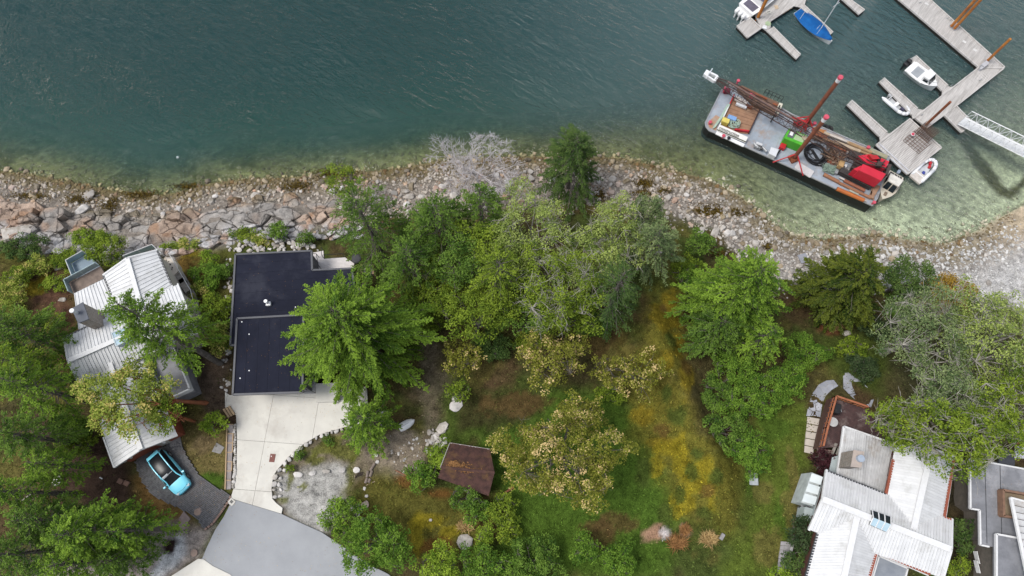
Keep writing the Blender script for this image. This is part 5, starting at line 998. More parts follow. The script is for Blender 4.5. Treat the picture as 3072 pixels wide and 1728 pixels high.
t_ = dock('square grey float carrying rusty cages next to the barge', [(2628,435),(2729,357),(2823,444),(2722,523)], ((2628,435),(2722,523)), 'square_float', w=.2); 
for a, b in (((2630,437),(2721,521)), ((2637,431),(2728,514))): obj('rub_rail', MB().beam(at(*a, DZ + .05), at(*b, DZ + .05), .16, .12), M('pale_rail', (.56,.56,.58)), t_)
fing = [('upper finger dock beside the white cabin boat', [(2728,178),(2747,167),(2843,258),(2856,262),(2826,284),(2826,272)]), ('middle finger dock beside the white inflatable', [(2638,245),(2651,234),(2752,326),(2772,330),(2738,356),(2735,344)]), ('lowest finger dock above the square float, nothing moored', [(2541,314),(2554,301),(2661,398),(2672,402),(2641,426),(2638,409)])]
for lb, P in fing: cleats(dock(lb, P, ((P[0][0], P[0][1]), (P[5][0], P[5][1])), 'finger_dock'), [(P[0][0] + 8, P[0][1] - 1)])
dock('short finger dock hanging from the top edge of the picture', [(2515,-12),(2535,-12),(2593,31),(2578,43)], ((2520,-8),(2585,38)), 'finger_dock')
dock('stub dock at the foot of the white gangway', [(2831,345),(2868,318),(2908,360),(2906,380),(2884,397)], ((2848,330),(2890,390)), 'finger_dock')
t_ = dock('pale plank dock holding the blue covered sailboat, upper left of marina', [(2340,-30),(2425,-30),(2411,15),(2401,22),(2380,18),(2312,63),(2312,82),(2298,92),(2283,83),(2266,45)], ((2411,0),(2280,80)))
dock('finger dock along the blue covered sailboat', [(2401,22),(2411,15),(2498,98),(2489,106)], ((2405,18),(2493,102)), 'finger_dock')
dock('finger dock pointing down from the pale plank dock', [(2299,91),(2319,81),(2401,165),(2390,177)], ((2309,86),(2396,171)), 'finger_dock')
dock('detached square pale float at the pile, upper left of marina', [(2211,79),(2249,52),(2283,85),(2243,113)], ((2211,79),(2243,113)), 'square_float')
q = at(2304, 71, DZ); solo('green_plate', 'faded green hexagonal plate on the pale plank dock', 'plate', MB().tube(q + Vector((0,0,.01)), q + Vector((0,0,.04)), .38, 6), M('faded_green', (.36,.45,.28)), q)
q = at(2329, 22, DZ); solo('tan_plywood', 'tan plywood scrap lying on the pale plank dock', 'board', MB().box(q + Vector((0,0,.04)), .42, .55, .05, R_(10)), M('tan_ply', (.60,.47,.33)), q)
q = at(2306, 38, DZ); solo('rope_coil', 'white rope heap on the pale plank dock', 'rope', MB().ring(q + Vector((0,0,.06)), .28, .05).ring(q + Vector((.05,.04,.13)), .18, .05).ring(q + Vector((.35,-.05,.05)), .14, .04), M('white_rope', (.66,.65,.60)), q)
q = at(2292, 86, DZ); solo('white_fender', 'white fender cluster at the dock joint', 'fender', MB().tube(q + Vector((-.25,.1,.12)), q + Vector((.25,-.1,.12)), .13, 10).tube(q + Vector((-.1,.3,.12)), q + Vector((.3,.2,.12)), .1, 10), WHITE, q)
for (x, y) in ((2358,33),(2347,40),(2336,47)): q = at(x, y, DZ); solo('plank_scrap', 'thin loose plank on the pale plank dock, %s' % {2358:'nearest the sailboat', 2347:'middle one', 2336:'nearest the rope heap'}[x], 'plank', MB().beam(q + Vector((-.8,-.45,.04)), q + Vector((.8,.45,.04)), .09, .04), M('brown_stick', (.34,.27,.2)), q)
def pile(bx, by, tx, ty, r, mat, label, tz=None, group='mooring piles', cap=None, z0=None):
    b = at(bx, by, DZ); z = tz or topz(b, (tx, ty)); t_ = thing('mooring_pile', label, 'pile', (b.x, b.y, -3), group); obj('shaft', MB().tube((b.x, b.y, -3), (b.x, b.y, z), r, 12), mat, t_, smooth=False)
    obj('collar', MB().ring((b.x, b.y, DZ + .1), r + .06, .05, 12, 5), STEEL, t_); return t_
pile(2853,80,2921,-12,.17,ORANGE,'left orange pile of the pair through the long dock', tz=9.5); pile(2862,87,2930,-12,.17,ORANGE,'right orange pile of the pair through the long dock', tz=9.5)
pile(2957,187,3028,113,.15,ORANGE,'orange brown pile at the corner of the long dock'); pile(2776,376,2845,300,.15,RUSTM,'rust brown pile beside the square float'); pile(2273,53,2298,-10,.19,ORANGE,'orange pile at the detached pale float', tz=6.5)
q = at(2947,200,DZ); solo('concrete_block', 'grey concrete block at the dock corner pile', 'block', MB().box(q + Vector((0,0,.3)), .9, .5, .6, R_(38)).box(q + Vector((-.25,-.3,.2)), .9, .25, .4, R_(38)), M('grey_block', (.46,.46,.48), (.38,.38,.4), .8, 3), q)
# gangway: white truss bridge rising to the shore
gw0, gw1 = Vector(at(2884,362,.9)), Vector(at(3110,474,3.6)); gd = (gw1 - gw0); gn = Vector((-gd.y, gd.x, 0)).normalized() * .68; t_ = thing('gangway', 'white metal truss gangway rising to the right edge', 'gangway', gw0)
obj('walkway', MB().beam(gw0, gw1, 1.2, .08), M('white_grating', (.62,.63,.64), (.48,.49,.5), .5, 12), t_)
for s_ in (-1, 1):
    a, b = gw0 + gn * s_, gw1 + gn * s_; up = Vector((0,0,1.25)); mb = MB(); mb.tube(a, b, .05, 6).tube(a + up, b + up, .05, 6); n = 13
    for k in range(n):
        p, q = lerp(a, b, k / n), lerp(a, b, (k + 1) / n); mb.tube(p, p + up, .03, 5).tube(p + (up if k % 2 else Vector()), q + (Vector() if k % 2 else up), .03, 5)
    obj('side_truss', mb, WHITE, t_)
# ============================================================ BOATS
def hull_rows(f, L, Bm, z0, z1, prof, flare=.50, sheer=.25):
    rows = []
    for t_, w in prof:
        hw = Bm / 2 * w; zz = z1 + sheer * t_ * t_; rows.append([f(L * t_, -hw, zz), f(L * t_ * .985, -hw * flare, z0), f(L * t_ * .97, 0, z0 - .12), f(L * t_ * .985, hw * flare, z0), f(L * t_, hw, zz)])
    return rows
PROF = [(0,.90),(.15,.96),(.35,1.0),(.55,.97),(.7,.84),(.82,.62),(.91,.38),(.97,.15),(1.0,.015)]
def frame(stern, bow, z):
    a, b = at(*stern, z), at(*bow, z); d = Vector((b.x - a.x, b.y - a.y, 0)); L = d.length; d.normalize(); n = Vector((-d.y, d.x, 0))
    return (lambda u, v, zz: Vector((a.x, a.y, 0)) + d * u + n * v + Vector((0, 0, zz))), L, math.atan2(d.y, d.x)
def boat(name, label, cat, stern, bow, Bm, z1, hullm, deckm, prof=PROF, dk=-.06, well=None, **k):
    f, L, rz = frame(stern, bow, z1); t_ = thing(name, label, cat, f(L / 2, 0, 0)); obj('hull', MB().loft(hull_rows(f, L, Bm, -.1, z1, prof, **k)), hullm, t_)
    sh = k.get('sheer', .25); pts = [f(L * u, -Bm / 2 * w * .97, z1 + sh * u * u + .015) for u, w in prof] + [f(L * u, Bm / 2 * w * .97, z1 + sh * u * u + .015) for u, w in reversed(prof)]
    if well is None:
        mb = MB(); m = len(prof)
        for i in range(m - 1): mb.quad(pts[i], pts[i + 1], pts[2 * m - 2 - i], pts[2 * m - 1 - i])
        obj('deck', mb, deckm, t_)
    return t_, f, L, rz
def outboard(t_, f, u, v, z, mat, rz, s=1.0):
    q = f(u, v, z); o = obj('outboard_motor', MB().box(q + Vector((0,0,.25 * s)), .55 * s, .36 * s, .42 * s, rz), mat, t_, bevel=.08 * s); obj('motor_leg', MB().box(f(u - .05, v, z - .35), .2 * s, .12 * s, .9 * s, rz), mat, o)
def windscreen(t_, f, u0, u1, hw0, hw1, z0, z1):
    obj('windscreen', MB().hexa([f(u0, -hw0, z0), f(u0, hw0, z0), f(u0 + .05, hw0, z0), f(u0 + .05, -hw0, z0)], [f(u1, -hw1, z1), f(u1, hw1, z1), f(u1 + .05, hw1, z1), f(u1 + .05, -hw1, z1)]), GLASS, t_)
def cabin(t_, f, u0, u1, hw, z0, z1, mat, roofm, front=.45, glass=True):
    w = obj('cabin', MB().hexa([f(u0, -hw, z0), f(u0, hw, z0), f(u1 + front, hw * .86, z0), f(u1 + front, -hw * .86, z0)], [f(u0 + .05, -hw * .93, z1), f(u0 + .05, hw * .93, z1), f(u1, hw * .8, z1), f(u1, -hw * .8, z1)]), mat, t_)
    obj('cabin_roof', MB().hexa([f(u0 - .1, -hw, z1 + .01), f(u0 - .1, hw, z1 + .01), f(u1 + .05, hw * .84, z1 + .01), f(u1 + .05, -hw * .84, z1 + .01)], [f(u0 - .06, -hw * .95, z1 + .08), f(u0 - .06, hw * .95, z1 + .08), f(u1, hw * .8, z1 + .08), f(u1, -hw * .8, z1 + .08)]), roofm, w)
    if glass:
        for s_ in (-1, 1):
            e = .04; a0_, a1_ = (f(u1 + front - .02, s_ * .05, z0 + .08), f(u1 + front - .02, s_ * hw * .78, z0 + .08)); b0_, b1_ = f(u1 + .06, s_ * .05, z1 - .05), f(u1 + .06, s_ * hw * .72, z1 - .05); u = f(e, 0, e) - f(0, 0, 0)
            obj('front_window', MB().hexa([a0_, a1_, b1_, b0_], [a0_ + u, a1_ + u, b1_ + u, b0_ + u]), GLASS, w)
            obj('side_window', MB().hexa([f(u0 + .25, s_ * hw * 1.005, z0 + .25), f(u1 + .1, s_ * hw * .9, z0 + .25), f(u1, s_ * hw * .86, z1 - .12), f(u0 + .25, s_ * hw * .97, z1 - .12)], [f(u0 + .25, s_ * hw * 1.03, z0 + .25), f(u1 + .1, s_ * hw * .93, z0 + .25), f(u1, s_ * hw * .89, z1 - .12), f(u0 + .25, s_ * hw * 1.0, z1 - .12)]), GLASS, w)
GELW = M('white_gelcoat', (.80,.80,.79), (.76,.76,.76), .25, 2, coat=.4)
# white cabin boat at the upper finger
t_, f, L, rz = boat('cabin_boat', 'white cabin boat with two black outboards at the upper finger dock', 'boat', (2728,198), (2808,261), 2.2, .8, GELW, GELW)
obj('cockpit', MB().hexa([f(.7, -.72, .845), f(.7, .72, .845), f(1.95, .78, .845), f(1.95, -.78, .845)], [f(.7, -.72, .865), f(.7, .72, .865), f(1.95, .78, .865), f(1.95, -.78, .865)]), M('cockpit_grey', (.33,.35,.37), (.27,.29,.31), .5, 2), t_)
for s_ in (-1, 1): obj('coaming', MB().beam(f(.2, s_ * .88, .88), f(2.4, s_ * .94, .88), .2, .14), GELW, t_)
cabin(t_, f, 2.05, 2.8, .74, .85, 1.6, GELW, GELW, .42); outboard(t_, f, -.42, -.34, .75, BLACK, rz, 1.1); outboard(t_, f, -.42, .34, .75, BLACK, rz, 1.1)
obj('bow_rail', MB().path([f(L * u, -1.05 * w, 1.5) for u, w in ((.6,.85),(.8,.55),(.95,.12))] + [f(L * u, 1.05 * w, 1.5) for u, w in ((.95,.12),(.8,.55),(.6,.85))], .025, 5), STEEL, t_)
# white cruiser at the top edge
t_, f, L, rz = boat('motor_cruiser', 'white motor cruiser with three white outboards cut by the top edge', 'boat', (2238,28), (2345,-52), 2.7, 1.1, GELW, GELW)
cabin(t_, f, 1.5, 3.3, .95, 1.1, 2.2, GELW, M('navy_canvas', (.12,.12,.18)), .8); obj('swim_platform', MB().hexa([f(-.75, -1.0, .5), f(-.75, 1.0, .5), f(0, 1.1, .5), f(0, -1.1, .5)], [f(-.75, -1.0, .6), f(-.75, 1.0, .6), f(0, 1.1, .6), f(0, -1.1, .6)]), GELW, t_)
for v in (-.55, 0, .55): outboard(t_, f, -.95, v, .8, GELW, rz, 1.2)
obj('cockpit', MB().hexa([f(.3, -.8, 1.13), f(.3, .8, 1.13), f(1.4, .85, 1.13), f(1.4, -.85, 1.13)], [f(.3, -.8, 1.14), f(.3, .8, 1.14), f(1.4, .85, 1.14), f(1.4, -.85, 1.14)]), M('cockpit_dark', (.12,.11,.15)), t_)
# blue covered sailboat
t_, f, L, rz = boat('sailboat', 'white hulled sailboat under a bright blue cover', 'sailboat', (2391,33), (2494,127), 2.2, .5, GELW, GELW, [(0,.55),(.12,.75),(.3,.96),(.5,1.0),(.68,.86),(.82,.58),(.92,.3),(1,.02)])
BLUE = M('blue_tarp', (.010,.105,.33), (.007,.075,.25), .7, 1.4, .5, c3=(.012,.13,.38), bsc=6, spec=.1); rows = []
for k in range(21):
    u = .01 + .96 * k / 20; w = np.interp(u, [0,.12,.3,.5,.68,.82,.92,1], [.55,.75,.96,1.0,.86,.58,.3,.02]) * 1.08; hh = .42 * math.sin(min(1, u * 2.2) * 1.57) * (1 - .4 * u) + .08; sg = .07 * math.sin(k * 2.1)
    rows.append([f(L * u, w * v, .54 + .25 * u * u + hh * (1 - abs(v)) ** .8 + sg * (abs(v) < .9) * .6) for v in (-1, -.6, -.25, 0, .25, .6, 1)])
obj('tarpaulin', MB().loft(rows), BLUE, t_, smooth=True)
mt = at(2467, 79, 1.3); mz = 9.3; obj('mast', MB().tube((mt.x, mt.y, .9), (mt.x, mt.y, mz), .055, 8), M('white_mast', (.70,.72,.74)), t_); ms = t_.children[-1]; obj('spreader', MB().tube((mt.x - .45, mt.y - .35, 5.0), (mt.x + .45, mt.y + .35, 5.0), .025, 5), M('white_mast', (.7,.72,.74)), ms)
for (u, v) in ((.62,-.7),(.56,-.75),(.13,-.6)): obj('tie_rope', MB().path([f(L * u, -v * 1.2, .62), f(L * (u + .03), 0, 1.08), f(L * (u + .06), v * 1.2, .66)], .022, 5), M('white_rope', (.66,.65,.6)), t_)
# inflatables
def rib(label, stern, bow, Bm, floor):
    f, L, rz = frame(stern, bow, .4); t_ = thing('inflatable_boat', label, 'boat', f(L / 2, 0, 0)); r = .21; h = Bm / 2 - r; T = M('white_hypalon', (.76,.77,.78), (.70,.71,.73), .5, 2)
    pts = [f(-.25, -h, .32), f(L * .62, -h, .34), f(L * .8, -h * .8, .38), f(L * .91, -h * .45, .42), f(L * .94, 0, .45), f(L * .91, h * .45, .42), f(L * .8, h * .8, .38), f(L * .62, h, .34), f(-.25, h, .32)]
    obj('tube', MB().path(pts, r, 10).tube(pts[0], pts[0] - (f(.3, 0, 0) - f(0, 0, 0)), r, 10, .06).tube(pts[-1], pts[-1] - (f(.3, 0, 0) - f(0, 0, 0)), r, 10, .06), T, t_, smooth=True)
    obj('floor', MB().hexa([f(.1, -h, .12), f(.1, h, .12), f(L * .88, h * .3, .12), f(L * .88, -h * .3, .12)], [f(.1, -h, .18), f(.1, h, .18), f(L * .88, h * .3, .18), f(L * .88, -h * .3, .18)]), floor, t_); obj('transom', MB().beam(f(.15, -h, .35), f(.15, h, .35), .08, .4), GELW, t_); return t_, f, L, rz
t_, f, L, rz = rib('white inflatable with a small outboard at the middle finger dock', (2668,291), (2727,344), 1.65, M('pale_floor', (.56,.58,.60))); outboard(t_, f, -.1, 0, .45, M('light_grey_motor', (.55,.56,.57)), rz, .7)
obj('seat', MB().box(f(1.2, 0, .4), .4, .9, .14, rz), GELW, t_); obj('console', MB().box(f(L * .68, .05, .34), .5, .5, .26, rz), M('console_navy', (.06,.06,.10)), t_)
t_, f, L, rz = rib('white inflatable with red bags moored to the square float', (2756,528), (2806,480), 1.75, M('pale_floor', (.56,.58,.6)))
obj('stern_platform', MB().hexa([f(-.75, -.72, .2), f(-.75, .72, .2), f(.5, .72, .2), f(.5, -.72, .2)], [f(-.75, -.72, .45), f(-.75, .72, .45), f(.5, .72, .45), f(.5, -.72, .45)]), M('beige_deck', (.62,.57,.52)), t_)
for (u, v, c, l_) in ((L * .62, -.1, RED, 'red bag in the bow of the inflatable at the square float, nearest its centre'), (L * .76, .12, RED, 'red bag in the bow of the inflatable at the square float, nearest its tip'), (.75, -.12, M('blue_bag_cloth', (.05,.07,.32)), 'blue bag in the inflatable at the square float')): solo('duffel_bag', l_, 'bag', MB().box(f(u, v, .36), .42, .3, .3, rz + .3), c, f(u, v, .2), bevel=.07)
# cream workboat at the barge end
CRM = M('cream_gelcoat', (.62,.57,.47), (.54,.49,.40), .4, 1.5, c3=(.46,.40,.31)); t_, f, L, rz = boat('workboat', 'cream cabin workboat nosed along the barge end', 'boat', (2690,522), (2644,600), 2.0, .95, CRM, CRM, [(0,.86),(.2,.98),(.4,1.0),(.6,.92),(.78,.66),(.9,.35),(1,.02)])
cabin(t_, f, 1.1, 2.0, .8, 1.0, 1.85, CRM, M('cream_roof', (.72,.69,.63)), .55); obj('cockpit', MB().hexa([f(.1, -.7, .985), f(.1, .7, .985), f(1.0, .78, .985), f(1.0, -.78, .985)], [f(.1, -.7, .995), f(.1, .7, .995), f(1.0, .78, .995), f(1.0, -.78, .995)]), M('cockpit_black', (.05,.045,.045)), t_)
for v in (-.3, .1, .35): obj('cable', MB().path([f(.15, v, 1.05), f(.5, v + .15, 1.15), f(.95, v - .1, 1.05)], .03, 5), M('pale_cable', (.55,.53,.5)), t_)
outboard(t_, f, -.3, .05, .8, M('blue_grey_motor', (.30,.36,.45)), rz, .9)
q = f(L * .8, 0, 1.16); obj('anchor', MB().box(q, .5, .3, .12, rz), M('anchor_rust', (.25,.19,.14), (.15,.11,.08), .8, 6), t_)
# ============================================================ BARGE
BZ = 1.35; Bp = lambda x, y, z=0.0: at(x, y, BZ + z)
DKG = M('barge_deck_grey', (.34,.38,.43), (.25,.285,.33), .6, 1.1, .15, c3=(.30,.25,.22))
HULLB = M('barge_hull_black', (.016,.017,.018), (.010,.011,.011), .5, 2)
WOODB = M('brown_timber', (.27,.16,.095), (.17,.10,.06), .85, 2.4, .2, c3=(.13,.085,.06)); PALEW = M('pale_timber', (.46,.37,.27), (.34,.26,.18), .85, 2.5); RUSTD = M('rusty_deck', (.33,.19,.115), (.24,.135,.085), .85, 1.3, .2, c3=(.36,.23,.15))
BO = [(2165,270),(2190,256),(2345,326),(2376,344),(2668,470),(2632,594),(2616,618),(2376,505),(2150,402),(2128,393),(2117,380),(2116,368)]
bg_ = thing('work_barge', 'long grey decked work barge with rust streaks moored at the square float', 'barge', at(2390,440,0)); bw_ = ccw([tuple(Bp(x, y)[:2]) for x, y in BO])
obj('hull', MB().prism(bw_, BZ - .05, -.6), HULLB, bg_); obj('deck', MB().prism(shrink(bw_, .998), BZ, BZ - .045), DKG, bg_)
for i in range(len(bw_)): p, q = bw_[i], bw_[(i + 1) % len(bw_)]; obj('rub_rail', MB().beam((p[0], p[1], BZ + .03), (q[0], q[1], BZ + .03), .12, .16), M('rail_grey', (.34,.35,.36), (.24,.24,.25), .6, 2), bg_)
obj('rust_plate', MB().prism([Bp(x, y) for x, y in [(2148,345),(2160,352),(2148,392),(2128,382),(2122,368)]], BZ + .012, BZ), M('rust_stain_plate', (.42,.20,.09), (.33,.24,.18), .8, 1.6, c3=(.40,.34,.30)), bg_)
obj('rust_plate', MB().prism([Bp(x, y) for x, y in [(2442,380),(2480,392),(2470,412),(2432,400)]], BZ + .012, BZ), M('rust_orange_plate', (.40,.17,.06), (.29,.12,.05), .85, 2), bg_)
for k, (x0, y0, x1, y1) in enumerate([(2290,322,2240,430),(2326,338,2282,442),(2362,352,2322,458)]): obj('deck_seam', MB().beam(Bp(x0, y0, .008), Bp(x1, y1, .008), .04, .012), M('rail_grey', (.34,.35,.36)), bg_)
for (x, y, m_, l_) in ((2128,372,PINK,0),(2168,413,PINK,0),(2183,420,BLACK,0),(2440,375,PINK,0),(2600,447,PINK,0),(2617,612,PINK,0)): q = Bp(x, y); obj('bollard', MB().tube(q, q + Vector((0,0,.4)), .13, 10).tube(q + Vector((0,0,.4)), q + Vector((0,0,.48)), .2, 10), m_, bg_)
q = Bp(2179,277); wn = obj('winch', MB().tube(q + Vector((-.3,.12,.35)), q + Vector((.3,-.12,.35)), .3, 12).box(q + Vector((0,0,.12)), .7, .5, .24), M('maroon_drum', (.16,.015,.04)), bg_); obj('winch_flange', MB().tube(q + Vector((-.4,.15,.35)), q + Vector((-.3,.12,.35)), .38, 12), PINK, wn)
# brown cargo bay
cb = thing('cargo_bay', 'brown timber floored bay with a red and white rim at the barge bow', 'cargo bay', Bp(2215,345)); bay = [Bp(2200,289,.12), Bp(2279,329,.12), Bp(2245,402,.12), Bp(2152,390,.12)]; ua, ub = bay[1] - bay[0], bay[3] - bay[0]
for k in range(9):
    p = [lerp(bay[0], bay[3], k / 9 + .004), lerp(bay[1], bay[2], k / 9 + .004), lerp(bay[1], bay[2], (k + 1) / 9 - .004), lerp(bay[0], bay[3], (k + 1) / 9 - .004)]; obj('floor_plank', MB().prism(p, BZ + .1 + random.uniform(0,.02), BZ + .01), RUSTD, cb)
obj('rim', MB().beam(bay[0] + Vector((0,0,.2)), lerp(bay[0], bay[3], .3) + Vector((0,0,.2)), .12, .3), RED, cb); obj('rim', MB().beam(lerp(bay[0], bay[3], .3) + Vector((0,0,.2)), bay[3] + Vector((0,0,.2)), .1, .3), WHITE, cb); obj('rim', MB().beam(bay[1] + Vector((0,0,.1)), bay[2] + Vector((0,0,.1)), .1, .2), M('dark_rim', (.06,.03,.03)), cb); obj('rim', MB().beam(lerp(bay[3], bay[2], .55) + Vector((0,.2,.2)), bay[2] + Vector((0,.2,.2)), .16, .35), RED, cb)
# sign board with raised letters
sg = thing('sign_board', 'white sign board with dark lettering lying at the bay edge', 'sign', Bp(2190,400)); s0, s1, s2, s3 = Bp(2151,381,.5), Bp(2246,412,.5), Bp(2238,424,.25), Bp(2146,394,.25)
s0, s1, s2, s3 = Bp(2160,374,.75), Bp(2244,411,.75), Bp(2236,428,.35), Bp(2149,391,.35); u = Vector((0,0,.06)); sp_ = obj('panel', MB().hexa([p - u for p in (s3, s2, s1, s0)], [s3, s2, s1, s0]), M('sign_white', (.74,.73,.70), (.66,.65,.61), .6, 2), sg)
obj('plank_base', MB().beam(Bp(2148,398,.2), Bp(2232,437,.2), .42, .1), WHITE, sg); obj('trim_strip', MB().beam(lerp(s3, s0, .12) + u * .6, lerp(s2, s1, .12) + u * .6, .1, .05), M('sign_dark', (.05,.055,.03)), sg)
tc = bpy.data.curves.new('lettering', 'FONT'); tc.body = 'construction'; tc.extrude = .02; tc.size = 1.0; tc.align_x = 'LEFT'; to = bpy.data.objects.new('lettering_tmp', tc); S.collection.objects.link(to); dg = bpy.context.evaluated_depsgraph_get(); tm = bpy.data.meshes.new_from_object(to.evaluated_get(dg)); bpy.data.objects.remove(to)
V = np.array([v.co[:] for v in tm.vertices]); wT = V[:, 0].max(); ex = (s1 - s0); ey = (s0 - s3); ex_n, ey_n = ex.normalized(), ey.normalized(); nz = ex_n.cross(ey_n).normalized(); sx = ex.length * .70 / wT; sy = ey.length * .62 / .72; og = lerp(s3, s0, .30) + ex * .03 + nz * .03
for v, c0 in zip(tm.vertices, V): v.co = og + ex_n * (c0[0] * sx) + ey_n * (c0[1] * sy) + nz * c0[2] - ORG[sg.name]
tm.materials.clear(); tm.materials.append(M('letter_black', (.035,.032,.02))); put('lettering', tm, sg)
def crate_thing(name, label, cat, pts, z0, z1, mat, lidm=None):
    P = [Bp(x, y, z1) for x, y in pts]; c = sum(P, Vector()) / 4; t_ = thing(name, label, cat, (c.x, c.y, BZ + z0)); obj('body', MB().prism(P, BZ + z1, BZ + z0), mat, t_, bevel=.04)
    if lidm: obj('lid', MB().prism(shrink([(p.x, p.y) for p in P], 1.03), BZ + z1 + .06, BZ + z1 + .005), lidm, t_, bevel=.02)
    return t_
t_ = crate_thing('blue_tote', 'pale blue plastic tote on the brown bay floor', 'tote', [(2187,342),(2211,351),(2208,362),(2183,354)], .12, .7, M('pale_blue_plastic', (.22,.38,.66), (.17,.31,.56), .5, 4)); 
for k in range(5): a_, b_ = lerp(Bp(2189,343,.72), Bp(2210,351,.72), k / 4), lerp(Bp(2185,353,.72), Bp(2207,361,.72), k / 4); obj('rib', MB().beam(a_, b_, .05, .05), M('blue_rib', (.28,.46,.74)), t_)
t_ = crate_thing('yellow_locker', 'yellow deck locker beside the pale blue tote', 'locker', [(2170,351),(2190,359),(2185,371),(2164,363)], .12, .8, M('yellow_paint', (.62,.50,.10), (.54,.42,.08), .5, 3), M('yellow_lid', (.68,.57,.14)))
obj('vent_slot', MB().beam(Bp(2165,366,.45), Bp(2184,374,.45), .05, .18), BLACK, t_)
ROPE = M('pale_green_rope', (.42,.53,.44), (.30,.40,.33), .9, 8); q = Bp(2202,373,.12); mb = MB()
for k in range(11): mb.ring(q + Vector((random.uniform(-.3,.3), random.uniform(-.2,.2), .05 + .04 * k)), random.uniform(.25,.6), .04, 14, 5)
solo('rope_heap', 'heap of pale green rope on the brown bay floor', 'rope', mb, ROPE, q)
net = MB()
for k in range(7): net.path([lerp(bay[0], bay[3], .28) + Vector((-.05 * k, -.02 * k, .35)), lerp(bay[0], bay[3], .6) + Vector((-.10 - .07 * k, -.05 * k, .2)), lerp(bay[0], bay[3], .95) + Vector((-.35 - .05 * k, .1 - .03 * k, .1))], .05, 5)
solo('hanging_net', 'pale green net draped over the white bay rim', 'net', net, ROPE, lerp(bay[0], bay[3], .6))
for (a, b, w, m_, l_) in (((2206,294),(2240,312),.55,M('cream_box', (.66,.60,.54), (.52,.46,.41), .7, 6),'cream bundle lying under the crane boom'), ((2208,311),(2239,324),.28,WHITE,'white plank on the brown bay floor'), ((2238,315),(2256,324),.3,RUSTM,'rusty bracket on the brown bay floor')): solo('deck_bundle', l_, 'bundle', MB().beam(Bp(*a, .35), Bp(*b, .35), w, .25), m_, Bp(a[0], a[1], .1))
# boom rest platform hanging off the seaward side
pf = thing('boom_platform', 'brown railed platform under the crane boom on the seaward side', 'platform', Bp(2280,300)); pp = [Bp(2212,264,.5), Bp(2226,256,.5), Bp(2345,312,.5), Bp(2332,345,.5), Bp(2262,312,.5)]; obj('floor', MB().prism(pp, BZ + .5, BZ - .4), M('worn_brown_floor', (.20,.115,.075), (.13,.08,.055), .85, 2), pf)
for k in range(7): a_, b_ = lerp(Bp(2222,262,.56), Bp(2335,318,.56), k / 7), lerp(Bp(2222,262,.56), Bp(2335,318,.56), (k + .85) / 7); obj('beam', MB().beam(a_ + Vector((0,(k % 3) * -.25,0)), b_ + Vector((0,(k % 3) * -.25,0)), .22, .12), random.choice([RUSTM, WOODB, PALEW]), pf)
obj('side_beam', MB().beam(Bp(2216,261,.7), Bp(2300,298,.7), .18, .3), RUSTM, pf); obj('cross_beam', MB().beam(Bp(2342,312,.8), Bp(2329,344,.8), .4, .35), M('cream_beam', (.66,.62,.50)), pf)
mb = MB(); ra, rb = Bp(2290,283,.5), Bp(2342,306,.5)
for hh in (.5, 1.0): mb.tube(ra + Vector((0,0,hh)), rb + Vector((0,0,hh)), .03, 5)
for k in range(6): p = lerp(ra, rb, k / 5); mb.tube(p, p + Vector((0,0,1.0)), .03, 5)
obj('railing', mb, BLACK, pf)
for (x, y) in ((2211,250),(2250,290),(2256,294)): q = Bp(x, y, .5); obj('fitting', MB().tube(q, q + Vector((0,0,.5)), .11, 8).tube(q + Vector((0,0,.5)), q + Vector((0,0,.6)), .2, 8), PINK, pf)
# spuds: long steel legs through the deck
def spud(b, tip, label, legs):
    q = Bp(*b); z = topz(q, tip); t_ = thing('spud_pile', label, 'pile', (q.x, q.y, BZ), 'barge spud piles'); obj('shaft', MB().tube((q.x, q.y, -2.5), (q.x, q.y, z - .7), .23, 12), M('spud_rust', (.26,.085,.045), (.18,.06,.035), .75, 1.5, c3=(.13,.05,.035)), t_); obj('white_band', MB().tube((q.x, q.y, z - .7), (q.x, q.y, z - .15), .235, 12), WHITE, t_); obj('pink_cap', MB().tube((q.x, q.y, z - .15), (q.x, q.y, z + .1), .27, 12), PINK, t_)
    obj('guide', MB().ring((q.x, q.y, BZ + .35), .36, .1, 12, 5).box((q.x, q.y, BZ + .12), .95, .95, .24, .4), RUSTM, t_)
    for (x, y, h) in legs: obj('brace', MB().tube(Bp(x, y, .1), (q.x, q.y, BZ + h), .07, 6), RED, t_)
spud((2416,372),(2522,233),'rust brown spud pile with pink cap on the seaward side of the barge', [(2376,356,1.6),(2393,384,1.6),(2400,398,1.4),(2440,392,1.2)])
spud((2379,477),(2477,350),'rust brown spud pile with pink cap on the landward side of the barge', [(2318,487,1.2),(2409,527,1.2)])
mb = MB(); 
for a_, b_ in (((2376,352,1.2),(2418,366,2.0)),((2393,380,1.2),(2418,366,2.0)),((2376,352,1.2),(2393,380,1.2)),((2420,372,.2),(2416,392,.9))): mb.tube(Bp(*a_), Bp(*b_), .12, 7)
solo('winch_frame', 'red steel winch frame beside the seaward spud pile', 'winch', mb.box(Bp(2391,368,.6), .5, .5, .8, .4), RED, Bp(2391,368))
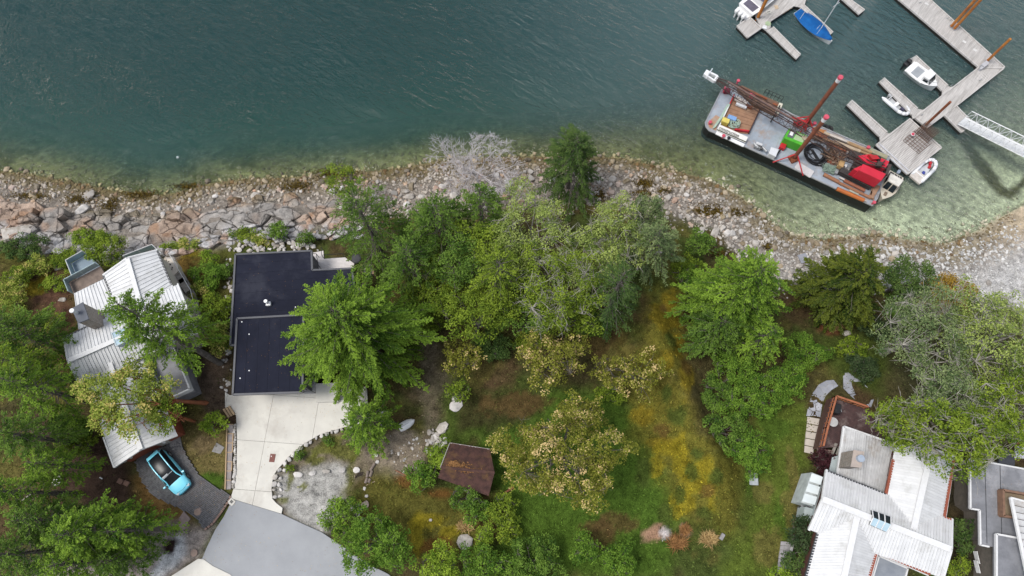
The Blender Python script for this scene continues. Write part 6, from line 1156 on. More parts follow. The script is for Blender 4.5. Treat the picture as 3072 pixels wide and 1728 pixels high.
# generator, machines, hatch
t_ = crate_thing('generator', 'bright green generator housing amid the barge deck', 'generator', [(2368,384),(2423,406),(2405,436),(2353,414)], .05, 1.45, M('bright_green_paint', (.085,.42,.03), (.06,.34,.022), .5, 1.5)); 
obj('roof_plate', MB().prism([Bp(2372,387,1.47), Bp(2391,394,1.47), Bp(2378,416,1.47), Bp(2361,409,1.47)], BZ + 1.48, BZ + 1.455), M('generator_grey', (.13,.14,.15)), t_); obj('roof_plate', MB().prism([Bp(2392,397,1.47), Bp(2419,408,1.47), Bp(2408,428,1.47), Bp(2380,417,1.47)], BZ + 1.475, BZ + 1.455), M('worn_green', (.26,.47,.20), (.40,.45,.30), .7, 6), t_)
obj('hatch', MB().prism([Bp(2373,393,1.5), Bp(2382,396,1.5), Bp(2377,408,1.5), Bp(2368,404,1.5)], BZ + 1.52, BZ + 1.485), WHITE, t_); obj('door', MB().beam(Bp(2377,434,.6), Bp(2386,438,.6), .06, .5), BLACK, t_); obj('cap', MB().box(Bp(2414,414,1.55), .5, .5, .15, .4), M('tan_cover', (.40,.34,.24)), t_)
crate_thing('red_toolbox', 'red steel toolbox beside the green generator', 'toolbox', [(2345,427),(2361,433),(2355,447),(2339,440)], .05, .55, RED)
t_ = crate_thing('deck_winch', 'grey steel deck winch near the landward barge edge, left one', 'winch', [(2270,426),(2289,434),(2283,446),(2264,437)], .05, .6, STEEL)
for k in range(3): q = Bp(2268 + 13 * k, 436 + 6 * k, .5); obj('drum', MB().tube(q + Vector((-.2,.3,0)), q + Vector((.2,-.3,0)), .16, 8), BLACK if k % 2 else STEEL, t_)
obj('tray', MB().prism([Bp(2270,425,.7), Bp(2288,432,.7), Bp(2286,438,.7), Bp(2268,431,.7)], BZ + .74, BZ + .64), M('pale_steel', (.60,.61,.62)), t_)
t_ = crate_thing('white_machine_box', 'white machine box near the landward barge edge, right one', 'machine', [(2314,440),(2337,448),(2328,470),(2307,460)], .05, .8, M('machine_white', (.62,.63,.65), (.54,.55,.57), .5, 3)); obj('exhaust', MB().tube(Bp(2341,450,.4), Bp(2330,464,.4), .09, 8), BLACK, t_)
solo('ribbed_ramp', 'pale ribbed ramp plate on the deck beside the landward spud', 'ramp', (lambda m: [m.beam(lerp(Bp(2398,488,.1), Bp(2440,514,.1), k / 9), lerp(Bp(2385,503,.1), Bp(2428,532,.1), k / 9), .2, .05) for k in range(10)] and m)(MB().prism([Bp(2398,487,.08), Bp(2442,513,.08), Bp(2429,533,.08), Bp(2384,504,.08)], BZ + .08, BZ + .01)), M('pale_ramp', (.55,.53,.53), (.47,.45,.45), .7, 3), Bp(2412,508))
mb = MB(); q = Bp(2446,464,.08)
for k in range(9): mb.ring(q + Vector((random.uniform(-.18,.18), random.uniform(-.18,.18), .03 + .045 * k)), 1.15 + random.uniform(-.2,.12), .05, 28, 5)
mb.ring(Bp(2430,455,.15), .3, .05, 14, 5)
for k in range(3): mb.tube(Bp(2432 + 3 * k,448,.12), Bp(2452 + 4 * k,482,.12), .05, 5)
mb.path([Bp(2440,490,.1), Bp(2456,496,.1), Bp(2472,502,.1)], .05, 5); solo('hose_coil', 'large coil of black hose on the grey deck', 'hose', mb, BLACK, q)
for (x, y, l_) in ((2475,383,'left'),(2488,387,'right')): q = Bp(x, y, -.3); solo('fender_tyre', 'black fender tyre on the seaward barge side, %s of the pair' % l_, 'tyre', MB().ring(q, .3, .17, 16, 8), M('tyre_rubber', (.02,.018,.018)), q)
# timbers along the seaward edge
tm_ = [((2445,402),(2480,414),.5,RUSTM,.25),((2472,398),(2545,428),.3,PALEW,.25),((2490,405),(2540,425),.22,M('bleached_timber', (.56,.50,.45)),.5),((2468,414),(2560,452),.3,WOODB,.3),((2500,424),(2580,455),.34,PALEW,.35),((2545,428),(2615,458),.42,M('tan_log', (.38,.25,.13), (.28,.18,.10), .85, 2.5),.3),((2560,446),(2645,478),.3,M('tan_log', (.38,.25,.13)),.25),((2606,450),(2660,474),.5,M('olive_timber', (.33,.31,.20)),.15),((2480,430),(2540,455),.2,RUSTM,.5),((2430,408),(2468,424),.3,WOODB,.4)]
ordw = ['rust coloured baulk nearest the seaward spud', 'longest pale timber along the seaward barge edge', 'bleached short timber lying on top of the seaward stack', 'dark brown timber on the inner side of the seaward stack', 'pale timber in the middle of the seaward stack', 'thick tan log past the middle of the seaward edge', 'tan log running toward the red crane', 'olive flat timber at the seaward corner by the square float', 'thin rusty bar across the timber stack', 'brown baulk between the green generator and timber stack']
for (a, b, w, m_, z), l_ in zip(tm_, ordw):
    if 'log' in l_: solo('log', l_, 'log', MB().tube(Bp(*a, z), Bp(*b, z), w * .5, 9, w * .42), m_, Bp(*a), group='timbers along the seaward barge edge')
    else: solo('timber', l_, 'timber', MB().beam(Bp(*a, z), Bp(*b, z), w, w * .7), m_, Bp(*a), group='timbers along the seaward barge edge')
pipes = [((2471,523),(2516,546),.21,M('brown_pipe', (.32,.15,.075), (.24,.11,.06), .7, 2),'brown pipe nearest the ribbed ramp'),((2516,548),(2612,594),.17,M('brown_pipe', (.32,.15,.075)),'long brown pipe lying beside the crane track'),((2532,541),(2594,572),.2,M('red_brown_pipe', (.30,.11,.06)),'red brown pipe next to the crane track'),((2510,566),(2592,601),.23,M('orange_pipe', (.48,.15,.035), (.38,.11,.03), .65, 2),'bright orange pipe along the landward barge edge'),((2537,559),(2622,598),.13,WOODB,'thin brown pole between the pipes')]
for (a, b, r, m_, l_) in pipes:
    q = Bp(*a, r); t_ = thing('steel_pipe', l_, 'pipe', q, 'pipes at the barge stern'); obj('pipe_body', MB().tube(q, Bp(*b, r), r, 12), m_, t_); d = (Bp(*b, r) - q).normalized(); obj('pipe_mouth', MB().tube(q - d * .01, q + d * .02, r * .82, 12), BLACK, t_)
for (a, b, w, m_, l_) in (((2518,532),(2588,568),.16,M('bleached_timber', (.56,.5,.45)),'pale plank between the crane track and pipes'),((2548,571),(2575,584),.2,M('sage_board', (.42,.44,.36)),'sage green board across the orange pipe'),((2570,590),(2600,604),.1,M('bleached_timber', (.56,.5,.45)),'thin pale stick by the orange pipe'),((2634,556),(2612,592),.55,RUSTD,'brown timber sheet at the barge stern'),((2620,548),(2612,585),.14,WOODB,'brown baulk at the barge stern')): solo('plank', l_, 'plank', MB().beam(Bp(*a, .3), Bp(*b, .3), w, .1), m_, Bp(*a))
# scrap tangle
mb = MB()
for k in range(90):
    x, y = random.uniform(2472,2535), 0; y = 437 + (x - 2472) * .55 + random.uniform(-16,34); a = random.uniform(0, 3.14); l_ = random.uniform(.3,1.1); q = Bp(x, y, random.uniform(.05,.55)); d = Vector((math.cos(a), math.sin(a), random.uniform(-.3,.3))) * l_ / 2; mb.beam(q - d, q + d, random.uniform(.04,.12))
solo('scrap_pile', 'tangle of rusty scrap iron and rods between hose and crane', 'scrap', mb, M('scrap_rust', (.26,.15,.09), (.12,.08,.06), .8, 5, c3=(.36,.29,.21)), Bp(2500,465))['kind'] = 'stuff'
mb = MB()
for k in range(26): x = random.uniform(2474,2500); q = Bp(x, 500 + (x - 2474) * .5 + random.uniform(-8,14), random.uniform(.1,.4)); a = random.uniform(0, 3.14); mb.beam(q, q + Vector((math.cos(a), math.sin(a), 0)) * .7, .06)
solo('net_pile', 'pile of grey green netting at the deck middle', 'net', mb.box(Bp(2488,507,.12), 1.3, 1.0, .2, -.4), M('net_green', (.22,.30,.24), (.14,.18,.15), .9, 6), Bp(2488,507))
crate_thing('cardboard_box', 'tan cardboard box in front of the crane', 'box', [(2522,478),(2537,484),(2530,502),(2516,494)], .2, .9, M('cardboard', (.46,.29,.13), (.38,.24,.11), .8, 3)); crate_thing('white_bucket', 'small white tub beside the cardboard box', 'tub', [(2535,490),(2544,493),(2540,502),(2532,498)], .1, .5, WHITE)
crate_thing('rusty_pallet', 'rust red pallet under the scrap in front of the crane', 'pallet', [(2488,455),(2530,470),(2520,500),(2482,486)], .02, .16, M('rust_red', (.26,.075,.04), (.18,.055,.03), .85, 3)); crate_thing('grey_hub', 'grey steel hub beside the landward crane track', 'hub', [(2508,509),(2517,513),(2513,521),(2504,517)], .1, .5, STEEL)
# crane
cr = thing('crawler_crane', 'red crawler crane with a long lattice boom reaching past the barge bow', 'crane', Bp(2590,515))
def trk(p, q, w, h):
    p, q = Vector(p), Vector(q); t_ = obj('track', MB().beam(p, q, w * .8, h * .8), M('track_iron', (.06,.052,.05), (.035,.03,.03), .7, 3), cr); n = int((q - p).length / .24)
    d = (q - p).normalized(); s = d.cross(Vector((0,0,1)))
    for k in range(n): c_ = lerp(p, q, (k + .5) / n) + Vector((0,0,h * .42)); obj('track_shoe', MB().beam(c_ - s * w / 2, c_ + s * w / 2, .17, .09), M('track_iron', (.06,.052,.05)), t_)
trk(Bp(2518,512,.45), Bp(2612,560,.45), .75, .8); trk(Bp(2545,462,.45), Bp(2640,498,.45), .75, .8)
obj('carriage', MB().beam(Bp(2560,490,.5), Bp(2620,520,.5), 1.6, .6), M('dark_iron', (.07,.05,.045)), cr)
Hs = [Bp(2590,491,2.6), Bp(2659,521,2.6), Bp(2645,542,2.6), Bp(2577,510,2.6)]; eh = obj('engine_house', MB().prism(Hs, BZ + 2.6, BZ + .95), M('crane_red', (.58,.025,.05), (.50,.02,.04), .4, 1.2), cr, bevel=.05)
obj('cab', MB().prism([Bp(2583,497,2.2), Bp(2592,500,2.2), Bp(2578,516,2.2), Bp(2560,507,2.2)], BZ + 2.2, BZ + .95), M('crane_red', (.58,.025,.05)), cr); obj('cab_window', MB().beam(Bp(2573,512,1.75), Bp(2584,517,1.75), .07, .6), GLASS, cr)
obj('side_body', MB().prism([Bp(2575,467,1.6), Bp(2612,462,1.6), Bp(2668,484,1.6), Bp(2655,508,1.6), Bp(2600,488,1.6)], BZ + 1.6, BZ + .9), M('crane_red', (.58,.025,.05)), cr); obj('hood', MB().prism([Bp(2606,463,2.0), Bp(2632,466,2.0), Bp(2640,476,2.0), Bp(2618,478,2.0)], BZ + 2.0, BZ + 1.6), RED, cr); obj('hood_vent', MB().box(Bp(2632,475,1.75), .6, .5, .35, -.4), BLACK, cr)
obj('counterweight', MB().beam(Bp(2664,500,1.5), Bp(2652,530,1.5), .3, 1.1), M('dark_iron', (.07,.05,.045)), cr)
mb = MB()
for (a_, b_) in (((2585,490,1.6),(2640,498,2.9)),((2600,478,1.6),(2640,498,2.9)),((2640,498,2.9),(2668,512,1.6)),((2655,482,1.6),(2640,498,2.9)),((2570,480,1.4),(2660,505,1.7)),((2560,470,1.3),(2655,495,1.7))): mb.tube(Bp(*a_), Bp(*b_), .06, 6)
obj('gantry', mb.box(Bp(2636,494,1.9), .5, .6, .5, -.4), M('dark_iron', (.07,.05,.045)), cr)
b0, b1 = Bp(2590,494,1.7), Bp(2147,238,2.6); bd = (b1 - b0); bl = bd.length; bn = Vector((-bd.y, bd.x, 0)).normalized(); nB = 24; mb = MB(); prev = None
for k in range(nB + 1):
    t0 = k / nB; hw = .48 * min(1, .25 + t0 * 7, .35 + (1 - t0) * 5); c_ = lerp(b0, b1, t0); q4 = [c_ + bn * hw + Vector((0,0,hw)), c_ - bn * hw + Vector((0,0,hw)), c_ - bn * hw - Vector((0,0,hw)), c_ + bn * hw - Vector((0,0,hw))]
    if prev:
        for i in range(4): mb.beam(prev[i], q4[i], .075); mb.beam(prev[i] if k % 2 else prev[(i + 1) % 4], q4[(i + 1) % 4] if k % 2 else q4[i], .032)
    for i in range(4): mb.beam(q4[i], q4[(i + 1) % 4], .035)
    prev = q4
bm_ = obj('boom', mb, M('boom_iron', (.045,.034,.032), (.085,.045,.035), .65, 1.5), cr)
obj('boom_walkway', MB().beam(lerp(b0, b1, .46) + bn * -.1 + Vector((0,0,.55)), lerp(b0, b1, .93) + bn * -.1 + Vector((0,0,.55)), .18, .16), M('boom_brown', (.17,.11,.095)), bm_)
h0_, h1_ = b1, b1 + bd.normalized() * 1.25; mb = MB()
for s_ in (-1, 1): mb.beam(h0_ + bn * .36 * s_, h1_ + bn * .26 * s_, .2, .45)
mb.beam(h1_ - bn * .36, h1_ + bn * .36, .4, .45).tube(h1_ - bd.normalized() * .3 - bn * .8 + Vector((0,0,.3)), h1_ - bd.normalized() * .3 + bn * .8 + Vector((0,0,.3)), .05, 6).beam(h0_ - bn * .36, h0_ + bn * .36, .3, .4); obj('boom_head', mb, WHITE, bm_)
mb = MB()
for s_ in (.25,): mb.tube(Bp(2640,498,2.9), b1 + bn * s_ + Vector((0,0,.5)), .025, 5)
obj('pendant_line', mb, M('boom_iron', (.085,.06,.055)), cr)
solo('boom_rest', 'black crossbar trestle carrying the boom amid the barge', 'trestle', MB().beam(Bp(2340,316,1.9), Bp(2312,366,1.9), .12).beam(Bp(2338,320,0), Bp(2338,320,1.9), .12).beam(Bp(2314,362,0), Bp(2314,362,1.9), .12), BLACK, Bp(2326,340))
# cages and buoy on the square float
for i, (x0, y0, nx_, ny_, l_) in enumerate(((2716,408,6,5,'brown rusty cage grid lying flat on the square float'), (2744,396,8,4,'taller rusty cage stack toward the pile on the square float'))):
    q = at(x0, y0, DZ); mb = MB(); u = (at(x0 + 52, y0 + 44, DZ) - q) * (.9 if i == 0 else .72); v = (at(x0 + 34, y0 - 28, DZ) - q) * (1.0 if i == 0 else .5); hgt_ = .35 if i == 0 else 1.3
    if i == 0: q = q + v * -.35 + u * .1
    for lv in ((0.02, .35) if i == 0 else (.02, .45, .9, 1.3)):
        for a_ in range(nx_ + 1): mb.tube(q + u * (a_ / nx_) + Vector((0,0,lv)), q + u * (a_ / nx_) + v + Vector((0,0,lv)), .022, 4)
        for b_ in range(ny_ + 1): mb.tube(q + v * (b_ / ny_) + Vector((0,0,lv)), q + u + v * (b_ / ny_) + Vector((0,0,lv)), .022, 4)
    for a_ in range(nx_ + 1):
        for b_ in (0, ny_): p = q + u * (a_ / nx_) + v * (b_ / ny_); mb.tube(p, p + Vector((0,0,hgt_)), .022, 4)
    solo('steel_cage', l_, 'cage', mb, M('cage_rust', (.15,.085,.055), (.09,.055,.045), .8, 4), q)
q = at(2731,410,DZ); t_ = thing('marker_buoy', 'pink red buoy on the rusty cage of the square float', 'buoy', q); obj('ball', MB().tube(q + Vector((0,0,.40)), q + Vector((0,0,.55)), .12, 10, .2).tube(q + Vector((0,0,.55)), q + Vector((0,0,.75)), .2, 10, .08), PINK, t_); obj('strap', MB().ring(q + Vector((0,0,.55)), .22, .03, 12, 5), WHITE, t_)
q = at(534,473,0); solo('mooring_buoy', 'tiny white buoy alone on the water to the left', 'buoy', MB().tube(q - Vector((0,0,.1)), q + Vector((0,0,.12)), .13, 10, .14).tube(q + Vector((0,0,.12)), q + Vector((0,0,.22)), .14, 10, .05), WHITE, q)
# ============================================================ CAR AND GARDEN THINGS
f, L, rz = (lambda a, b: ((lambda u, v, z: Vector((a.x, a.y, a.z)) + (b - a).normalized() * u + Vector((-(b - a).normalized().y, (b - a).normalized().x, 0)) * v + Vector((0,0,z))), (b - a).length, math.atan2((b - a).y, (b - a).x)))(G(474,1364,.08), (lambda p: Vector((p.x, p.y, G(474,1364,.08).z)))(G(561,1473,.08)))
CARB = M('sky_blue_car_paint', (.24,.76,.94), (.22,.74,.92), .35, 1, coat=.25); CGL = M('car_glass', (.010,.012,.015), (.008,.010,.012), .33, 1, spec=.35); car = thing('parked_car', 'small sky blue hatchback with black glass roof on the paved drive', 'car', f(L / 2, 0, 0))
prof = [(0,.60,.62,.35),(.015,.74,.86,.28),(.06,.86,.94,.22),(.14,.93,.97,.2),(.3,.97,.97,.19),(.5,.985,.96,.19),(.68,.98,.93,.19),(.78,.965,.88,.2),(.88,.93,.80,.2),(.95,.84,.72,.24),(.985,.68,.62,.3),(1.0,.5,.5,.36)]; rows = []; HW = .90
for t_, w, zt, zb in prof: rows.append([f(L * t_, -HW * w * .93, zb), f(L * t_, -HW * w, zb + .2), f(L * t_, -HW * w * .985, zt - .2), f(L * t_, -HW * w * .90, zt - .03), f(L * t_, -HW * w * .5, zt + .03), f(L * t_, 0, zt + .045), f(L * t_, HW * w * .5, zt + .03), f(L * t_, HW * w * .90, zt - .03), f(L * t_, HW * w * .985, zt - .2), f(L * t_, HW * w, zb + .2), f(L * t_, HW * w * .93, zb)])
body = obj('body', MB().loft(rows), CARB, car, smooth=True)
gh = [(.045,.62,1.0),(.09,.70,1.30),(.16,.73,1.48),(.30,.745,1.56),(.46,.74,1.55),(.56,.72,1.46),(.66,.70,1.20),(.745,.70,.95)]; rows = []
for t_, w, z in gh: zb = min(.9, z - .04); k_ = .80 if z > 1.1 else .9; rows.append([f(L * t_, -HW * .90, zb), f(L * t_, -HW * w * k_ * 1.09, z - .06), f(L * t_, -HW * w * k_ * .8, z), f(L * t_, 0, z + .03), f(L * t_, HW * w * k_ * .8, z), f(L * t_, HW * w * k_ * 1.09, z - .06), f(L * t_, HW * .90, zb)])
obj('glass_canopy', MB().loft(rows), CGL, car, smooth=True)
for s_ in (-1, 1):
    obj('roof_rail', MB().path([f(L * t_, s_ * HW * w * (.80 if z > 1.1 else .95) * 1.10, z - .03) for t_, w, z in gh], .055, 6), CARB, car); obj('door_mirror', MB().box(f(L * .70, s_ * .99, .95), .16, .22, .14, rz), CARB, car, bevel=.03)
    obj('headlight', MB().box(f(L * .955, s_ * .52, .66), .22, .3, .1, rz + s_ * -.4), M('headlight_glass', (.35,.46,.5), (.3,.4,.45), .4, 2), car); obj('tail_light', MB().box(f(L * .02, s_ * .5, .80), .08, .24, .12, rz), M('tail_red', (.25,.02,.02)), car)
    for u in (.19, .80): w_ = f(L * u, s_ * .80, .31); wh = obj('wheel', MB().tube(f(L * u, s_ * .70, .31), f(L * u, s_ * .90, .31), .32, 18), M('tyre_rubber', (.02,.018,.018)), car); obj('rim', MB().tube(f(L * u, s_ * .895, .31), f(L * u, s_ * .91, .31), .2, 12), STEEL, wh)
obj('rear_spoiler', MB().hexa([f(L * .03, -.58, 1.30), f(L * .03, .58, 1.30), f(L * .10, .62, 1.40), f(L * .10, -.62, 1.40)], [f(L * .03, -.56, 1.36), f(L * .03, .56, 1.36), f(L * .10, .60, 1.47), f(L * .10, -.60, 1.47)]), CARB, car)
obj('dashboard', MB().hexa([f(L * .56, -.5, 1.30), f(L * .56, .05, 1.30), f(L * .60, .05, 1.22), f(L * .60, -.5, 1.22)], [f(L * .555, -.5, 1.50), f(L * .555, .05, 1.50), f(L * .595, .05, 1.42), f(L * .595, -.5, 1.42)]), M('sunshade_white', (.55,.57,.58)), car)
obj('roof_bar', MB().beam(f(L * .585, -.52, 1.44), f(L * .585, .52, 1.44), .05, .04), M('trim_grey', (.35,.38,.4)), car); obj('bonnet_line', MB().path([f(L * .94, -.55, .76), f(L * .965, 0, .74), f(L * .94, .55, .76)], .012, 4), GUT, car)
# stone edging of the driveway
se = thing('stone_edging', 'low dry stone edging along the right curve of the pale driveway', 'edging', G(880,1380)); line = [(1062,1278),(1019,1290),(957,1311),(911,1340),(875,1370),(850,1398),(832,1420),(824,1445),(822,1480),(828,1500)]
for a, b in zip(line[:-1], line[1:]):
    p, q = G(*a), G(*b); n = max(1, int((q - p).length / .42))
    for k in range(n): c_ = lerp(p, q, (k + .5) / n) + Vector((random.uniform(-.05,.05), random.uniform(-.05,.05), 0)); stone((c_.x, c_.y, hz(c_.x, c_.y) + .12), random.uniform(.19,.30), random.choice([ST_PALE, ST_PALE, ST_GREY]), se)
    if a[1] > 1380:
        for k in range(n): c_ = lerp(p, q, (k + .5) / n) + Vector((random.uniform(.25,.7), random.uniform(-.1,.2), 0)); stone((c_.x, c_.y, hz(c_.x, c_.y) + .1), random.uniform(.14,.26), ST_PALE, se)
se = thing('stone_edging', 'narrow stone edging between the timber steps and driveway', 'edging', G(703,1380))
for k in range(26): y = 1275 + k * 7.4; stone(G(704 - (k > 18) * (k - 18) * .6 + random.uniform(-2,2), y, .1), random.uniform(.13,.22), random.choice([ST_PALE, ST_GREY]), se)
ts = thing('timber_steps', 'timber edged garden steps down the left side of the driveway', 'steps', G(690,1380)); TAN = M('tan_timber', (.50,.36,.22), (.40,.28,.17), .8, 4)
for k in range(7):
    y0, y1 = 1272 + k * 28, 1272 + (k + 1) * 28; x0, x1 = 684 - k * .8, 700 - k * 1.2; z = G(690, y0).z + .16 - .0 * k; obj('tread', MB().prism([A(x0, y0, z), A(x1, y0, z), A(x1 - 1, y1, z), A(x0 - 1, y1, z)], z, z - .3), M('step_grey', (.30,.27,.26), (.23,.20,.19), .9, 3, c3=(.36,.33,.32)), ts); obj('riser', MB().beam(A(x0, y0 + 1, z + .02), A(x1, y0 + 1, z + .02), .07, .12), TAN, ts)
    obj('side_board', MB().beam(A(x0 - 2, y0, z + .03), A(x0 - 3, y1, z + .03), .09, .2), TAN, ts)
    if k in (1, 2, 4): obj('side_board', MB().beam(A(x1 + 1, y0, z + .03), A(x1, y1, z + .03), .07, .15), TAN, ts)
q = G(693,1240); t_ = thing('lumber_stack', 'short stack of tan lumber at the top of the timber steps', 'lumber', q)
for k in range(6): obj('board', MB().box(q + Vector((-.35 + .22 * (k % 3), .12 * (k % 3), .1 + .12 * (k // 3))), .18, .95, .1, R_(38)), TAN, t_)
# loose boulders in the garden
for a in [(1369,1217,20,ST_PALE,'pale flat boulder on the gravel strip right of the big fir',1.2,.6),(1366,1195,13,ST_PALE,'smaller pale boulder touching the flat one right of the big fir',1.0,.2),(1328,1284,22,ST_GREY,'large grey tan boulder above the stone heap',1.1,.9),(895,1424,14,ST_PALE,'white oval boulder in the gravel, leftmost of the row',1.25,.1),(938,1420,12,ST_PALE,'white boulder in the gravel, second of the row',1.1,.2),(979,1414,12,ST_GREY,'grey boulder in the gravel, third of the row',1.2,.1),(1028,1410,12,ST_PALE,'pointed pale boulder in the gravel, rightmost of the row',.9,1.2),(1070,1410,11,ST_PALE,'white boulder beside the dark mulch hole',1.1,0),(1128,1366,8,ST_PALE,'small white rock above the log border',1,0),(1132,1386,9,ST_PALE,'white rock at the end of the log border',.8,1.2),(1094,1466,9,ST_PALE,'pale rock below the mulch hole',.8,1.4),(1100,1488,7,ST_PALE,'small pale rock further below the mulch hole',.8,1.3),(1096,1515,15,ST_PINK,'pinkish boulder above the road edge shrub',1,0.4),(1058,1527,10,ST_GREY,'grey rock in the rock cluster, left one',1,0),(1073,1516,9,ST_GREY,'grey rock in the rock cluster, top one',.9,.3),(1081,1531,10,ST_PALE,'pale rock in the rock cluster, right one',.8,1),(1071,1545,10,ST_GREY,'grey rock in the rock cluster, bottom one',1.1,.2),(1090,1557,8,ST_GREY,'half hidden rock under the rock cluster',1,0),(180,802,19,ST_GREY,'grey boulder on the mossy slope by the glass deck',1,.4),(188,900,14,ST_GREY,'low grey boulder on the bare brown slope',1.1,0),(176,746,24,ST_GREY,'broad grey rock below the ledge, between bright shrubs',1.2,.1),(60,700,44,ST_GREY,'large lichen grey outcrop at the left edge',1.3,.1),(175,1442,17,ST_PALE,'pale mossy boulder on the brown slope below the conifers',1.2,.9),(2539,1000,15,ST_GREY,'grey boulder beside the dry straw clump',1.1,.2),(1978,757,20,ST_GREY,'grey boulder of the shore point, nearest the trees',1,.2),(1920,600,22,ST_DARK,'dark wet boulder on the stony point',1.2,.1),(1962,592,14,ST_TAN,'tan boulder next to the dark wet one',1,0),(2102,695,18,ST_GREY,'split grey boulder on the beach, left half',1,1.3),(2143,700,21,ST_GREY,'split grey boulder on the beach, right half',1.1,1.2),(2240,718,14,ST_GREY,'grey boulder in the middle of the beach',1,.3),(2290,730,14,ST_GREY,'grey boulder by the seaweed patch on the beach',1,1),(2215,560,9,ST_DARK,'dark mossy boulder at the waterline',1,0),(2010,575,9,ST_DARK,'small dark boulder on the stony point',1,0),(1290,1560,8,ST_GREY,'small grey rock in the gold moss patch',1,0),(1395,1625,30,ST_GREY,'grey rock bank between the dry stems and bushes',.9,.2),(244,1150,9,ST_GREY,'small grey rock under the west wall of the left house',1,0),(270,590,26,ST_GREY,'mossy flat boulder on the left shore, upper one',1.0,.5),(246,635,24,ST_PALE,'smooth grey boulder on the left shore, lower one',1.2,.8)]: rock(a[0], a[1], a[2] * .95, a[3], a[4], None, a[5], a[6], .7)
sp_ = thing('stone_heap', 'heap of loose grey stones below the large boulder', 'stones', G(1310,1320))
for k in range(44): x, y = random.gauss(1308, 15), random.gauss(1322, 17); stone(G(x, y, .12), random.uniform(.12,.30), random.choice([ST_GREY, ST_PALE, ST_GREY]), sp_)
sp_ = thing('stone_scatter', 'scatter of small stones on the dry slope left of the brown shed', 'stones', G(1210,1360))
for k in range(90): x, y = random.gauss(1225, 38), random.gauss(1365, 30); stone(G(x, y, .05), random.uniform(.06,.17), random.choice([ST_GREY, ST_PALE, ST_TAN]), sp_)
sp_ = thing('stone_scatter', 'pale stones along the west foot of the black roofed house', 'stones', G(690,950))
for k in range(70): y = random.uniform(740, 1180); stone(G(random.gauss(690 if y < 1000 else 676, 9), y, .05), random.uniform(.09,.28), random.choice([ST_GREY, ST_PALE]), sp_)
sp_ = thing('stone_scatter', 'pale stones along the shore side of the black roofed house', 'stones', G(820,742))
for k in range(60): x = random.uniform(700, 960); stone(G(x, 748 - (x - 700) * .04 + random.gauss(0, 8), .08), random.uniform(.12,.36), random.choice([ST_GREY, ST_PALE]), sp_)
lg = thing('log_border', 'short brown log border beside the mulch hole', 'logs', G(1110,1420)); LOGM = M('grey_brown_log', (.25,.20,.17), (.16,.13,.11), .9, 4)
for a, b in (((1124,1390),(1111,1412)),((1104,1413),(1101,1432)),((1116,1412),(1110,1430)),((1102,1434),(1096,1450)),((1110,1436),(1106,1448))): obj('log', MB().tube(G(*a, .12), G(*b, .12), .13, 8), LOGM, lg)
q = G(1084,1436); structure(drape_slab('mulch_hole', [(q.x + .55 * math.cos(k * .7), q.y + .6 * math.sin(k * .7)) for k in range(9)], .03, M('dark_mulch', (.04,.028,.022), (.02,.014,.012), .95, 8, .5), cuts=1))
solo('wood_stick', 'long pale stick by the log border', 'stick', MB().tube(G(1098,1456,.1), G(1125,1444,.1), .035, 5), PALEW, G(1110,1450))
# covers, drains, flagstones
q = G(817,1374,.09); t_ = thing('utility_cover', 'brown utility cover set in the pale driveway', 'cover', q); obj('plate', MB().box(q, .48, .72, .03, R_(-4)), M('brown_cover', (.20,.075,.06), (.15,.055,.045), .7, 4), t_); obj('lift_hole', MB().tube(q + Vector((-.1,.15,.016)), q + Vector((-.1,.15,.022)), .05, 8), WHITE, t_)
q = G(695,1506,.08); t_ = thing('catch_basin', 'white concrete catch basin with black grate at the driveway corner', 'drain', q); obj('frame', MB().box(q, .56, .5, .08, R_(-35)), CONC, t_); obj('grate', MB().box(q + Vector((0,.03,.045)), .26, .24, .02, R_(-35)), BLACK, t_)
for (x, y, l_) in ((582,1659,'brown round manhole cover on the verge by the road'),(592,1536,'tan round cover beside the paved drive')): q = G(x, y, .1); solo('manhole_cover', l_, 'cover', MB().tube(q - Vector((0,0,.1)), q, .3, 18), M('brown_manhole', (.30,.22,.18), (.22,.16,.13), .8, 3), q)
fp = structure(put('flagstone_path', bpy.data.meshes.new('flagstone_path'))); FL = M('flagstone_blue', (.36,.37,.41), (.27,.28,.32), .8, 1.6, .3, vary=.16, c3=(.44,.44,.47))
FLP = [[(2500,1140),(2514,1158),(2494,1170),(2476,1188),(2466,1212),(2460,1252),(2418,1248),(2424,1218),(2436,1182),(2456,1154),(2478,1142)], [(2528,1120),(2545,1118),(2575,1140),(2600,1160),(2620,1200),(2612,1222),(2580,1212),(2553,1190),(2530,1165)]]
FLB = M('path_base', (.40,.40,.41), (.30,.30,.31), .9, 5)
for P in FLP:
    W2 = wpoly(P); drape_slab('path_base', W2, .04, FLB, fp, cuts=2, thick=.2); bb = np.array(W2); st_ = []
    for k in range(1500):
        x, y = random.uniform(bb[:, 0].min(), bb[:, 0].max()), random.uniform(bb[:, 1].min(), bb[:, 1].max())
        if all((x - a) ** 2 + (y - b) ** 2 > .58 ** 2 for a, b in st_): st_.append((x, y))
    st_ = np.array(st_)
    for i in range(len(st_)):
        q = voro(st_, i, .03, .9)
        if len(q) < 3: continue
        q = clip_convex(W2, q)
        if len(q) > 2 and abs(area2(q)) > .12: drape_slab('flagstone', q, .06 + random.uniform(0,.02), FL, fp, cuts=0, thick=.15)
pt = structure(put('slab_path', bpy.data.meshes.new('slab_path')))
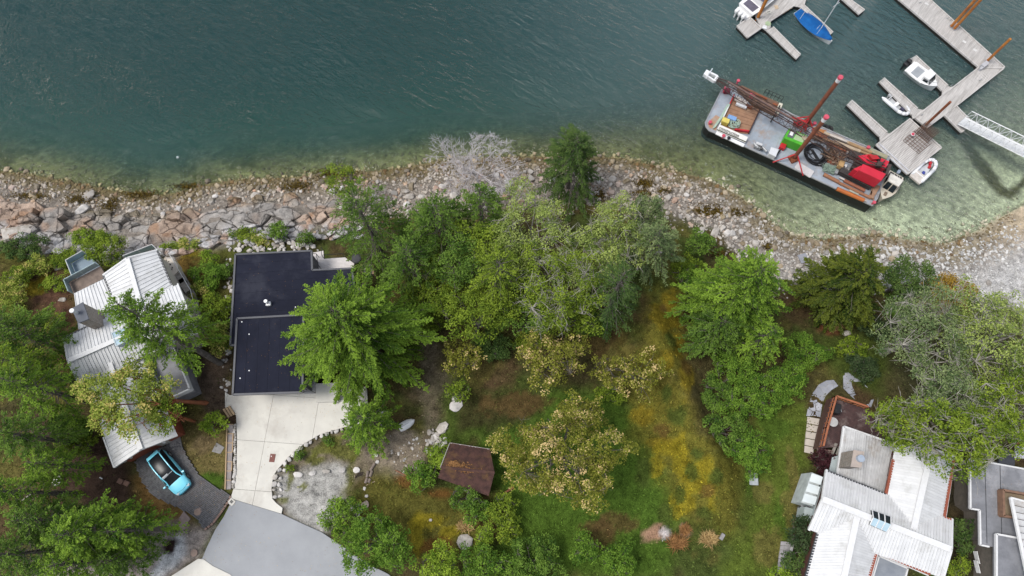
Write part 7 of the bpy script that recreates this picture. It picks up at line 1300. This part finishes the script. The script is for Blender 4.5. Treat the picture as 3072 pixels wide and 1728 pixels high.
for k in range(5):
    a, b = k / 5 + .01, (k + .94) / 5; lx0, lx1 = 2421 - a * 10, 2421 - b * 10; q = [(lx0, 1250 + a * 108), (2457 - a * 20, 1256 + a * 108), (2457 - b * 20, 1256 + b * 108), (lx1, 1250 + b * 108)]; drape_slab('path_slab', wpoly(q), .14, M('cream_slab', (.56,.50,.43), (.49,.44,.38), .85, 2), pt, cuts=0, thick=.3)
gs = thing('garden_steps', 'grey concrete steps in the grass left of the dark shrubs', 'steps', G(2358,1680))
for k in range(7): y0 = 1624 + k * 13; x0 = 2344 - k * 1.7; q = [G(x0, y0), G(x0 + 27, y0 + 2), G(x0 + 25, y0 + 14), G(x0 - 2, y0 + 12)]; z = max(p.z for p in q) + .12; obj('step', MB().prism([A(p[0], p[1], z) for p in [(x0, y0), (x0 + 27, y0 + 2), (x0 + 25, y0 + 14), (x0 - 2, y0 + 12)]], z, z - .4), M('step_concrete', (.37,.355,.36), (.29,.28,.285), .85, 3), gs)
obj('side_wall', MB().beam(A(2375,1630,7.5), A(2362,1690,7.4), .22, .5), M('step_concrete', (.37,.355,.36)), gs)
q = G(2261,1437,.4); t_ = thing('garden_bench', 'pale grey flat bench under the dense green bush', 'bench', q); obj('seat', MB().box(q, .78, 1.05, .08, R_(-3)), M('pale_grey_board', (.40,.43,.44)), t_, bevel=.02)
for s_ in (-1, 1): obj('leg', MB().box(q + Vector((0, s_ * .4, -.22)), .6, .08, .4), M('pale_grey_board', (.4,.43,.44)), t_)
q = G(2166,1610,.2); solo('concrete_post', 'short grey concrete post lying in the lower lawn', 'post', MB().box(q, .3, .55, .25, R_(-35)), M('grey_slab', (.3,.29,.28)), q)
st_ = thing('tree_stump', 'grey tree stump in the ivy bank below the bright conifer', 'stump', G(2180,1045)); obj('trunk', MB().tube(G(2180,1058), G(2180,1058) + Vector((.15,.2,2.2)), .42, 12, .34), M('stump_grey', (.27,.235,.22), (.17,.145,.135), .9, 4, .5), st_)
# dinghy and bag
f2, L2, rz2 = frame((1196,1284), (1242,1258), 6.9); z0 = G(1215,1272).z
t_ = thing('dinghy', 'white upturned dinghy half hidden under the big fir', 'boat', f2(L2 / 2, 0, z0)); obj('hull', MB().loft([[f2(L2 * u, -.42 * w, z0 + .05), f2(L2 * u, -.38 * w, z0 + .32), f2(L2 * u, 0, z0 + .45), f2(L2 * u, .38 * w, z0 + .32), f2(L2 * u, .42 * w, z0 + .05)] for u, w in ((0,.85),(.3,1),(.6,.95),(.85,.6),(1,.08))]), GELW, t_, smooth=True); obj('keel', MB().tube(f2(.1, 0, z0 + .46), f2(L2 * .95, 0, z0 + .40), .03, 6), M('grey_keel', (.5,.5,.52)), t_)
q = G(1176,1275); t_ = thing('rubbish_bag', 'black plastic bag beside the white dinghy', 'bag', q); V, F_ = hull_mesh(30, .5, .42, .38, 77); put('sack', mesh_np('sack', V + np.array([0, 0, .3]) + np.array(q[:]), F_, BLACK, q), t_); obj('knot', MB().tube(q + Vector((0,0,.62)), q + Vector((.03,.02,.78)), .06, 6, .1), BLACK, t_)
structure(drape_slab('gravel_pad', wpoly([(1135,1235),(1165,1232),(1172,1290),(1145,1285)]), .05, M('grey_gravel', (.44,.44,.46), (.34,.34,.36), .9, 12), cuts=1))
for (x, y, c, l_) in ((380,1450,M('terracotta_block', (.20,.115,.085), (.14,.08,.06), .9, 4),'left'),(362,1444,M('terracotta_block', (.2,.115,.085)),'right')): q = G(x, y, .12); solo('brick_stack', 'low stack of brown bricks on the verge, %s one' % ('nearest the car' if l_ == 'left' else 'nearest the brown slope'), 'bricks', MB().box(q, .5, .42, .25, R_(-25)), c, q)
q = G(303,1434,.06); solo('litter_tube', 'white tube lying on the brown slope', 'litter', MB().tube(q + Vector((-.12,.06,0)), q + Vector((.12,-.06,0)), .06, 8), WHITE, q)
q = G(405,1565); V = None
for (x, y, l_) in ((40,1450,'left edge'),(1180,1200,'big fir')): pass
for a, b, l_ in (((40,1520),(110,1470),'bare grey fallen branch at the left edge'),((232,1395),(268,1402),'short pale log on the brown slope'),((600,900),(604,893),'white stick in the shrubs west of the black roofed house')): solo('fallen_branch', l_, 'branch', MB().tube(G(*a, .15), G(*b, .2), .09 if 'log' in l_ else .05, 7), BARKP, G(*a))
q = G(2260,757); solo('drift_slab', 'flat grey slab leaning at the top of the beach', 'slab', MB().box(G(2410,775,.3), .9, 1.0, .15, .3), M('flagstone_blue', (.36,.37,.41)), G(2410,775))
for a, b, m_, l_ in (((2500,985),(2455,968),BARKP,'pale stick crossing the red bark beside the straw clump'),((1245,1440),(1185,1410),BARKR,'reddish dead branch left of the brown shed')): solo('fallen_branch', l_, 'branch', MB().tube(G(*a, .15), G(*b, .15), .04, 6), m_, G(*a))
q = G(1530,1465); solo('red_bark_log', 'short red barked log right of the brown shed', 'log', MB().tube(G(1515,1478,.15), G(1540,1462,.2), .1, 8), BARKR, q)
